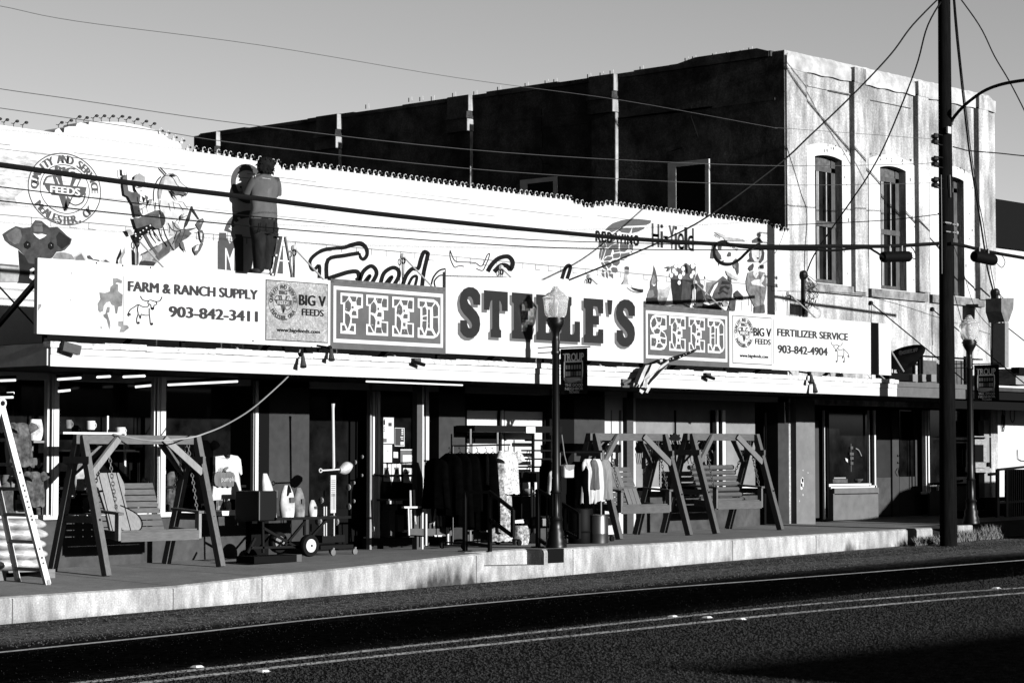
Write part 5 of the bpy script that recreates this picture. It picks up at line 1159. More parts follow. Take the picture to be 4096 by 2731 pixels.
a=PY(1288,1881,SY-.1); b=PY(1365,1876,SY-.15); sc=thing('long_scoop','metal scoop with a long hooked handle resting across the rolling stand','tool',b)
mb=MB(b); mb.tube([a,b],.013,WHITE,6); mb.tube([(a[0]-.03+.03*math.cos(t),a[1],a[2]+.03*math.sin(t)) for t in [k*math.pi/4 for k in range(8)]],.009,WHITE,5,closed=True); mb.build('handle',sc)
mb=MB(b); R=[]
for i in range(7):
    u=i/6; c_=Vector(PY(1358+50*u,1880-18*u,SY-.15)); k=math.sin(math.pi*(.12+.8*u))*.1; R.append([c_+Vector((0,k*math.cos(t),k*math.sin(t)+.0)) for t in [2*math.pi*j/12 for j in range(12)]])
mb.loft(R,M('polished_metal',.3,.25,amp=.4,scale=9,spec=.6)); mb.build('scoop_bowl',sc,smooth=True)
for px,py,r in ((1420,1848,.035),(1448,1826,.03),(1394,1948,.05),(1447,1900,.025),(1395,2025,.05),(1415,2003,.03),(1345,2085,.06),(1275,2083,.07),(1415,1930,.03),(1285,2000,.05)):
    p_=PY(px,py,27.2); mb=MB(p_); mb.lathe([(r*.3,-r*.4),(r,-r*.3),(r*1.05,.0),(r,.01),(r*.5,r*.2)],p_,M('dull_tin',.12,.3,amp=.7,scale=12,spec=.6),10,'x'); tag(mb.build('tin_pail'),'small tin pail hanging in the dark rack left of the shop door','pail','tin pails on the dark rack')
# canopy post in front of the door
PX_=PY(1668,1900,26.45); mb=MB((PX_[0],26.45,0)); zz=zside(PX_[0],26.45); mb.box((PX_[0]-.06,26.39,zz),(PX_[0]+.06,26.5,2.9),paint(.035)); mb.box((PX_[0]+.06,26.385,zz),(PX_[0]+.085,26.5,2.9),ALU); mb.build('canopy_post',canopy)
# rack of long handled tools
RY=26.25; a=PY(1705,2181,RY); o=(a[0],RY,zside(a[0],RY)); rk=thing('tool_rack','white steel floor rack holding long handled tools by the shop door','rack',o)
RW=M('rack_white',.4,.5)
for (p0,p1,w_) in (((1608,2028),(1798,2027),.03),((1632,2030),(1635,2140),.028),((1703,2025),(1703,2181),.034),((1789,2027),(1791,2179),.034)): mb=MB(o); mb.bar(PY(*p0,RY),PY(*p1,RY),w_,w_,RW); mb.build('frame_tube',rk)
mb=MB(o); mb.prism([(1640,2113),(1803,2113),(1812,2138),(1800,2143),(1736,2143),(1640,2138)],lambda a,b:PY(a,b,RY+.03),lambda a,b:PY(a,b,RY+.3),paint(.045)); mb.build('tray',rk)
mb=MB(o); mb.prism([(1736,2139),(1770,2139),(1766,2145),(1740,2145)],lambda a,b:PY(a,b,RY-.0),lambda a,b:PY(a,b,RY+.05),RW); mb.build('tray_lip',rk)
HW=M('tool_handle',.33,.6,amp=.15,scale=6)
for i,(p0,p1,lab) in enumerate(((((1711,1934)),(1704,2110),'T handled post digger standing in the tool rack'),((1736,1945),(1756,2130),'leaning tool with a tapered tip, left one of the crossed pair'),((1758,1950),(1730,2118),'leaning tool crossing behind the tapered pair in the rack'),((1761,1942),(1765,2133),'upright tool with a tapered tip at the right of the rack'),((1641,1960),(1644,2140),'short pale tool handle behind the canopy post'),((1656,1958),(1662,2110),'second short pale tool handle left of canopy post'),((1719,1950),(1722,2110),'dark tinted handle right of the T handled digger'))):
    a,b=PY(*p0,RY+.12),PY(*p1,RY+.15); t=thing('long_handled_tool',lab,'garden tool',b,'long handled tools in the rack'); mb=MB(b); d=Vector(a)-Vector(b)
    mb.tube([b,Vector(b)+d*.9,a],[.019,.019,.006 if 'taper' in lab else .017],HW,7); mb.build('handle',t)
    if i==0: mb=MB(b); mb.tube([PY(1696,1933,RY+.12),PY(1727,1932,RY+.12)],.017,HW,7); mb.build('grip',t)
    else: mb=MB(b); mb.box((b[0]-.05,b[1]-.02,b[2]-.03),(b[0]+.05,b[1]+.03,b[2]+.1),paint(.03)); mb.build('blade',t)
# low bench with blocks seen through the door
BY=27.2; a,b=PY(1538,1998,BY),PY(1660,2003,BY); o=((a[0]+b[0])/2,BY,a[2]); t=thing('display_bench','low dark bench with white price blocks in front of the shop door','bench',o)
mb=MB(o); mb.box((a[0],BY,a[2]-.02),(b[0],BY+.25,a[2]+.01),paint(.05)); mb.build('top',t)
for px0,px1 in ((1548,1576),(1584,1608),(1646,1656)): mb=MB(o); p,q=PY(px0,2002,BY-.02),PY(px1,2014,BY-.02); mb.box((p[0],BY-.03,q[2]),(q[0],BY-.005,p[2]),PAPER); mb.build('price_block',t)
for px0,px1,py0,py1 in ((1562,1590,2015,2040),(1557,1580,2042,2147),(1592,1616,2060,2125)): mb=MB(o); p,q=PY(px0,py0,BY+.05),PY(px1,py1,BY+.05); mb.box((p[0],BY+.05,q[2]),(q[0],BY+.25,p[2]),paint(.05)); mb.build('leg_block',t)
# ================================================================ clothing racks and the black display cart
def rack(label,p0,p1,zb_,Y,posts):
    a,b=PY(*p0,Y),PY(*p1,Y); o=((a[0]+b[0])/2,Y,zside((a[0]+b[0])/2,Y)); t=thing('clothing_rack',label,'clothing rack',o,'clothing racks on the pavement')
    mb=MB(o); mb.tube([a,b],.014,BLKMET,8); mb.build('rail',t)
    for px in posts:
        p=PY(px,p0[1],Y); g_=zside(p[0],Y); mb=MB(o); mb.tube([(p[0],Y,g_+.1),(p[0],Y,p[2])],.013,ALUD if px==posts[-1] else BLKMET,8); mb.build('post',t)
        mb=MB(o); mb.tube([(p[0],Y-.25,g_+.1),(p[0],Y+.25,g_+.1)],.014,BLKMET,6); mb.build('foot',t)
        for dy in (-.24,.24): mb=MB(o); mb.lathe([(.03,-.02),(.05,-.018),(.05,.018),(.03,.02)],(p[0],Y+dy,g_+.05),RUBBER,12,'y'); mb.build('caster',t)
    a2=PY(posts[0],2141,Y); b2=PY(posts[-1],2141,Y); mb=MB(o); mb.tube([(a2[0],Y,zside(a2[0],Y)+.1),(b2[0],Y,zside(b2[0],Y)+.1)],.013,BLKMET,6); mb.build('lower_bar',t)
    return a,b
Y1=25.9
rack('clothing rack packed with black garments and one floral blouse, left of the lamp',(1806,1783),(2040,1778),0,Y1,(1812,2034))
names=['black coat nearest the shop door on the left rack','black jacket second from door on the left rack','long black dress third from the door on left rack','black cardigan in the middle of left rack','long black skirt beside the cardigan on left rack','black blouse next to pale sleeve on the left rack','dark floral dress behind the blouse on the left rack']
for i,px in enumerate((1745,1800,1840,1875,1910,1945,1972)):
    p=PY(px,1812-(i==0)*-20,Y1+.05); garment('hanging_garment',names[i],(p[0],Y1+.05,p[2]),.5,[.8,1.0,1.2,.95,1.25,1.2,1.3][i],BLKCL if i<6 else FLOD,th=.24,flat='y',flare=1.2,group='garments on the left clothing rack')
    if i: hanger((p[0],Y1+.05,p[2]+.04),names[i].replace('on the left rack','').replace('on left rack','').strip()+' hanger',flat='y')
p=PY(1700+640/2.571,1815,Y1-.1); garment('hanging_garment','pale narrow sleeve garment hanging edge on beside the blouse',PY(1950,1815,Y1-.2),.05,.5,GRYCL,th=.06,flat='x',group='garments on the left clothing rack')
p=PY(2030,1800,Y1-.12); garment('floral_skirt','long floral skirt hanging under the floral blouse on the left rack',(p[0]-.05,Y1-.02,p[2]-.5),.46,1.0,FLOD,th=.22,flare=1.1,folds=9,group='floral clothes on the left rack',cat='skirt')
garment('floral_blouse','pale floral blouse facing the street at the end of left rack',(p[0],Y1-.14,p[2]),.4,.72,FLOR,th=.22,flare=1.25,folds=8,sleeve=.2,group='floral clothes on the left rack',cat='blouse')
p=PY(2075,2130,Y1); bag((p[0],Y1-.05,p[2]-.22),.3,.2,.34,'printed_bag','pale printed bag lying at the foot of the left rack','small sacks',FLOD)
# display cart (black box tiers) between the racks
DY=26.3; a,b=PY(2066,1885,DY),PY(2200,2080,DY); g_=zside(b[0],DY); o=((a[0]+b[0])/2,DY,g_); t=thing('display_cart','black two tier display cart on casters between the clothing racks','display cart',o)
zc=lambda py:PY(2130,py,DY)[2]
for n_,py0,py1 in (('upper_box',1886,1928),('middle_shelf',1975,1981),('lower_box',1985,2072),('base_shelf',2105,2112)): mb=MB(o); mb.box((a[0],DY-.1,zc(py1)),(b[0]+.15,DY+.45,zc(py0)),BLKMET); mb.build(n_,t)
for px in (2068,2108,2135,2198): mb=MB(o); x=PY(px,1900,DY)[0]; mb.bar((x,DY-.1,g_+.1),(x,DY-.1,zc(1885)),.03,.03,BLKMET); mb.build('upright',t)
p=PY(2130,2150,DY-.1); mb=MB(o); mb.lathe([(.05,-.02),(.09,-.018),(.095,0),(.09,.018),(.05,.02)],p,M('pale_caster',.3,.6),18,'y'); mb.build('caster',t,smooth=True); mb=MB(o); mb.lathe([(.05,-.02),(.09,-.018),(.09,.018),(.05,.02)],PY(2067,2165,DY-.1),RUBBER,14,'y'); mb.build('caster',t)
for px,py,w,h,mt,lab in ((2088,1970,.14,.07,PALCL,'folded pale shirt on the cart middle shelf, left'),(2120,1969,.1,.09,WHTCL,'folded white shirt on cart middle shelf, centre'),(2170,1970,.12,.08,PALCL,'folded grey shirt on cart middle shelf, right')):
    p=PY(px,py+5,DY-.0); bag((p[0],DY+.05,zc(1975)),w,.2,h,'folded_shirt',lab,'folded shirts on the display cart',mt)
a2=PY(2070,2063,DY); p=PY(2100,2105,DY)
for x0_,x1_,lab,mt in ((2095,2150,'grey plastic tote on the cart base shelf, left',GRYCL),(2155,2208,'pale carton on the cart base shelf, right',PALCL)):
    p,q=PY(x0_,2075,DY),PY(x1_,2104,DY); mb=MB((p[0],DY,zc(2104))); mb.box((p[0],DY-.06,zc(2104)),(q[0],DY+.3,zc(2070)),mt); tag(mb.build('storage_tote',bevel=.012),lab,'box','boxes on the display cart')
p,q=PY(2058,2080,DY-.15),PY(2096,2091,DY-.15); mb=MB(p); mb.add([p,PY(2096,2076,DY-.15),q,PY(2060,2092,DY-.15)],[(0,1,2,3)],PAPER); mb.box((p[0],DY-.14,q[2]),(q[0],DY-.12,p[2]),PAPER); tag(mb.build('price_card'),'white price card tucked under the display cart','card')
# scrolled baker rack of black iron behind
KY=27.0; a=PY(2133,1890,KY); o=(a[0],KY,zside(a[0],KY)); t=thing('iron_shelf_rack','black wrought iron shelf rack with scrolls before the bright window','rack',o)
for px in (2133,2205): mb=MB(o); p=PY(px,1740,KY); mb.bar((p[0],KY,o[2]),(p[0],KY,p[2]),.035,.035,BLKMET); mb.build('upright',t)
for py,px0,px1 in ((1759,2124,2215),(1834,2106,2200),(1866,2098,2200),(1758+42,2110,2205)): mb=MB(o); p,q=PY(px0,py,KY),PY(px1,py,KY); mb.box((p[0],KY-.05,p[2]-.02),(q[0],KY+.15,p[2]+.01),BLKMET); mb.build('shelf',t)
for py in (1812,1845,1877):
    p=PY(2116,py,KY-.06); mb=MB(o); mb.tube([(p[0]+(.02+.012*k)*math.cos(k*.9),KY-.06,p[2]+(.02+.012*k)*math.sin(k*.9)) for k in range(9)],.008,BLKMET,5); mb.build('scroll',t)
# flat topped frame (awning) before the bright window
EY=26.9; a,b=PY(1882,1712,EY),PY(2232,1716,EY); o=((a[0]+b[0])/2,EY,zside(24.9,EY)); t=thing('display_gantry','black flat topped display frame on thin posts in front of the bright window','frame',o)
mb=MB(o); mb.box((a[0],EY-.1,a[2]-.06),(b[0],EY+.35,a[2]+.05),BLKMET); mb.build('top_board',t)
for px in (1882,1990): mb=MB(o); p=PY(px,1715,EY-.05); mb.tube([(p[0],EY-.05,o[2]),(p[0],EY-.05,p[2])],.018,ALUD,7); mb.build('post',t)
p,q=PY(2103,1706,EY-.12),PY(2140,1732,EY-.12); mb=MB(p); mb.box((p[0],EY-.13,q[2]),(q[0],EY-.115,p[2]),PAPER); tag(mb.build('price_card'),'white price card clipped on the display frame before the window','card')
# right clothing rack
Y2_=25.6; rack('clothing rack with pale dresses and a handbag, right of the lamp',(2225,1808),(2405,1808),0,Y2_,(2240,2404))
nm2=['dark coat at the left end of the right rack','dark dress second from left on the right rack','dark jacket in the middle of the right rack']
for i,px in enumerate((2200,2310,2330)):
    p=PY(px,1845,Y2_+.05); garment('hanging_garment',nm2[i],(p[0],Y2_+.05,p[2]),.46,[.9,1.05,.9][i],BLKCL,th=.2,flat='y',group='garments on the right clothing rack')
STRP=M('striped_cloth',.3,.9,amp=.55,scale=22,st=(1.6,1.6,.05))
for px,pt,w,h,mt,dy,lab in ((2316,1850,.22,.95,PALCL,.1,'long pale dress at the left of the light dresses'),(2352,1835,.3,.75,STRP,-.1,'white dress with dark stripes on the right rack'),(2385,1835,.3,.72,WHTCL,-.02,'white sleeveless dress in middle of light dresses'),(2374,1838,.16,.5,GRYCL,-.16,'grey sleeveless top in front of the white dress'),(2420,1838,.26,.68,PALCL,-.04,'pale grey dress at the right end of the right rack')):
    p=PY(px,pt,Y2_+dy); garment('dress',lab,(p[0],Y2_+dy,p[2]),w,h,mt,th=.18,flare=1.3,neck=.55,folds=9,group='light dresses on the right rack',cat='dress')
p=PY(2268,1858,Y2_-.2); hb=thing('handbag','white handbag hanging by a long strap beside the lamp post','handbag',(p[0],p[1],p[2]-.22)); ho=(p[0],p[1],p[2]-.22)
mb=MB(ho); mb.box((p[0]-.12,p[1]-.06,p[2]-.22),(p[0]+.12,p[1]+.06,p[2]),WHTCL); mb.build('bag_body',hb,bevel=.025); mb=MB(ho); mb.prism([(-.12,0),(.12,0),(.1,-.07),(.0,-.1),(-.1,-.07)],lambda u,v:(p[0]+u,p[1]-.066,p[2]+v),lambda u,v:(p[0]+u,p[1]-.061,p[2]+v),PALCL); mb.build('flap',hb)
mb=MB(ho); mb.tube([(p[0]+.0,p[1],p[2]),PY(2258,1820,Y2_-.2),PY(2247,1738,Y2_-.2)],.009,PALCL,5); mb.build('strap',hb)
p=PY(2215,1880,Y2_-.1); garment('hanging_garment','checked white blouse half hidden behind the lamp post',p,.24,.42,STRP,th=.16,group='garments on the right clothing rack')
# drum
a=PY(2394,2180,24.95); o=(a[0],24.95,zside(a[0],24.95)); r=.165; hz_=PY(2394,2058,24.95)[2]-o[2]
t=thing('rubbish_bin','dark metal rubbish drum on the pavement right of the lamp post','bin',o); DRM=M('drum_metal',.008,.35,amp=.2,scale=5,spec=.5)
mb=MB(o); mb.lathe([(r*.98,0),(r,.02),(r,hz_*.33),(r*1.02,hz_*.35),(r,hz_*.37),(r,hz_*.97),(r*.95,hz_*.97)],o,DRM,32); mb.build('drum_body',t,smooth=True); mb=MB(o); mb.lathe([(r*1.03,hz_*.96),(r*1.04,hz_),(r*.9,hz_*1.005)],o,DRM,32); mb.build('rim',t,smooth=True)
# second dark barrel to its left
a=PY(2330,2180,25.2); o=(a[0]-.05,25.2,zside(a[0],25.2)); mb=MB(o); mb.lathe([(.2,0),(.21,.02),(.21,.56),(.2,.58)],o,BLACK,24); mb.lathe([(.212,.18),(.222,.2),(.212,.22)],o,BLACK,24); tag(mb.build('dark_barrel',smooth=True),'plain black barrel between the lamp post and the rubbish drum','barrel')
# black ornament boards behind the swings
OY=27.1
for px0,py0,px1,py1,lab in ((2588,1742,2625,1800,'black iron ornament left of the chains behind second swing'),(2680,1730,2725,1762,'black iron wall ornament between the two right swings'),(2790,1745,2852,1800,'dark lantern behind the third swing left posts')):
    p,q=PY(px0,py0,OY),PY(px1,py1,OY); m_=((p[0]+q[0])/2,OY,q[2]); mb=MB(m_); w_,h_=q[0]-p[0],p[2]-q[2]
    mb.prism([(p[0]+w_*u,q[2]+h_*v) for u,v in ((0,.3),(.15,.5),(.1,.8),(.3,.7),(.5,1),(.7,.7),(.9,.8),(.85,.5),(1,.3),(.8,0),(.2,0))],lambda x,z:(x,OY,z),lambda x,z:(x,OY+.04,z),BLKMET)
    for k in range(5): x=p[0]+w_*(.1+.2*k); mb.tube([(x,OY-.01,q[2]),(x+.02,OY-.03,q[2]-.12),(x+.05,OY-.01,q[2]-.2)],.012,ALUD if k%2 else BLKMET,5)
    tag(mb.build('wall_ornament'),lab,'ornament','iron ornaments behind the swings')
# ================================================================ handrails at the step
def handrail(label,rear,front,ext,lowz,pickets):
    o=rear; t=thing('handrail',label,'handrail',o,'black handrails at the step')
    def B(n,p,q,w=.05):
        mb=MB(o); mb.bar(p,q,w,w,BLKMET); mb.build(n,t)
    R=Vector(rear); Fr=Vector(front); tz=.92
    B('post',R,R+Vector((0,0,tz)),.06); B('post',Fr,Fr+Vector((0,0,tz*.98)),.05)
    B('top_rail',R+Vector((0,0,tz)),Fr+Vector((0,0,tz)),.05); E=Vector(ext)
    B('top_rail',Fr+Vector((0,0,tz)),E,.05); B('end_loop',E,E-Vector((0,0,.4)),.05); B('lower_rail',E-Vector((0,0,.4)),Fr+Vector((0,0,.5)),.05); B('lower_rail',R+Vector((0,0,.14)),Fr+Vector((0,0,.08)),.05)
    mb=MB(o); mb.box((R.x-.08,R.y-.08,R.z),(R.x+.08,R.y+.08,R.z+.015),BLKMET); mb.build('base_plate',t)
    for k in range(pickets): u=(k+1)/(pickets+1); q=R.lerp(Fr,u); B('picket',q+Vector((0,0,.12)),q+Vector((0,0,tz)),.02)
a=PY(1860,2203,24.85); b=PY(1930,2210,24.38)
handrail('black iron handrail at the left side of the kerb step',(a[0],24.85,zside(a[0],24.85)),(a[0]+.02,24.34,zside(a[0],24.4)),(a[0]+.02,23.86,.70),0,0)
a=PY(2152,2195,24.75)
handrail('black iron handrail at right side of the kerb step beside the lamp',(a[0],24.75,zside(a[0],24.75)),(a[0]+.02,24.2,zt1),(a[0]+.02,23.9,.62),0,2)
mb=MB((NX1,24.3,0)); x0_,x1_=PY(2192,2200,24.355)[0],PY(2254,2200,24.0)[0]; mb.box((PY(2192,2200,23.995)[0],23.992,PY(2200,2251,23.995)[2]),(x1_,24.01,PY(2200,2194,23.995)[2]),DARKIN); tag(mb.build('kerb_black_patch'),'black patch on the kerb face under the lamp post','drain')  # flat near-black panel set on the kerb face
# small wares crowding the window ledge and shelf
kinds=[]
def ware(kind,c):
    mb=MB(c); x,y,z=c
    if kind==0: mb.lathe([(.03,0),(.034,.01),(.034,.1),(.014,.13),(.014,.17),(.018,.175)],c,WHTCL,10)
    elif kind==1: mb.lathe([(.045,0),(.05,.01),(.05,.09),(.042,.1),(.045,.12)],c,GRYCL,10)
    elif kind==2: mb.box((x-.06,y-.04,z),(x+.06,y+.04,z+.15),PALCL); mb.box((x-.05,y-.042,z+.05),(x+.04,y-.04,z+.11),paint(.02))
    else: mb.lathe([(.02,0),(.06,.02),(.07,.06),(.05,.1),(.03,.11),(.045,.13)],c,FLOD,12)
    return mb.build(('bottle','jar','carton','pot')[kind],smooth=kind!=2)
wl_=['small white bottle among the wares crowding the shop window','small grey jar among the wares crowding the shop window','small printed carton among the wares crowding the shop window','small mottled pot among the wares crowding the shop window']
protos={}
for i in range(44):
    kd=rnd.randrange(4); px=rnd.choice([rnd.uniform(20,180),rnd.uniform(120,230),rnd.uniform(245,620),rnd.uniform(670,980)]); lvl=rnd.choice([zs+.03,zs+.03,zs+.42,zs+.03])
    x=PY(px,2000,27.5)[0]; c=(x,27.42+rnd.uniform(0,.25),lvl)
    if kd not in protos: o=ware(kd,c); tag(o,wl_[kd],'small ware',['white bottles in the window','grey jars in the window','printed cartons in the window','mottled pots in the window'][kd]); protos[kd]=o
    else:
        o=protos[kd].copy(); COL.objects.link(o); o.location=c; s_=rnd.uniform(.75,1.35); o.scale=(s_,s_,s_*rnd.uniform(.8,1.3)); o['_w']=c
mb=MB((20,27.6,zs+.4)); a,b=PY(-40,1990,27.6)[0],PY(1000,1990,27.6)[0]; mb.box((a,27.4,zs+.38),(b,27.7,zs+.415),BLKMET)
tag(mb.build('window_shelf'),'long dark shelf low in the shop windows behind the first swing','shelf','shelves in the shop window')
# ================================================================ street lamps with banners
def frosted():
    m=bpy.data.materials.new('frosted_globe'); m.use_nodes=True; b=m.node_tree.nodes['Principled BSDF']
    b.inputs['Base Color'].default_value=(.5,.5,.5,1); b.inputs['Roughness'].default_value=.22; b.inputs['Transmission Weight'].default_value=.86; b.inputs['IOR'].default_value=1.25; b.inputs['Specular IOR Level'].default_value=.5
    return m
GLOBE=frosted()
lb=PY(2236,2185,YL); LX=PY(2223,1400,YL)[0]; LZ=zside(LX,YL)
def lz(py): return PY(2223,py,YL)[2]
def lamp(o,label):
    t=thing('street_lamp',label,'street lamp',o,'acorn globe street lamps'); x,y,z=o; dz=z-LZ; h=lambda py:lz(py)+dz
    mb=MB(o); mb.lathe([(.165,z),(.17,z+.04),(.15,z+.07),(.155,z+.12),(.13,z+.17),(.135,z+.24),(.105,z+.3),(.1,z+.42),(.115,z+.45),(.085,z+.5),(.08,z+.85),(.095,z+.88),(.075,z+.92),(.065,z+1.2)],(x,y,0),BLKMET,20); mb.build('base',t,smooth=True)
    mb=MB(o)
    for k in range(10): a=2*math.pi*k/10; mb.tube([(x+.08*math.cos(a),y+.08*math.sin(a),z+.5),(x+.078*math.cos(a),y+.078*math.sin(a),z+.86)],.012,BLKMET,5)
    mb.lathe([(.066,z+1.15),(.06,h(1420)),(.075,h(1415)),(.075,h(1405)),(.062,h(1400)),(.066,h(1365)),(.056,h(1360)),(.052,h(1345))],(x,y,0),BLKMET,18); mb.build('pole',t,smooth=True)
    mb=MB(o); mb.lathe([(.052,h(1346)),(.06,h(1330)),(.11,h(1308)),(.135,h(1296)),(.135,h(1288)),(.15,h(1286)),(.15,h(1281)),(.135,h(1278)),(.13,h(1270)),(.02,h(1268))],(x,y,0),BLKMET,20); mb.build('globe_fitter',t,smooth=True)
    mb=MB(o); mb.lathe([(.135,h(1270)),(.17,h(1258)),(.185,h(1235)),(.2,h(1205)),(.212,h(1193)),(.2,h(1188)),(.155,h(1184)),(.16,h(1180)),(.15,h(1175)),(.09,h(1166)),(.062,h(1158)),(.05,h(1150)),(.03,h(1146)),(.005,h(1145))],(x,y,0),GLOBE,28); mb.build('globe',t,smooth=True)
    mb=MB(o); mb.lathe([(.03,h(1268)),(.03,h(1225)),(.045,h(1215)),(.035,h(1195)),(.01,h(1190))],(x,y,0),WHITE,10); mb.build('bulb',t,smooth=True)
    for py in (1387,1408):
        mb=MB(o); mb.tube([(x,y+.05,h(py)),(x,y+.38,h(py)-.005)],.009,BLKMET,6); mb.build('rear_arm',t)
    mb=MB(o); mb.tube([(x,y-.05,h(1392)),(x,y-.72,h(1392)+.0)],.012,BLKMET,6); mb.build('banner_arm',t)
    return t
L1=lamp((LX,YL,LZ),'black street lamp with an acorn globe in front of the STEELE\'S board')
L2x=PY(3878,1400,YL)[0]; 
BAN=M('banner_cloth',.004,.9,amp=.3,scale=10); BANW=M('banner_white',.8,.9); BANG=M('banner_grey',.25,.9)
def banner(o,label):
    x,y,z=o; t=thing('banner',label,'banner',o,'banners on the street lamps'); W_,H_=.56,.72    # z = top
    f=lambda u,v,d=.003:(x-d+.012*math.sin(3*u),y-.1-W_*u,z-.02-H_*v)
    mb=MB(o); n=6
    for i in range(n): mb.add([f(i/n,0,0),f((i+1)/n,0,0),f((i+1)/n,1,0),f(i/n,1,0)]+[f(i/n,0,-.004),f((i+1)/n,0,-.004),f((i+1)/n,1,-.004),f(i/n,1,-.004)],[(0,1,2,3),(4,7,6,5)],BAN)
    mb.build('cloth',t)
    mb=MB(o)
    text(mb,'TROUP',.1,.86,1-.27,1-.1,0,BANW,.035,lambda X,Z:f(X,1-Z,.004))
    mb.build('lettering',t)
    mb=MB(o)
    mb.poly([[(.13,.27),(.83,.27),(.84,.5),(.82,.69),(.13,.69),(.12,.5)],[(.17,.3),(.16,.66),(.79,.66),(.8,.3)]],lambda u,v:f(u,v,.004),BANW)
    for k in range(6): mb.poly([(.19+.1*k,.36),(.255+.1*k,.36),(.255+.1*k,.45),(.19+.1*k,.45)],lambda u,v:f(u,v,.005),BANG)
    for k in range(6): mb.poly([(.185+.1*k,.5),(.265+.1*k,.5),(.265+.1*k,.6),(.185+.1*k,.6)],lambda u,v:f(u,v,.005),BANG if k not in(2,3) else pg)
    mb.poly([(.14,.63),(.82,.63),(.82,.76),(.7,.74),(.3,.76),(.16,.74)],lambda u,v:f(u,v,.0045),BANG); mb.build('town_emblem',t)
    mb=MB(o)
    text(mb,'CHAMBER',.17,.8,1-.695,1-.645,0,INK,.01,lambda X,Z:f(X,1-Z,.007)); text(mb,'OF COMMERCE',.19,.78,1-.74,1-.705,0,INK,.01,lambda X,Z:f(X,1-Z,.007)); mb.build('lettering',t)
    for s,a,b,c,d in (('THE GOOD',.17,.83,.79,.85),('NEIGHBOR',.17,.84,.87,.93),('TOWN',.32,.68,.95,1.005)):
        mb=MB(o); text(mb,s,a,b,1-d+.02,1-c+.02,0,BANW,.03,lambda X,Z:f(X,1-Z,.005)); mb.build('lettering',t)
    return t
zb1=PY(2223,1392,YL)[2]; B1=banner((LX,YL,zb1),'dark town banner on the nearer lamp, hanging below STEELE\'S board')
L2z=zside(38.4,YL)+.03
dup(L1,(L2x,YL,L2z),'black street lamp farther off, right behind the utility pole')
dup(B1,(L2x,YL,zb1+L2z-LZ),'dark town banner on the farther lamp right of the utility pole')
# ================================================================ flag
FD=M('flag_dark',.0035,.9,amp=.2,scale=8); FW=M('flag_white',.36,.9,amp=.1,scale=8)
a=PY(2502,1530,YFA-.02); b=PY(2786,1396,24.05); t=thing('flag','striped flag drooping from an angled staff on the canopy fascia',"flag",a)
mb=MB(a); mb.tube([a,b],.013,paint(.08),7); mb.build('staff',t); mb=MB(a); mb.box((a[0]-.1,YFA-.04,a[2]-.08),(a[0]+.08,YFA,a[2]+.06),paint(.05)); mb.tube([Vector(a)+Vector((-.1,-.03,-.03)),Vector(a).lerp(Vector(b),.12)],.028,paint(.05),8); mb.build('bracket',t)
fl=lambda x,y:(2150+x/2.903,1100+y/2.903)
def FP(x,y,off=0.):
    px,py=fl(x,y); u=min(1,max(0,(px-2502)/284)); Y=YFA-.02+(24.05-YFA+.02)*u*.95-.06
    return PY(px,py,Y-off)
def cloth(name,pts,mat,off):
    mb=MB(a); mb.prism(pts,lambda x,y:FP(x,y,off+.02*math.sin(x*.03)),lambda x,y:FP(x,y,off-.012+.02*math.sin(x*.03)),mat); mb.build(name,t)
cloth('canton',[(1500,1000),(1530,960),(1620,930),(1700,908),(1830,858),(1850,872),(1800,905),(1700,945),(1620,985),(1540,1012)],FD,.05)
for i,(x,y) in enumerate(((1655,950),(1575,967),(1725,912),(1775,890),(1540,975),(1700,930))):
    r_=11 if i in(0,1) else 7; mb=MB(a); mb.poly([(x+(r_ if k%2==0 else r_*.45)*math.cos(k*math.pi/5),y+(r_ if k%2==0 else r_*.45)*math.sin(k*math.pi/5)) for k in range(10)],lambda x,y:FP(x,y,.085),FW); mb.build('star',t)
cloth('stripe',[(1190,1080),(1255,1048),(1215,1130),(1170,1255),(1120,1255),(1150,1165)],FD,.03); cloth('stripe',[(1255,1048),(1305,1040),(1262,1130),(1245,1200),(1190,1290),(1165,1255),(1215,1130)],FW,.035)
cloth('stripe',[(1305,1040),(1345,1030),(1300,1110),(1240,1210),(1225,1280),(1185,1320),(1190,1285),(1240,1200),(1262,1130)],FD,.04); cloth('stripe',[(1330,1035),(1395,1020),(1440,1045),(1400,1100),(1310,1175),(1250,1220),(1235,1205),(1300,1110)],FW,.045)
cloth('stripe',[(1380,1010),(1395,990),(1470,965),(1515,995),(1440,1045),(1400,1025)],FD,.06); cloth('stripe',[(1420,985),(1450,975),(1455,1000),(1425,1015)],FW,.075)
cloth('stripe',[(1520,985),(1528,1015),(1450,1075),(1380,1120),(1330,1165),(1280,1210),(1250,1235),(1240,1220),(1310,1175),(1400,1100),(1440,1045)],FW,.055)
cloth('stripe',[(1525,1015),(1515,1040),(1440,1110),(1390,1170),(1330,1230),(1290,1280),(1275,1260),(1300,1215),(1380,1120),(1450,1075)],FD,.05); cloth('stripe',[(1515,1040),(1500,1065),(1450,1110),(1410,1160),(1340,1265),(1280,1370),(1255,1360),(1290,1280),(1390,1170),(1440,1110)],FW,.045)
cloth('stripe',[(1250,1235),(1280,1212),(1270,1310),(1255,1310),(1215,1290),(1235,1270)],FW,.06); cloth('stripe',[(1190,1300),(1240,1305),(1275,1315),(1250,1340),(1200,1325)],FD,.05); cloth('stripe',[(1190,1320),(1240,1345),(1215,1378),(1185,1352)],FW,.055)
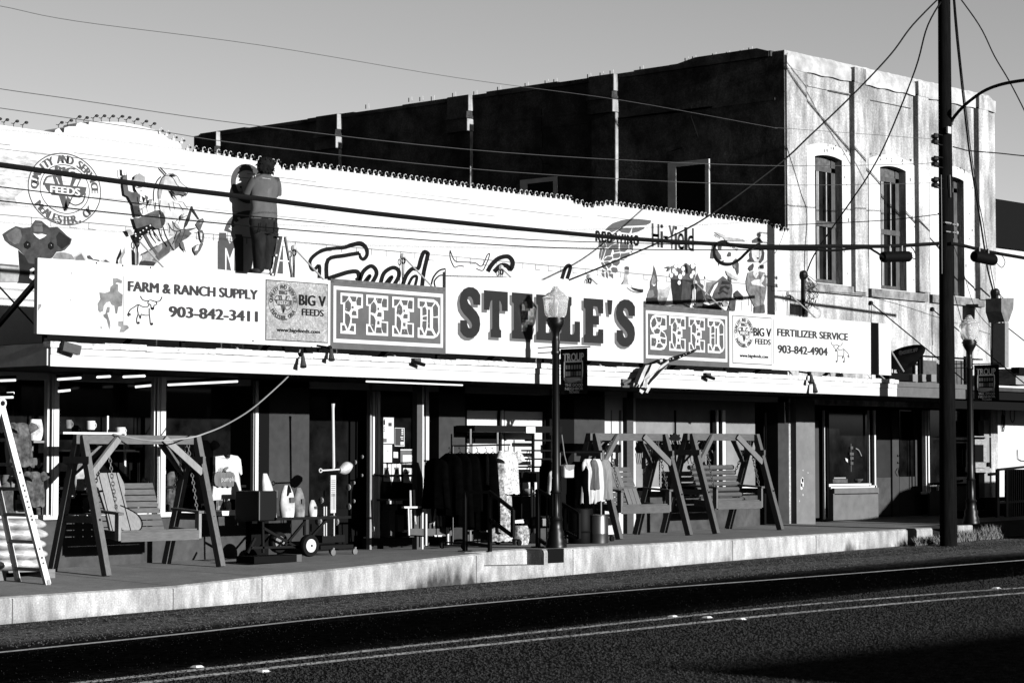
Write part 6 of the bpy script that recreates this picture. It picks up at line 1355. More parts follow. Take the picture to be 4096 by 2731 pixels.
# ================================================================ utility pole, street light arm, cables
POLE=M('creosoted_pole',.0025,.9,amp=.7,scale=5,st=(6,6,.5),amp2=.4,scale2=.8,spec=.02)
pb=PY(3782,2186,YP); pz=zroad(pb[0],YP); po=(PY(3783,1000,YP)[0],YP,pz); up=thing('utility_pole','tall dark wooden utility pole standing at the end of the kerb','utility pole',po)
mb=MB(po); mb.tube([(po[0],YP,pz-.1),(po[0],YP,pz+2),(po[0]+.01,YP,4.5),(po[0]+.03,YP,11.2)],[.165,.158,.14,.115],POLE,18); mb.build('shaft',up,smooth=True)
INS=M('insulator_porcelain',.002,.4,spec=.1)
for py in (557,647,731):
    p=PY(3742,py,YP-.02); mb=MB(po); mb.box((p[0]-.03,YP-.03,p[2]-.1),(po[0],YP+.0,p[2]-.08),BLKMET); mb.box((p[0]-.03,YP-.03,p[2]+.09),(po[0],YP+.0,p[2]+.11),BLKMET); br=mb.build('insulator_bracket',up)
    mb=MB(po); mb.lathe([(.02,-.09),(.07,-.08),(.075,-.03),(.04,0),(.075,.03),(.07,.08),(.02,.09)],(p[0]-.02,YP-.02,p[2]),INS,12); mb.build('insulator',br)
arm=[PX(a_,b_,po[0]+.05) for a_,b_ in ((3806,500),(3812,475),(3850,430),(3895,392),(3945,360),(4010,337),(4096,322),(4180,316))]
mb=MB(po); mb.tube(catmull(arm,4),.032,BLKMET,8); am=mb.build('lamp_arm',up); mb=MB(po); q=Vector(arm[-1]); mb.sphere(q+Vector((0,-.3,-.03)),(.14,.36,.09),ALUD,12,8); mb.build('light_head',am)
mb=MB(po); q=PY(3795,518,YP-.13); mb.box((q[0]-.06,q[1]-.02,q[2]-.08),(q[0]+.06,q[1]+.02,q[2]+.05),paint(.3)); mb.box((q[0]-.2,q[1]-.03,PY(3795,900,YP)[2]),(q[0]+.02,q[1]+.02,PY(3795,895,YP)[2]),ALUD); mb.build('pole_tag',up)
for py in (899,931):
    mb=MB(po); z_=PY(3790,py,YP)[2]; mb.tube([(po[0]-.18,YP-.12,z_),(po[0]+.2,YP-.12,z_)],.012,ALUD,6); mb.sphere((po[0]+.2,YP-.12,z_),.04,ALUD,8,6); mb.build('through_bolt',up)
for px,py0,py1 in ((3765,700,1095),(3800,700,790)):
    mb=MB(po); mb.tube([PY(px,py0,YP-.15),PY(px+2,(py0+py1)/2,YP-.16),PY(px+3,py1,YP-.15)],.008,M('pale_ground_wire',.1,.5),5); mb.build('ground_wire',up)
def wire(label,pix,Y,r,name='overhead_wire',mat=WIRE,k=6,group='overhead wires',n=5,cat='wire'):
    P=[PY(p[0],p[1],p[2] if len(p)>2 else Y) for p in pix]; P=catmull(P,k) if k>1 else P; mb=MB(P[0]); mb.tube(P,r,mat,n); return tag(mb.build(name,smooth=True),label,cat,group)
YC=23.0; LW=M('pale_wire',.03,.5,spec=.4)
wire('thick bundled black cable sagging across the painted wall to the utility pole',[(-400,612),(0,660),(520,732),(1020,793),(1500,854),(2000,907),(2500,953),(2860,976),(3070,986),(3330,985),(3550,985),(3755,974)],YC,.034,'bundled_cable',cat='cable',n=8)
wire('bundled black cable running on from the pole to the right edge',[(3800,974),(3850,982),(3960,1008),(4096,1032),(4300,1070)],YC+.05,.034,'bundled_cable',cat='cable',n=8)
wire('second strand lashed under the bundled cable near the pole',[(2905,972),(2960,988),(3060,994),(3150,998),(3270,1000),(3330,1002),(3460,992),(3500,1006),(3535,1030)],YC-.03,.022,'slack_cable',cat='cable')
lp=Zm(2560,880,3.7935,[(1310,330),(1230,330),(1160,370),(1125,440),(1130,530),(1180,610),(1270,660),(1370,665),(1450,635),(1530,580),(1600,510),(1680,435),(1760,385),(1815,365)])
wire('black slack loop of cable hanging before the painted woman',lp,YC-.04,.024,'slack_cable',cat='cable',n=7); wire('thinner second turn of the black slack cable loop',[(x-3,y+6) for x,y in lp],YC-.08,.01,'slack_cable',cat='cable')
for pts,r,lab in (([(3535,1028),(3560,1025),(3632,1026)],.1,'black splice case under the cable left of the utility pole'),([(3900,1025),(3925,1030),(3972,1040)],.11,'black splice case under the cable right of the utility pole')):
    P=[PY(px,py,YC-.02) for px,py in pts]; m_=P[1]; t=thing('splice_case',lab,'splice case',m_,'splice cases on the cable'); mb=MB(m_); d_=(Vector(P[2])-Vector(P[0])).normalized(); mb.tube([Vector(P[0])-d_*.03,P[0],Vector(P[0]).lerp(Vector(P[2]),.5),P[2],Vector(P[2])+d_*.03],[r*.7,r,r,r,r*.7],BLACK,14); mb.build('case_body',t,smooth=True)
    for u in (.25,.75): mb=MB(m_); q=Vector(P[0]).lerp(Vector(P[2]),u); mb.tube([q+Vector((0,0,r)),q+Vector((0,0,.2))],.018,ALUD,6); mb.build('hanger_clip',t)
wire('short looped tail at the right end of the left splice case',[(3632,1018),(3655,1035),(3665,1028),(3655,1000),(3645,990)],YC-.03,.01,'slack_cable',cat='cable'); wire('short curled tail beyond the right splice case',[(3975,1038),(4005,1070),(4020,1050),(4010,1025),(3990,1010)],YC,.008,'slack_cable',cat='cable')
wire('topmost thin wire crossing the sky to the upper insulator',[(-300,-22),(0,25),(308,86+0),(1050,183),(1828,312),(2489,402),(3072,507),(3144,514),(3735,557)],YC,.004,mat=LW); wire('thin wire crossing sky and dark wall to the middle insulator',[(-300,305),(0,356),(308,400),(1024,503),(2024,611),(3024,662),(3640,657),(3735,647)],YC,.005,mat=LW); wire('lowest of the three thin wires reaching the lower insulator',[(-300,395),(0,433),(634,525),(1024,582),(2024,687),(3024,739),(3648,734),(3735,731)],YC,.005,mat=LW)
wire('thin dark wire crossing the painted wall through the rider, upper of two',[(-300,715),(0,748),(1024,867),(2024,953),(2560,973),(3024,984),(3300,990)],YC,.008); wire('thin dark wire crossing the painted wall through the rider, lower of two',[(-300,767),(0,804),(1024,907),(2024,982),(2560,998),(3024,999),(3300,992)],YC,.009)
wire('twisted service drop from the pole top down across the dark wall to the sign',[(3790,-40,YP),(3652,100,23.3),(3560,222,23.5),(3405,386,23.7),(3237,546,24.0),(3119,654,24.1),(2841,860,24.5),(2661,958,24.6),(2450,1050,24.75),(2277,1120,24.85)],0,.016); wire('twisted service drop from the pole top to the mast on the stucco front',[(3795,-40,YP),(3712,100,23.3),(3661,278,24.),(3554,546,25.),(3483,685,25.6),(3407,800,26.2),(3268,1000,27.),(3228,1085,27.25)],0,.016)
wire('twisted drop cable hanging right of the pole down to the far mast',[(3812,-40,YP),(3822,100,23.5),(3840,278,24.),(3875,591,25),(3907,800,25.7),(3920,878,26),(3938,995,26.4),(3951,1080,26.7),(3978,1182,27.1)],0,.02); wire('second strand beside the twisted drop cable right of the pole',[(3816,-40,YP),(3828,100,23.5),(3846,278,24.),(3882,591,25),(3914,800,25.7),(3932,890,26),(3948,995,26.4),(3968,1100,26.7),(3985,1190,27.1)],0,.01)
wire('service wire leaving the pole top to the upper right edge',[(3800,-60,YP),(3916,100),(3978,225),(4036,323),(4096,439),(4150,560)],YP,.014); wire('thin wire running right from the pole to the picture edge at mid height',[(3812,588),(3850,598),(3880,604),(4000,614),(4096,624),(4300,640)],YP,.012)
wire('thin wire from the stucco corner to the pole below the insulators',[(3146,901,27.3),(3518,883,24.8),(3735,860,YP),(3752,854,YP)],0,.009)
wire('very thin line sagging beside the pole down to the canopy roof',[(3812,1160,YP),(3850,1300,24.5),(3868,1420,25)],0,.008); wire('thin line slanting from the pole over the far lamp',[(3806,960,YP),(3850,1080,25),(3905,1240,26.5),(3985,1330,27.2)],0,.007)
# masts where the drops land on the building
for px,py0,py1,lab in ((3215,1100,1285,'conduit mast with a tangle of wires left on the stucco front'),(3984,1170,1480,'conduit mast at the right corner of the stucco front')):
    a=PY(px,py0,YB-.1); b=PY(px,py1,YB-.1); t=thing('service_mast',lab,'mast',b,'service masts'); mb=MB(b); mb.tube([a,b],.035 if px<3500 else .06,WIRE,8); mb.build('conduit',t)
    mb=MB(b); mb.sphere(a,(.09,.09,.1),INS,10,6); mb.build('weather_head',t)
    for k in range(7):
        r_=[(a[0]+rnd.uniform(.02,.1),a[1]-.03,a[2])]+[(a[0]+rnd.uniform(.02,.4),a[1]-rnd.uniform(.02,.12),a[2]-.12*j-rnd.uniform(0,.1)) for j in range(1,6)]; mb=MB(b); mb.tube(catmull(r_,4),.007,LW if k%3==0 else WIRE,4); mb.build('loose_wire',t)
# ================================================================ satellite dish and roof clutter right of the sign
XD=40.15; q=PX(3640,1490,XD); t=thing('satellite_dish','dark satellite dish on the canopy roof right of the sign end','dish',q)
DSH=M('dish_grey',.006,.5,spec=.2)
ol=catmull(Zm(3072,1300,2.2402,[(1062,330),(1080,262),(1180,205),(1300,178),(1370,178),(1400,205),(1393,250),(1340,320),(1270,378),(1190,402),(1100,390)]),3,True)
cxd,cyd=3620,1428
mb=MB(q); n=len(ol); v0=[PX(a,b,XD) for a,b in ol]; v1=[tuple(Vector(PX(cxd+(a-cxd)*.55,cyd+(b-cyd)*.55,XD))+Vector((.1,0,0))) for a,b in ol]; v2=[tuple(Vector(p)+Vector((.02,0,0))) for p in v0]
mb.add(v0+v1,[(i,(i+1)%n,n+(i+1)%n,n+i) for i in range(n)]+[tuple(range(n,2*n))],DSH); mb.add(v0+v2,[(i,(i+1)%n,n+(i+1)%n,n+i) for i in range(n)],DSH); mb.add([tuple(Vector(p)+Vector((.012,0,0))) for p in v2]+[tuple(Vector(p)+Vector((.012,0,0))) for p in v1],[(i,(i+1)%n,n+(i+1)%n,n+i) for i in range(n)]+[tuple(range(n,2*n))],DSH); mb.build('reflector',t,smooth=True)
mb=MB(q); A_,B_=PX(3617,1414,XD),PX(3670,1400,XD); tx0,tx1=A_[1],B_[1]
text(mb,'DIRECTV',0,1,0,1,0,BANW,.02,lambda X,Z:tuple(Vector(PX(3614+57*X,1417-12*X-15*Z,XD-.0))+Vector((.02 if False else -.012,0,0)))); mb.build('lettering',t)
mb=MB(q); mb.sphere(PX(3602,1411,XD-.02),(.01,.05,.05),BANG,10,6); mb.build('round_mark',t)
mb=MB(q); mb.tube([PX(3565,1405,XD-.35),PX(3615,1486,XD-.1)],.018,ALUD,6); mb.tube([PX(3590,1480,XD),PX(3600,1500,XD)],.03,BLKMET,7); mb.build('feed_arm',t)
RFY=26.0
def rbox(name,px0,py0,px1,py1,mat,lab,Y=RFY,d=.3,cat='roof clutter'):
    p,q=PY(px0,py0,Y),PY(px1,py1,Y); m_=((p[0]+q[0])/2,Y,q[2]); mb=MB(m_); mb.box((p[0],Y,q[2]),(q[0],Y+d,p[2]),mat); return tag(mb.build(name,bevel=.01),lab,cat)
rbox('roof_block',3558,1490,3650,1524,BLACK,'black ballast block under the satellite dish',25.3)
fo_=PY(3780,1500,26.6); t=thing('roof_frame','black horizontal steel frame over grey panels on the canopy roof behind the pole','frame',fo_)
mb=MB(fo_); p,q=PY(3650,1418,26.6),PY(3932,1440,26.6); mb.box((p[0],26.6,q[2]-.0),(q[0],26.75,p[2]),BLACK); mb.build('top_beam',t)
for px in (3655,3676,3686,3812,3860): mb=MB(fo_); p=PY(px,1425,26.65); mb.bar((p[0],26.65,2.96),(p[0],26.65,p[2]),.05,.05,BLACK); mb.build('upright',t)
for a_,b_ in ((3692,3747),(3812,3858)): mb=MB(fo_); p,q=PY(a_,1440,26.75),PY(b_,1530,26.75); mb.box((p[0],26.75,2.96),(q[0],26.85,p[2]),M('grey_roof_panel',.06,.9,amp=.3,scale=6)); mb.build('infill_panel',t)
for a_,b_,lab in ((3652,3672,'first pale roof block right of the dish'),(3690,3706,'second pale roof block right of the dish'),(3726,3746,'third pale roof block beside the pole')): rbox('roof_block',a_,1496,b_,1527,CREAM,lab,25.2,.25)
# ================================================================ row of little lamps along the parapet
topx=[(p[0],p[2]) for p in tw]
LT=M('lamp_stalk_white',.45,.6); LCUP=M('lamp_cup_dark',.02,.6)
x=19.0; proto=None; k=0
while x<XE-.05:
    if not (19.75<x<20.15 ):
        z=interp(topx,x)
        for q in (x-.03,x+.03): z=max(z,interp(topx,q))
        j=rnd.uniform(-.012,.012); loc=(x,YW+.05,z)
        if proto is None or k in (17,):
            mb=MB(loc); left=k<17
            if left: mb.tube([(x,YW+.05,z),(x-.02,YW+.03,z+.05),(x+.01,YW+.0,z+.085)],.006,LCUP,4); mb.sphere((x+.02,YW-.01,z+.085),(.03,.03,.022),LCUP,8,5); mb.tube([(x-.05,YW+.04,z+.055),(x,YW+.03,z+.05)],.005,LCUP,4)
            else: mb.box((x-.028,YW-.01,z),(x+.012,YW+.03,z+.03),LT); mb.tube([(x-.015,YW,z+.02),(x-.015,YW-.01,z+.075),(x,YW-.03,z+.085),(x+.012,YW-.04,z+.07)],.006,LT,5); mb.sphere((x+.03,YW-.03,z+.045),(.02,.02,.016),LCUP,8,5)
            proto=mb.build('parapet_lamp'); tag(proto,'small dark lamp on a thin stalk along the white parapet, against the sky' if left else 'small gooseneck lamp in the parapet row before the dark wall','lamp','lamps along the left parapet' if left else 'lamps along the parapet before the dark wall')
        else:
            o_=proto.copy(); COL.objects.link(o_); o_.location=(loc[0],loc[1],loc[2]); o_.rotation_euler=(0,0,rnd.uniform(-.3,.3)); o_['_w']=loc
        k+=1
    x+=(.155 if k<17 else .138)+rnd.uniform(-.01,.01)
# ================================================================ paintings on the upper wall
def painted(name,layers,par=store):
    mb=MB(SO)
    for i,(pts,mat) in enumerate(layers): decal(mb,pts,YW-.005-.002*i,mat)
    return mb.build(name,par)
def pl(mb,pts,w,mat,lay=0,sm=4,closed=False): stroke(mb,pts,w,lambda a,b:PY(a,b,YW-.004-.0012*lay),mat,closed=closed,smooth=sm)
# round logo
c=PY(255,757,YW); mb=MB(SO); lx0,lx1=PY(112,757,YW)[0],PY(402,757,YW)[0]; rz=.5*(PY(255,613,YW)[2]-PY(255,898,YW)[2]); rx=(lx1-lx0)/2; cx_=(lx0+lx1)/2
mb.add([(cx_+rx*math.cos(t),YW-.003,c[2]+rz*math.sin(t)) for t in [k*math.pi/24 for k in range(48)]],[tuple(range(48))],BRICKW)
bigv(mb,cx_,c[2],rx,rz,YW-.005,M('logo_grey',.045,.8,amp=.15,scale=10),WHITE,'McALESTER, OK',.018); mb.build('painted_logo',store)
# cow's head
CW=M('cow_brown',.028,.85,amp=.4,scale=5,amp2=.3,scale2=12); CWD=M('cow_dark',.008,.85,amp=.5,scale=6); CWL=M('cow_light',.06,.85,amp=.4,scale=7)
z=lambda pts:Zm(0,560,2.613,pts)
painted('painted_cow',[(z([(190,1150),(245,1200),(300,1230),(385,1240),(385,1505),(180,1495),(205,1400),(200,1300),(195,1220)]),CWD),
 (z([(25,985),(90,940),(165,900),(240,918),(320,910),(345,870),(370,838),(435,845),(475,880),(515,915),(600,908),(650,950),(700,1000),(752,1035),(735,1090),(680,1150),(640,1165),(590,1170),(560,1215),(540,1236),(430,1250),(385,1300),(300,1290),(250,1200),(190,1140),(110,1100),(50,1050)]),CW),
 (z([(60,990),(165,915),(215,940),(230,1010),(200,1080),(150,1090),(90,1050)]),CWL),(z([(620,960),(700,1010),(740,1040),(720,1090),(650,1140),(600,1100),(590,1010)]),CWD),(z([(345,880),(440,870),(450,960),(350,960)]),CWL),
 (z([(345,975),(395,985),(440,980),(490,995),(455,1020),(415,1038),(380,1015)]),WHITE),(z([(250,1085),(280,1052),(318,1075),(322,1118),(292,1140),(258,1125)]),BLACK),(z([(505,1090),(532,1062),(562,1085),(562,1130),(535,1148),(508,1125)]),BLACK),(z([(286,1088),(293,1087),(293,1095),(287,1096)]),WHITE),(z([(533,1096),(540,1096),(540,1104),(534,1104)]),WHITE),
 (z([(310,1355),(345,1335),(378,1345),(378,1440),(340,1465),(305,1440),(315,1400)]),WHITE),(z([(325,1385),(360,1360),(375,1390),(360,1410)]),BLACK),(z([(0,1290),(195,1305),(200,1380),(190,1480),(0,1480)]),M('painted_haze',.2,.9,amp=.35,scale=6)),
 (z([(0,1292),(195,1310),(196,1330),(0,1312)]),CWL)])
painted('painted_farm',[(z([(550,1235),(590,1180),(640,1172),(700,1180),(745,1195),(770,1225),(778,1252),(560,1240)]),M('farm_grey',.12,.85,amp=.4,scale=9)),(z([(775,1220),(850,1165),(905,1240),(895,1262),(785,1255)]),M('farm_light',.26,.85,amp=.2,scale=7)),(z([(790,1225),(850,1185),(890,1255),(790,1254)]),M('farm_mid',.08,.85,amp=.3,scale=8)),(z([(910,1210),(940,1205),(975,1245),(1040,1255),(1040,1268),(920,1240)]),M('farm_dark',.03,.85,amp=.5,scale=12)),(z([(1075,1270),(1105,1245),(1145,1278)]),M('farm_dark',.03)),(z([(1055,1262),(1105,1238),(1160,1280),(1145,1280),(1105,1250),(1075,1272)]),M('farm_light',.26))])
# horse and rider
z=lambda pts:Zm(460,620,3.4095,pts)
H1=M('rider_dark',.018,.85,amp=.35,scale=9); H2=M('rider_mid',.05,.85,amp=.35,scale=8); H3=M('rider_light',.13,.85,amp=.25,scale=8); H4=M('horse_mid',.05,.85,amp=.6,scale=6); H5=M('horse_soft',.15,.85,amp=.5,scale=6)
painted('painted_rider',[
 (z([(690,270),(760,258),(850,290),(900,380),(960,425),(1000,450),(985,530),(950,560),(850,545),(860,630),(930,650),(1000,740),(960,900),(900,1030),(820,1100),(740,1100),(690,900),(600,740),(585,500),(620,380)]),M('horse_pale',.3,.85,amp=.35,scale=5)),(z([(600,400),(690,275),(660,420),(620,600),(588,600)]),M('horse_pale_shade',.17,.85,amp=.5,scale=6)),(z([(780,900),(860,950),(900,1030),(820,1100),(790,1010)]),M('horse_pale_shade',.17)),
 (z([(480,1300),(560,1250),(640,1200),(740,1150),(820,1100),(900,1030),(960,1010),(1000,1060),(930,1160),(860,1260),(770,1310),(700,1370),(620,1430),(530,1510),(330,1500),(380,1400),(360,1340)]),H5),
 (z([(330,1500),(350,1450),(400,1440),(500,1450),(560,1460),(530,1512)]),H1),(z([(640,1200),(720,1165),(760,1270),(740,1330),(640,1400),(560,1450),(500,1440),(590,1340),(650,1270)]),H4),(z([(770,1180),(880,1060),(960,1010),(990,1060),(930,1160),(870,1250),(810,1300),(770,1290)]),H4),
 (z([(380,1080),(420,1070),(490,1200),(560,1300),(625,1390),(600,1430),(560,1360),(470,1240)]),H2),
 (z([(1045,690),(1065,715),(1040,790),(1020,880),(985,960),(940,1010),(960,920),(1000,820),(1030,740)]),H1),(z([(1060,720),(1150,870),(1140,880),(1050,760)]),H1),(z([(1150,880),(1200,862),(1215,900),(1190,960),(1160,1040),(1130,1000),(1100,950)]),H2),(z([(1165,890),(1195,880),(1195,920),(1150,950)]),H3),(z([(960,1010),(1110,990),(1060,1060),(980,1140),(900,1180),(930,1100)]),H2),(z([(1010,1040),(1110,1000),(1130,1040),(1050,1070)]),WHITE),
 (z([(1140,1030),(1190,1020),(1220,1090),(1205,1200),(1180,1190),(1160,1150),(1150,1090)]),H2),(z([(1165,1060),(1190,1070),(1185,1160),(1165,1140)]),WHITE),(z([(1190,1195),(1205,1210),(1165,1300),(1110,1372),(1070,1310),(1065,1260),(1120,1220),(1160,1225)]),H2),(z([(1110,1240),(1150,1225),(1130,1300),(1085,1310)]),WHITE),
 (z([(885,1200),(930,1180),(968,1330),(900,1260)]),H2),(z([(725,1170),(800,1115),(820,1310),(770,1240)]),H3),
 (z([(612,160),(640,185),(690,240),(712,268),(690,268),(640,215),(615,185)]),H1),(z([(755,265),(790,250),(845,290),(815,290),(790,298)]),H1),(z([(745,475),(850,495),(920,500),(985,530),(960,562),(900,540),(850,545),(800,560),(770,520)]),H2),(z([(750,480),(800,500),(820,540),(780,530)]),BLACK),(z([(775,520),(810,550),(858,632),(840,610),(790,560)]),H1),(z([(955,425),(1000,445),(998,460),(970,448)]),BLACK),
 (z([(900,830),(945,790),(930,830),(920,890),(895,870)]),H3),
 (z([(95,180),(125,195),(165,205),(165,260),(150,285),(100,270)]),M('rider_pale',.4,.85,amp=.15,scale=10)),(z([(105,285),(165,270),(170,400),(185,490),(240,510),(310,500),(350,560),(330,640),(340,760),(380,830),(270,840),(250,700),(225,650),(180,570),(128,545),(110,420)]),H2),(z([(240,690),(320,700),(360,830),(270,835)]),H1),
 (z([(180,350),(260,340),(270,290),(330,250),(410,300),(412,370),(390,385),(250,375)]),H5),(z([(270,400),(400,410),(395,480),(370,530),(320,530),(280,470)]),M('rider_pale',.4)),(z([(345,482),(372,490),(368,498),(346,492)]),H1),(z([(400,540),(455,575),(430,650),(415,600)]),H2),(z([(460,600),(515,600),(490,670),(455,720),(470,650)]),H3),
 (z([(245,850),(330,860),(430,810),(540,760),(610,750),(660,790),(690,860),(680,940),(640,1000),(560,1010),(500,960),(430,990),(340,1010),(290,1000)]),H2),(z([(600,830),(620,782),(628,800),(605,850)]),WHITE),(z([(600,760),(660,790),(690,870),(670,950),(640,980),(620,880)]),H1),
 (z([(310,1000),(500,940),(525,1030),(400,1090),(330,1190),(290,1180),(250,1090),(300,1060)]),BLACK),(z([(505,1020),(530,1030),(560,1120),(615,1180),(590,1175),(530,1100)]),BLACK),(z([(270,1270),(300,1280),(330,1340),(330,1490),(275,1490)]),H5),(z([(55,1480),(70,1390),(130,1250),(140,1330),(90,1420),(100,1490)]),H5),
 (z([(150,1020),(220,1010),(240,1090),(200,1100)]),H5)])
mb=MB(SO)
for a,b in ((430,995),(482,962),(385,1028),(455,1045),(345,1055),(370,1108),(285,1105),(340,1135),(490,1030),(280,1075)):
    q=z([(a,b)])[0]; mb.poly([(q[0]+3.2*math.cos(t),q[1]+3.2*math.sin(t)) for t in [i*math.pi/4 for i in range(8)]],lambda x,y:PY(x,y,YW-.11),WHITE)
for pts,w in (([(690,270),(640,320),(605,400),(585,500),(588,600)],2.5),([(615,620),(605,740)],2),([(790,635),(812,740)],1.5),([(930,645),(990,735)],1.5),([(520,1030),(580,1120),(620,1180)],2),([(655,980),(690,1100),(760,1230)],3),([(800,960),(800,1040)],1.5),([(712,268),(760,258),(845,288),(900,380),(958,425)],1.4),([(1005,470),(985,530),(960,562)],1.6),([(858,632),(930,645)],1.),([(780,905),(830,990),(890,1020),(960,1010)],2.2),([(640,1205),(560,1255),(480,1300),(400,1350)],1.6),([(900,1030),(860,1120),(820,1200)],2.),([(300,420),(330,440),(395,430)],1.6),([(330,560),(345,640),(430,655)],1.6),([(340,760),(420,700),(440,780)],1.4),([(95,180),(100,280),(150,285),(165,205)],1.),([(210,370),(300,385),(415,375)],2.2),([(590,600),(600,700),(640,800)],1.2),([(1000,820),(900,870),(860,940)],1.2)): stroke(mb,z(pts),w*2.,lambda a,b:PY(a,b,YW-.108),H1 if w>1.8 else H2,smooth=3)
mb.build('painted_outline',store)
# M letters with an arched band
z=lambda pts:Zm(860,580,2.9025,pts); MG=M('mural_grey',.04,.8,amp=.12,scale=9)
painted('painted_letter_m',[(z([(50,1018),(130,1020),(135,1080),(172,1146),(245,1075),(228,1035),(312,1040),(330,1090),(330,1470),(32,1440),(32,1118),(42,1112)]),MG),(z([(118,1195),(135,1200),(172,1320),(215,1200),(225,1200),(222,1475),(190,1470),(172,1380),(135,1260),(133,1470),(118,1468)]),WHITE)])
mb=MB(SO); stroke(mb,z([(150,1010),(180,930),(240,850),(330,810),(420,800)]),[32,32,30,28,28],lambda a,b:PY(a,b,YW-.006),MG,smooth=4); stroke(mb,z([(178,1120),(240,990),(300,920),(330,900)]),[4,10,14,16],lambda a,b:PY(a,b,YW-.008),WHITE,smooth=4)
for ch,(a,b,r) in (('M',(188,968,-55)),('A',(238,905,-48)),('R',(288,855,-40))):
    vs,fs=glyphs(ch,.04); q=z([(a,b)])[0]; r=math.radians(r); mb.add([PY(q[0]+(vx*math.cos(r)-(.35-vy)*math.sin(r))*22-8*math.cos(r),q[1]+(vx*math.sin(r)+(.35-vy)*math.cos(r))*22-8*math.sin(r),YW-.011) for vx,vy in vs],fs,WHITE)
mb.build('painted_arch',store)
painted('painted_letter_a',[(z([(640,1075),(720,1080),(790,1170),(790,1495),(720,1490),(690,1250),(660,1490),(600,1485)]),MG)])
mb=MB(SO); ring(mb,PY(989,735,YW)[0],PY(989,735,YW)[2],.29,.26,.1,YW-.006,MG); mb.build('painted_hoop',store)
# big outlined script and horns
OUTL=M('script_black',.0012,.8); z=lambda pts:Zm(1200,900,2.138,pts)
mb=MB(SO)
for pts,w,cl in (([(165,455),(165,345),(120,385),(92,360),(88,305),(130,255),(200,215),(290,200),(380,192),(440,172),(510,158),(550,178),(572,215),(572,260),(545,292),(520,280),(508,240)],[9,8,8,8,9,9,10,9,10,11,12,11,10,9,9,8,6],0),([(508,240),(380,262),(240,298),(228,462)],10,0),([(240,458),(340,425),(420,402),(490,400),(505,450),(480,475)],11,0),([(510,480),(540,400),(600,352),(640,370),(655,420),(620,490)],10,0),([(548,488),(590,435),(600,440),(570,488)],7,0),([(690,495),(720,410),(790,365),(840,385),(845,440),(810,505)],10,0),([(730,500),(770,450),(790,445),(760,498)],7,0),([(880,512),(910,430),(960,375),(1010,372),(1035,290),(1060,232),(1090,240),(1092,262),(1060,400),(1045,520)],10,0),([(925,518),(960,450),(1000,440),(985,518)],7,0),([(1120,530),(1140,450),(1190,390),(1245,375)],4,0),([(1158,535),(1150,480),(1190,435),(1235,428)],3.5,0),([(1605,398),(1640,340),(1700,285),(1780,270),(1820,320),(1800,380),(1770,350),(1720,345),(1660,400)],11,0),([(2240,460),(2270,370),(2300,345),(2312,370),(2285,460)],9,0)):
    stroke(mb,z(pts),[a*1.6 for a in w] if isinstance(w,list) else w*1.6,lambda a,b:PY(a,b,YW-.005),OUTL,smooth=4)
decal(mb,z([(1222,440),(1247,375),(1247,545),(1236,545)]),YW-.006,OUTL)
mb.build('painted_script',store)
mb=MB(SO)
for pts,w in (([(1285,218),(1282,250),(1290,300),(1320,360),(1345,355),(1370,348),(1402,355)],3.6),([(1285,218),(1300,260),(1320,300),(1350,315),(1430,318),(1500,325),(1530,345),(1555,352),(1580,310),(1600,260),(1622,243),(1612,290),(1585,350),(1565,388),(1535,385),(1508,372)],3.6)): stroke(mb,z(pts),w,lambda a,b:PY(a,b,YW-.005),OUTL,smooth=3)
mb.build('painted_horns',store)
# winged emblem, lettering
z=lambda pts:Zm(2300,820,4.276,pts); WG=M('wing_grey',.056,.8,amp=.1,scale=9)
wl=[[(515,430),(570,370),(650,310),(800,260),(960,235),(1100,240),(1305,265),(1290,312),(1220,345),(1050,355),(880,360),(780,390),(700,440),(630,470),(590,440)],[(740,430),(780,400),(870,390),(970,392),(955,440),(930,485),(800,470)],[(985,390),(1190,380),(1180,410),(1080,460),(970,485)],[(645,500),(690,540),(690,600),(640,640),(580,640)],[(410,615),(505,625),(460,720),(400,715)],[(460,725),(515,640),(545,720),(490,745)],[(525,630),(620,640),(690,650),(600,700),(560,735)],[(570,745),(640,680),(750,650),(745,745),(660,755)],[(770,655),(910,660),(920,750),(850,800),(775,800)],[(930,672),(1000,675),(990,780),(930,750)],[(435,730),(470,735),(440,900),(420,930),(410,860)],[(480,745),(530,750),(470,920),(445,955),(440,930)],[(540,755),(640,765),(610,860),(520,880),(480,950)],[(660,765),(770,770),(760,800),(670,815)],[(650,850),(680,830),(770,820),(775,870),(750,905),(660,915)],[(790,830),(930,815),(940,850),(880,910),(770,920)],[(500,930),(560,880),(640,885),(640,920),(600,950),(500,960)],[(620,960),(680,935),(770,940),(765,1000),(720,1045),(660,1030)],[(770,940),(870,920),(830,950)],[(490,975),(560,965),(620,990),(630,1030),(580,1090)],[(445,980),(480,980),(550,1090),(550,1120),(480,1080)],[(615,1085),(650,1060),(720,1075),(735,1130),(700,1162),(640,1150)],[(470,1095),(510,1130),(500,1155),(460,1150)],[(525,1140),(560,1145),(555,1170),(530,1170)],[(570,1120),(600,1115),(620,1160),(580,1165)],[(450,1160),(505,1165),(508,1240),(470,1220)],[(525,1170),(565,1172),(565,1258),(530,1230)],[(580,1170),(655,1178),(655,1262),(600,1220)],[(940,785),(990,790),(970,812)]]
for w_ in wl: painted('painted_feather',[(z(w_),WG)])
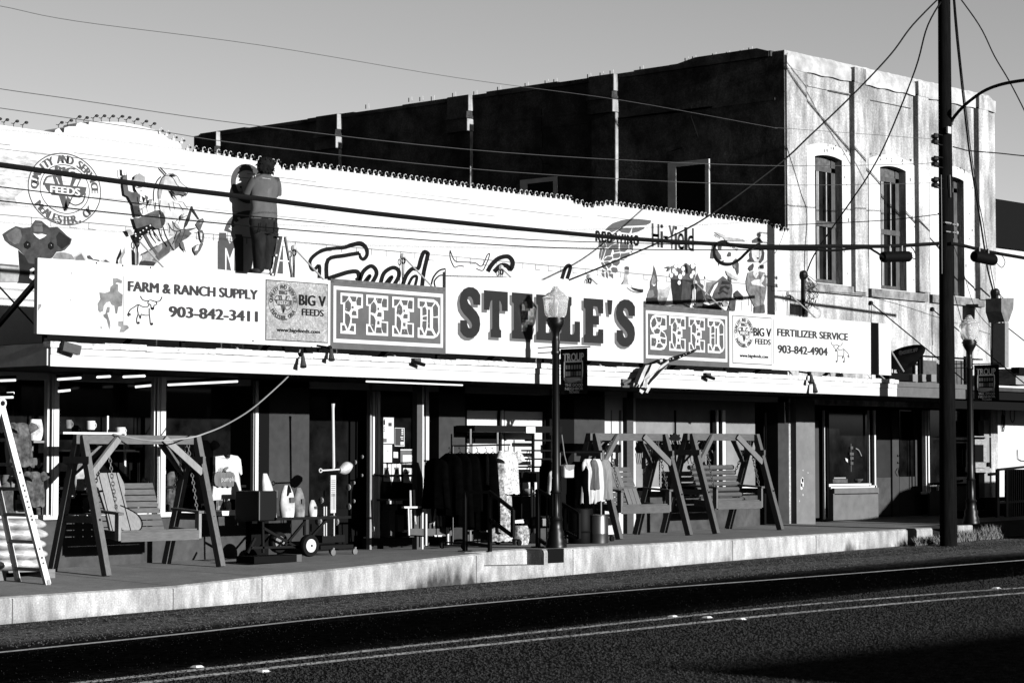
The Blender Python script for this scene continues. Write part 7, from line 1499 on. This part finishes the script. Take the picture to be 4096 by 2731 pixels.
def serif(mb,s,x0,x1,zlo,zhi,Y,mat):
    # capitals with serifs drawn as strokes on a unit box
    G={'R':([[(.2,0),(.2,1)],[(.2,1),(.6,1),(.72,.85),(.72,.65),(.6,.5),(.2,.5)],[(.45,.5),(.85,0)]],[(.05,.38,0),(.05,.3,1),(.75,1.,0)]),'E':([[(.2,0),(.2,1)],[(.2,1),(.8,1),(.8,.8)],[(.2,.52),(.6,.52)],[(.2,0),(.82,0),(.86,.25)]],[(.05,.3,0),(.05,.3,1)]),'D':([[(.2,0),(.2,1)],[(.2,1),(.55,1),(.82,.8),(.85,.5),(.82,.2),(.55,0),(.2,0)]],[(.05,.3,0),(.05,.3,1)]),'W':([[(.05,1),(.28,0),(.5,.9),(.72,0),(.95,1)]],[(-.05,.18,1),(.82,1.05,1)]),'I':([[(.5,0),(.5,1)]],[(.3,.7,0),(.3,.7,1)]),'N':([[(.18,0),(.18,1)],[(.15,1),(.82,0)],[(.82,0),(.82,1)]],[(.02,.34,0),(.02,.2,1),(.68,.98,1)]),'G':([[(.85,.78),(.7,.96),(.45,1),(.2,.82),(.12,.5),(.2,.18),(.45,0),(.72,.06),(.82,.2),(.82,.42)]],[(.62,1.,.42)])}
    adv={'R':1,'E':.9,'D':1,'W':1.35,'I':.5,'N':1.1,'G':1.05,' ':.45}; tot=sum(adv[c] for c in s); x=0
    for c in s:
        if c!=' ':
            a=x0+(x1-x0)*x/tot; w=(x1-x0)*adv[c]/tot*.92; f=lambda u,v:(a+w*u,Y,zlo+(zhi-zlo)*v); hh=zhi-zlo
            S,ser=G[c]; vs=[]
            for p in S: stroke(mb,[(q[0]*w,q[1]*hh) for q in p],.046,lambda X,Zz:(a+X,Y,zlo+Zz),mat)
            for u0,u1,v in ser: stroke(mb,[(u0*w,v*hh),(u1*w,v*hh)],.022,lambda X,Zz:(a+X,Y-.001,zlo+Zz),mat)
        x+=adv[c]
q0,q1=z([(340,520)])[0],z([(1100,520)])[0]; mb=MB(SO); zh=PY(q0[0],820+455/4.276,YW)[2]; serif(mb,'RED WING',PY(*q0,YW)[0],PY(*q1,YW)[0],zh-.165,zh,YW-.009,OUTL); mb.build('painted_lettering',store)
mb=MB(SO); HY=M('label_grey',.062,.8,amp=.15,scale=12)
for ch,a,b in (('H',1315,1435),('i',1462,1500),('-',1515,1585),('Y',1605,1700),('i',1705,1740),('e',1755,1860),('l',1872,1915),('d',1925,2025)):
    pa,pb=2300+a/4.276,2300+b/4.276; x0,x1=PY(pa,950,YW)[0],PY(pb,950,YW)[0]; zt2_,zb2_=PY(2607,893,YW)[2],PY(2607,987,YW)[2]; H_=zt2_-zb2_
    sp={'-':(.42,.52),'e':(0,.72)}.get(ch,(0,1)); [text(mb,ch,x0+e_,x1+e_,zb2_+H_*sp[0],zb2_+H_*sp[1],YW-.006-abs(e_)*.02,HY,.01) for e_ in (0,.011,-.011)]
mb.build('painted_lettering',store)
# produce, hen, woman
z=lambda pts:Zm(2560,880,3.7935,pts); V=lambda n,v,a=.45,s=8:M('produce_'+n,v,.85,amp=a,scale=s,amp2=.25,scale2=3)
VD,VM,VL,VP=V('dark',.01),V('mid',.042),V('light',.1),V('pale',.2,.4)
painted('painted_gourd',[(z([(205,685),(225,730),(245,790),(265,900),(260,1000),(270,1100),(265,1200),(300,1290),(90,1290),(110,1130),(150,1030),(150,940),(180,860),(200,760)]),VM),(z([(130,1070),(200,1060),(220,1140),(150,1200),(110,1180)]),VL),(z([(180,880),(210,830),(245,900),(235,990),(205,1000),(170,980)]),VL),(z([(95,1180),(260,1180),(300,1290),(95,1290)]),VD),(z([(190,960),(215,985),(235,960),(230,1000),(200,1005)]),WHITE)])
painted('painted_gourd',[(z([(270,1060),(300,1040),(350,1060),(430,1010),(460,980),(470,1010),(440,1120),(410,1210),(370,1300),(330,1300),(270,1220)]),VP),(z([(275,1220),(300,1150),(330,1180),(420,1180),(370,1300),(320,1300)]),VL)])
painted('painted_pot',[(z([(465,880),(560,870),(640,900),(820,900),(835,960),(800,1070),(790,1180),(770,1290),(500,1280),(490,1150),(470,1010)]),VD),(z([(640,910),(790,960),(760,1200),(620,1220),(640,1050)]),V('pot',.03)),(z([(470,720),(560,690),(640,700),(700,650),(790,720),(850,700),(840,850),(820,910),(480,900),(450,850),(480,800)]),VM),(z([(470,700),(530,690),(560,760),(480,860),(455,850),(490,780)]),VL)]+[(z([(a+r*math.cos(t),b+r*1.35*math.sin(t)) for t in [i*math.pi/6 for i in range(12)]]),WHITE) for a,b,r in ((515,770,27),(550,810,26),(545,700,28),(600,700,26),(655,740,28),(475,840,26),(660,815,24),(610,860,32),(595,950,25),(800,700,30),(780,850,27),(810,800,26))]+[(z([(690,640),(720,700),(735,800),(725,820),(700,720)]),VD),(z([(820,645),(850,690),(830,680)]),VD),(z([(380,720),(430,700),(470,720),(440,780),(420,770),(440,730)]),VL)])
painted('painted_vegetables',[(z([(840,870),(870,805),(910,900),(920,960),(970,1000),(960,1060),(1000,1140),(980,1250),(900,1290),(840,1250),(850,1150),(860,1050),(830,980)]),VM),(z([(870,1080),(930,1060),(970,1180),(900,1270),(850,1200)]),VD),(z([(990,850),(1010,930),(1030,1060),(1010,1100),(985,990),(975,900)]),WHITE),(z([(985,840),(995,900),(975,890)]),VD),(z([(1000,950),(1130,925),(1160,945),(1060,1060),(1010,1130)]),VL),(z([(1010,1130),(1100,980),(1180,920),(1260,850),(1330,910),(1400,980),(1405,1080),(1390,1180),(1370,1230),(1250,1230),(1150,1240),(1000,1200)]),VM),(z([(1060,1130),(1130,990),(1190,940),(1170,1000),(1120,1080),(1090,1170)]),WHITE),(z([(1250,930),(1320,925),(1390,970),(1300,980),(1230,970)]),VD),(z([(1230,1010),(1300,990),(1370,1030),(1340,1060),(1280,1020),(1220,1080),(1200,1070)]),VD),(z([(1180,1100),(1260,1060),(1340,1110),(1330,1130),(1260,1090),(1200,1130)]),VD),(z([(1340,850),(1385,840),(1390,960),(1340,900)]),VM),(z([(1300,760),(1400,830),(1500,890),(1490,920),(1400,890),(1320,830)]),VP),(z([(1430,1110),(1480,1065),(1520,1110),(1560,1150),(1570,1215),(1480,1200),(1430,1160)]),V('leaf',.025)),(z([(1380,1190),(1460,1180),(1450,1300),(1440,1380),(1330,1370),(1360,1280)]),VM),(z([(1040,1230),(1120,1200),(1170,1210),(1160,1250),(1080,1270)]),VL),(z([(1240,1250),(1290,1215),(1340,1250),(1330,1310),(1270,1310)]),VP),(z([(950,1260),(1040,1290),(1220,1240),(1245,1370),(940,1340)]),VD),(z([(820,1300),(860,1260),(950,1270),(940,1340),(830,1320)]),VM),(z([(500,1290),(640,1270),(760,1290),(760,1330),(500,1310)]),VM)])
painted('painted_packet',[(z([(1095,340),(1130,330),(1150,420),(1230,540),(1240,600),(1190,610),(1150,560),(1110,590),(1060,585),(1070,500),(1085,430)]),VM),(z([(1175,370),(1245,370),(1235,460),(1185,450)]),VM),(z([(1185,655),(1205,650),(1192,705)]),VD),(z([(1240,620),(1280,612),(1262,645)]),VD),(z([(1320,540),(1350,480),(1385,500),(1380,550),(1340,560)]),VM),(z([(1420,620),(1460,580),(1500,660),(1500,800),(1480,840),(1450,750),(1410,700)]),VM),(z([(1260,250),(1400,270),(1560,290),(1600,330),(1420,320),(1290,310)]),VP),(z([(1120,180),(1180,190),(1300,240),(1290,280),(1200,240)]),VP),(z([(1410,690),(1440,670),(1455,720),(1430,735)]),VL)])
mb=MB(SO)
for s,(a,b),ro,h in (('PEAS',(1118,245),.42,11),('SHINE',(1350,400),.5,12)):
    vs,fs=glyphs(s,.0); q=z([(a,b)])[0]; mb.add([PY(q[0]+(vx*math.cos(ro)-(-vy)*math.sin(ro))*h*1.2,q[1]+(vx*math.sin(ro)+(-vy)*math.cos(ro))*h*1.2,YW-.012) for vx,vy in vs],fs,pg)
mb.build('painted_lettering',store)
SKIN=V('skin',.3,.2); HR=V('hair',.03)
painted('painted_woman',[(z([(1650,520),(1680,460),(1690,400),(1850,380),(1890,500),(1880,600),(1830,660),(1800,640),(1690,640),(1640,640),(1620,620),(1660,580)]),HR),(z([(1690,420),(1760,400),(1835,410),(1845,520),(1820,600),(1790,640),(1740,630),(1700,560)]),SKIN),(z([(1700,310),(1770,265),(1830,290),(1865,330),(1860,350),(1700,350)]),VM),(z([(1740,430),(1770,425),(1790,445),(1760,450)]),VD),(z([(1810,455),(1835,450),(1838,468),(1815,470)]),VD),(z([(1770,565),(1795,572),(1812,565),(1800,595),(1780,590)]),VD),(z([(1660,700),(1720,655),(1730,700),(1710,760),(1670,780),(1640,740)]),HR),(z([(1830,680),(1880,680),(1880,740),(1830,740)]),HR),
 (z([(1640,800),(1720,770),(1760,830),(1820,780),(1900,800),(1920,900),(1920,1040),(1900,1180),(1880,1260),(1890,1330),(1740,1320),(1690,1220),(1650,1120),(1620,1060),(1610,930)]),V('shirt',.09)),(z([(1720,780),(1760,830),(1790,790),(1800,820),(1760,890),(1720,830)]),SKIN),(z([(1680,940),(1740,905),(1830,900),(1880,810),(1900,840),(1870,930),(1840,960),(1900,1020),(1780,990),(1700,980)]),SKIN),(z([(1660,1120),(1800,1150),(1895,1130),(1880,1260),(1780,1300),(1700,1230)]),VL),(z([(1735,1320),(1890,1280),(1900,1410),(1735,1410)]),VM)])
painted('painted_bottle',[(Zm(2300,820,4.276,[(848,1060),(885,1045),(925,1060),(928,1150),(920,1190),(895,1200),(905,1310),(920,1360),(880,1355),(790,1355),(830,1290),(840,1190),(850,1150)]),VP),(Zm(2300,820,4.276,[(848,1060),(885,1048),(925,1060),(925,1110),(850,1105)]),VM),(Zm(2300,820,4.276,[(860,1130),(922,1140),(918,1180),(858,1180)]),VL),(Zm(2300,820,4.276,[(790,1355),(832,1290),(838,1290),(812,1355)]),VM)])
mb=MB(SO)
for a,b in ((1545,1300),(1645,1230),(1690,1320),(2065,1310),(2170,1180)): stroke(mb,z([(a,b-70),(a+3,b+70)]),1.6,lambda x,y:PY(x,y,YW-.005),VM)
mb.build('painted_fence_post',store)
# ================================================================ painter on a step ladder on the canopy roof
PYy=26.83
def S(px,py,y): return Vector(PY(px,py,y))
po_=S(1045,1094,PYy); person=thing('person','person seen from behind in grey T-shirt and dark jeans painting the upper wall','person',tuple(po_))
zz=lambda x,y,Y=PYy: S(860+x/2.9025,580+y/2.9025,Y)
def skin_body(name,joints,edges,mat,par,sub=2,root=0):
    me=bpy.data.meshes.new(name); me.from_pydata([tuple(Vector(j[0])-po_) for j in joints],edges,[]); o=bpy.data.objects.new(name,me); COL.objects.link(o)
    m=o.modifiers.new('skin','SKIN'); 
    for v,j in zip(me.skin_vertices[0].data,joints): v.radius=j[1] if isinstance(j[1],tuple) else (j[1],j[1])
    me.skin_vertices[0].data[root].use_root=True
    s_=o.modifiers.new('sub','SUBSURF'); s_.levels=sub; s_.render_levels=sub
    dg=bpy.context.evaluated_depsgraph_get(); nm=bpy.data.meshes.new_from_object(o.evaluated_get(dg)); bpy.data.objects.remove(o)
    nm.materials.clear(); nm.materials.append(mat); nm.polygons.foreach_set('use_smooth',[True]*len(nm.polygons)); o=bpy.data.objects.new(name,nm); COL.objects.link(o); o.parent=par; o['_w']=tuple(po_); return o
SKN=M('person_skin',.06,.6,amp=.1,scale=10); SHIRT=M('grey_tshirt',.058,.9,amp=.16,scale=5,st=(2,2,.7),amp2=.1,scale2=2); JEAN=M('dark_jeans',.008,.9,amp=.6,scale=6,st=(1.5,1.5,.7),amp2=.3,scale2=2); HAIR=M('dark_hair',.005,.9,amp=.8,scale=14,spec=.03)  # jeans mottle puts lighter fold highlights into the colour
W_=lambda x,y,dy=0.: zz(x,y,PYy+dy)
hip=W_(565,880); chest=W_(575,470,.0)
J=[(W_(565,880),(.15,.11)),(W_(570,680),(.15,.105)),(W_(575,470),(.17,.11)),(W_(580,385),.1),(W_(585,350),.055),(W_(588,270,.02),.06),(W_(588,200,.02),.055),
   (W_(470,420),.075),(W_(400,520,.08),.05),(W_(375,600,.2),.045),(W_(330,560,.36),.035),
   (W_(690,430),.075),(W_(722,540,.08),.055),(W_(700,600,.2),.045),(W_(640,520,.36),.035),
   (W_(510,990),(.075,.075)),(W_(500,1190,0),.055),(W_(500,1420),.04),(W_(492,1470,-.03),.05),
   (W_(630,1000),(.075,.075)),(W_(612,1190,0),.055),(W_(598,1400),.04),(W_(590,1455,-.03),.05)]
E=[(0,1),(1,2),(2,3),(3,4),(4,5),(5,6),(2,7),(7,8),(8,9),(9,10),(2,11),(11,12),(12,13),(13,14),(0,15),(15,16),(16,17),(17,18),(0,19),(19,20),(20,21),(21,22)]
skin_body('body',J,E,SKN,person)
# fingers closing on the brush
for hx,hy,s in ((330,560,-1),(640,520,1)):
    h=W_(hx,hy,.36); mb=MB(tuple(po_))
    for k,(l,a) in enumerate(((.075,-.03),(.085,-.01),(.08,.01),(.065,.03))): mb.tube([h+Vector((a,.02,.0)),h+Vector((a,.02+l*.5,.02)),h+Vector((a,.02+l*.75,-.005)),h+Vector((a,.02+l*.6,-.03))],[.011,.01,.009,.007],SKN,6)
    mb.tube([h+Vector((.03*s,0,-.01)),h+Vector((.045*s,.03,-.02)),h+Vector((.03*s,.055,-.02))],[.012,.011,.008],SKN,6); ob=mb.build('fingers',person,smooth=True)
# shirt, jeans, shoes, hair as closed shells following the body
mb=MB(tuple(po_)); R=[]
for (yy,xl,xr,dp) in ((870,415,705,.15),(830,418,706,.152),(780,430,706,.15),(740,432,705,.14),(660,425,700,.135),(580,428,705,.135),(500,425,722,.14),(430,432,715,.135),(390,455,690,.115),(362,500,660,.085),(345,535,640,.06)):
    a,b=W_(xl,yy),W_(xr,yy); c=(a+b)/2; w=(b-a).length/2; R.append([c+Vector((1,0,0))*w*math.cos(t)*(1+.02*math.sin(5*t+yy*.02))+Vector((0,1,0))*dp*math.sin(t)*(1+.09*math.sin(5*t+yy*.024)+.05*math.sin(11*t-yy*.05)) for t in [2*math.pi*k/28 for k in range(28)]])
mb.loft(R,SHIRT)
mb.tube([W_(470,405,.0),W_(430,470,.04),W_(395,535,.09),W_(380,560,.12)],[.09,.088,.08,.082],SHIRT,14); mb.tube([W_(690,410,.0),W_(712,470,.03),W_(722,540,.08),W_(718,580,.1)],[.085,.08,.072,.074],SHIRT,14)
mb.build('t_shirt',person,smooth=True); 
mb=MB(tuple(po_)); p=W_(550,384,-.155); q=W_(650,397,-.155)
for k in range(16):
    u=k/16; a=p.lerp(q,u); mb.box((a.x,a.y,a.z-.004),(a.x+.008,a.y+.004,a.z+rnd.uniform(.0,.005)),WHITE)
mb.build('shirt_print',person)
mb=MB(tuple(po_))
def leg(cs,dp):
    R=[]
    for (yy,xl,xr) in cs:
        a,b=W_(xl,yy),W_(xr,yy); c=(a+b)/2; w=(b-a).length/2; R.append([c+Vector((1,0,0))*w*math.cos(t)*(1+.04*math.sin(3*t+yy*.05))+Vector((0,1,0))*dp*(.8+.2*(1500-yy)/600)*math.sin(t)*(1+.1*math.sin(4*t+yy*.045)+.07*math.sin(7*t-yy*.09)) for t in [2*math.pi*k/22 for k in range(22)]])
    mb.loft(R,JEAN)
leg([(850,418,704),(900,415,708),(960,418,712),(1010,425,708),(1040,440,690)],.15)
leg([(960,420,590),(1040,432,575),(1120,455,565),(1200,458,560),(1300,462,558),(1380,465,560),(1440,466,550),(1462,468,540)],.13); leg([(960,560,712),(1040,562,706),(1120,555,688),(1200,548,678),(1300,542,662),(1380,540,650),(1425,542,640),(1440,545,632)],.13)
jn=mb.build('jeans',person,smooth=True)
mb=MB(tuple(po_)); 
for xa,xb,yt,yb in ((595,700,895,1010),(450,540,900,1000)):
    for pp,qq in (((xa,yt),(xa,yb)),((xa,yb),(xb-20,yb+8)),((xb-20,yb+8),(xb-8,yt))): mb.tube([W_(*pp,-.145),W_(*qq,-.145)],.006,BLACK,5)
mb.build('back_pocket',jn)
for xc,yc,m_ in ((578,1478,M('pale_shoe',.4,.6)),(478,1468,M('dark_shoe',.02,.6))):
    c=W_(xc,yc); mb=MB(tuple(po_)); mb.sphere(c+Vector((-.02,.02,.0)),(.14 if m_.name=='pale_shoe' else .06,.13,.05),m_,12,8); mb.sphere(c+Vector((.06,-.02,.03)),(.06,.07,.06),m_,10,8); mb.build('shoe',person,smooth=True)
mb=MB(tuple(po_)); R=[]
for (yy,xl,xr,dp) in ((345,540,640,.06),(320,522,655,.09),(280,510,668,.115),(230,508,670,.12),(185,518,660,.115),(155,540,640,.085),(143,570,612,.035)):
    a,b=W_(xl,yy,-.0),W_(xr,yy,-.0); c=(a+b)/2; w=(b-a).length/2; R.append([c+Vector((1,0,0))*w*math.cos(t)*(1+.06*math.sin(7*t+yy))+Vector((0,1,0))*dp*math.sin(t)*(1+.12*math.sin(8*t+yy*.05)) for t in [2*math.pi*k/30 for k in range(30)]])
mb.loft(R,HAIR)
for k in range(110):
    i=rnd.randrange(1,6); q=R[i][rnd.randrange(30)]; cc_=sum((Vector(v) for v in R[i]),Vector())/30; dd=(Vector(q)-cc_).normalized(); e=Vector(q)+dd*rnd.uniform(.003,.014)+Vector((rnd.uniform(-.02,.02),0,rnd.uniform(-.05,.02))); mb.tube([Vector(q)-dd*.01,(Vector(q)+e)/2+dd*.006,e],[.014,.01,.002],HAIR,4)
mb.build('hair',person,smooth=True)
mb=MB(tuple(po_))
for s,x in ((-1,508),(1,668)): mb.sphere(W_(x+s*2,272,.03),(.018,.035,.04),SKN,8,6)
h=W_(588,262,.115); mb.sphere(h+Vector((0,.015,0)),(.016,.03,.022),SKN,8,6)
for s in (-1,1): mb.sphere(h+Vector((s*.033,-.01,.035)),(.014,.012,.009),BLACK,8,6)
mb.sphere(h+Vector((0,-.005,-.045)),(.028,.01,.008),HAIR,8,6); mb.build('face_features',person,smooth=True)
b=W_(345,552,.4); mb=MB(tuple(b)); mb.tube([W_(345,552,.36),W_(300,500,.45)],.008,WOODP,6); mb.box(tuple(W_(296,500,.445)),tuple(W_(306,482,.46)),BLACK); tag(mb.build('paint_brush'),"small paint brush in the painter's left hand",'paint brush')
# step ladder
ly=26.62; lo_=S(1120,1110,ly); t=thing('step_ladder','white step ladder beside the painter on the canopy roof','ladder',(lo_.x,ly,3.0)); lo=(lo_.x,ly,3.0)
tp=zz(775,1050,ly); b1=zz(690,1500,ly); b2=zz(870,1520,ly)
def ext(a,b): d=b-a; return a+d*((3.0-a.z)/d.z)
f0=ext(tp,b1); r0=ext(tp,b2)
WL=M('ladder_white',.4,.6,amp=.15,scale=12)
for dy in (0,.42):
    for a,b,n_,w_ in ((tp,f0,'front_rail',.085),(tp+Vector((.06,0,0)),r0,'rear_leg',.03)):
        mb=MB(lo); mb.bar(a+Vector((0,dy,0)),b+Vector((0,dy*1.2,0)),w_,.03,WL if n_=='front_rail' else LW,up=(1,0,0)); mb.build(n_,t)
for k in range(6):
    u=.16+.155*k; q=tp.lerp(f0,u); mb=MB(lo); mb.box((q.x-.05,ly,q.z-.02),(q.x+.05,ly+.45,q.z+.01),WL if k!=3 else WL); mb.build('step',t)
mb=MB(lo); mb.box((tp.x-.1,ly-.04,tp.z-.02),(tp.x+.12,ly+.46,tp.z+.025),WL); mb.build('top_cap',t)
q=zz(780,1345,ly); mb=MB(lo); mb.bar(q+Vector((-.08,0,0)),q+Vector((.14,0,0)),.03,.02,WL); mb.build('spreader',t)
# plank the painter stands on
pk=S(1045,1096,PYy); mb=MB((pk.x,PYy,pk.z-.05)); mb.box((pk.x-.42,PYy-.16,pk.z-.05),(f0.lerp(tp,.62).x+.1,PYy+.16,pk.z-.012),WL); 
for x in (pk.x-.38,): 
    for dy in (-.13,.13): mb.bar((x-.1,PYy+dy,3.0),(x,PYy+dy,pk.z-.04),.05,.03,WL,up=(1,0,0))
tag(mb.build('work_platform'),'white work platform under the painter feet behind the sign','platform')
# ================================================================ the low row of shops on the other side of the street (unseen behind the camera, added to deepen the shade; mirrored in the glass)
OBR=M('opposite_brick',.03,.9,amp=.3,scale=3,amp2=.3,scale2=.6); OY=-17.
ob=thing('added_shop_row','unseen low row of brick shops added behind the viewpoint to deepen the shade','building',(20,OY,zroad(20,0)))
oo=(20,OY,zroad(20,0))
x=-44.2; k=0
while x<96:
    w_=(11.,8.5,13.,9.5)[k%4]; g0=zroad(x+w_/2,0); h=(4.55,4.3,4.65,4.4)[k%4]+(1.0 if 17<x<18 else 0)
    mb=MB(oo); mb.box((x,OY-12,g0-1.5),(x+w_-.02,OY,g0+h),OBR); mb.box((x,OY,g0+h-.35),(x+w_-.02,OY+.12,g0+h-.1),OBR); mb.build('wall',ob)
    mb=MB(oo)
    for a,b in ((.08,.42),(.58,.92)): mb.box((x+w_*a,OY,g0+.6),(x+w_*b,OY+.03,g0+2.7),GLASS)
    mb.build('shop_window',ob); mb=MB(oo); mb.box((x+w_*.45,OY,g0),(x+w_*.55,OY+.04,g0+2.3),BLACK); mb.build('door',ob)
    x+=w_; k+=1
# a tall dark van waiting in the far lane just outside the right edge: its shadow falls on the drugstore door and pavement
vx0,vx1,vy0,vy1=40.5,46.6,18.7,20.6; vg=zroad(43.5,20); vo=((vx0+vx1)/2,(vy0+vy1)/2,vg)
van=thing('delivery_van','dark delivery van waiting in the far lane just right of the picture','van',vo)
VP=M('van_paint',.01,.35,spec=.4); prof_=[(vx0,.45),(vx0,1.2),(vx0+.25,1.5),(vx0+2.3,1.66),(vx0+3.15,2.2),(vx0+3.5,2.27),(vx1-.1,2.27),(vx1,2.1),(vx1,.45)]
mb=MB(vo); mb.prism([(x,z+vg) for x,z in prof_],lambda x,z:(x,vy0,z),lambda x,z:(x,vy1,z),VP); mb.build('body',van,bevel=.05)
for wx in (vx0+1.1,vx1-1.2):
    for wy in (vy0-.02,vy1-.2):
        mb=MB(vo); mb.lathe([(.2,0),(.36,.02),(.38,.06),(.38,.18),(.36,.22),(.2,.22)],(wx,wy,vg+.38),RUBBER,22,'y'); w_=mb.build('wheel',van,smooth=True); mb=MB(vo); mb.lathe([(.02,-.01),(.2,.0),(.2,.22),(.02,.23)],(wx,wy,vg+.38),ALUD,16,'y'); mb.build('hub_cap',w_)
for yy in (vy0-.006,vy1): mb=MB(vo); mb.prism([(vx0+2.75,1.68),(vx0+3.25,2.1),(vx0+4.3,2.1),(vx0+4.3,1.68)],lambda x,z:(x,yy,z+vg),lambda x,z:(x,yy+.006,z+vg),GLASS); mb.build('side_window',van)
for yy in (vy0+.15,vy1-.4): mb=MB(vo); mb.box((vx0-.02,yy,vg+.95),(vx0,yy+.25,vg+1.15),ALU); mb.build('headlight',van)
# ================================================================ camera, sun, sky
cam=bpy.data.cameras.new('camera'); co=bpy.data.objects.new('camera',cam); COL.objects.link(co)
cam.sensor_width=36; cam.sensor_fit='HORIZONTAL'; cam.lens=36*F_PX/4096; cam.clip_start=.1; cam.clip_end=3000
fwd=Vector((D0[0]*math.cos(PIT),D0[1]*math.cos(PIT),math.sin(PIT)))
co.location=(0,0,HCAM); co.rotation_euler=fwd.to_track_quat('-Z','Y').to_euler()
scene.camera=co
TEL,TAZ=.186,-.01
EL=math.atan(TEL*math.cos(math.atan(TAZ))); 
sdir=Vector((TAZ,-1,0)).normalized()*math.cos(EL)+Vector((0,0,math.sin(EL)))   # towards the sun
sun=bpy.data.lights.new('sun','SUN'); sun.energy=5.; sun.angle=math.radians(.5); sun.color=(1,1,1)
so=bpy.data.objects.new('sun',sun); COL.objects.link(so); so.rotation_euler=(-sdir).to_track_quat('-Z','Y').to_euler(); so.location=(0,0,30)
w=bpy.data.worlds.new('World'); scene.world=w; w.use_nodes=True
N=w.node_tree.nodes; L=w.node_tree.links; bg=N['Background']
sky=N.new('ShaderNodeTexSky'); sky.sky_type='NISHITA'; sky.sun_disc=False; sky.sun_elevation=EL; sky.sun_rotation=math.atan2(sdir.x,sdir.y); sky.altitude=900; sky.air_density=.55; sky.dust_density=.5; sky.ozone_density=1.5
sep=N.new('ShaderNodeSeparateColor'); L.new(sky.outputs[0],sep.inputs[0])      # black-and-white photograph taken as through a red filter
mixn=N.new('ShaderNodeMath'); mixn.operation='MULTIPLY_ADD'; L.new(sep.outputs[1],mixn.inputs[0]); mixn.inputs[1].default_value=.3
k1=N.new('ShaderNodeMath'); k1.operation='MULTIPLY'; L.new(sep.outputs[0],k1.inputs[0]); k1.inputs[1].default_value=.7; L.new(k1.outputs[0],mixn.inputs[2])
cb=N.new('ShaderNodeCombineColor')
for i in range(3): L.new(mixn.outputs[0],cb.inputs[i])
L.new(cb.outputs[0],bg.inputs[0]); bg.inputs[1].default_value=.047
scene.view_settings.view_transform='Standard'; scene.view_settings.look='None'; scene.view_settings.exposure=2.48; scene.view_settings.gamma=1
try: scene.view_settings.use_curve_mapping=False
except Exception: pass
scene.render.engine='CYCLES'; scene.cycles.max_bounces=6; scene.cycles.diffuse_bounces=3
for o in list(scene.objects):
    if '_w' in o: del o['_w']
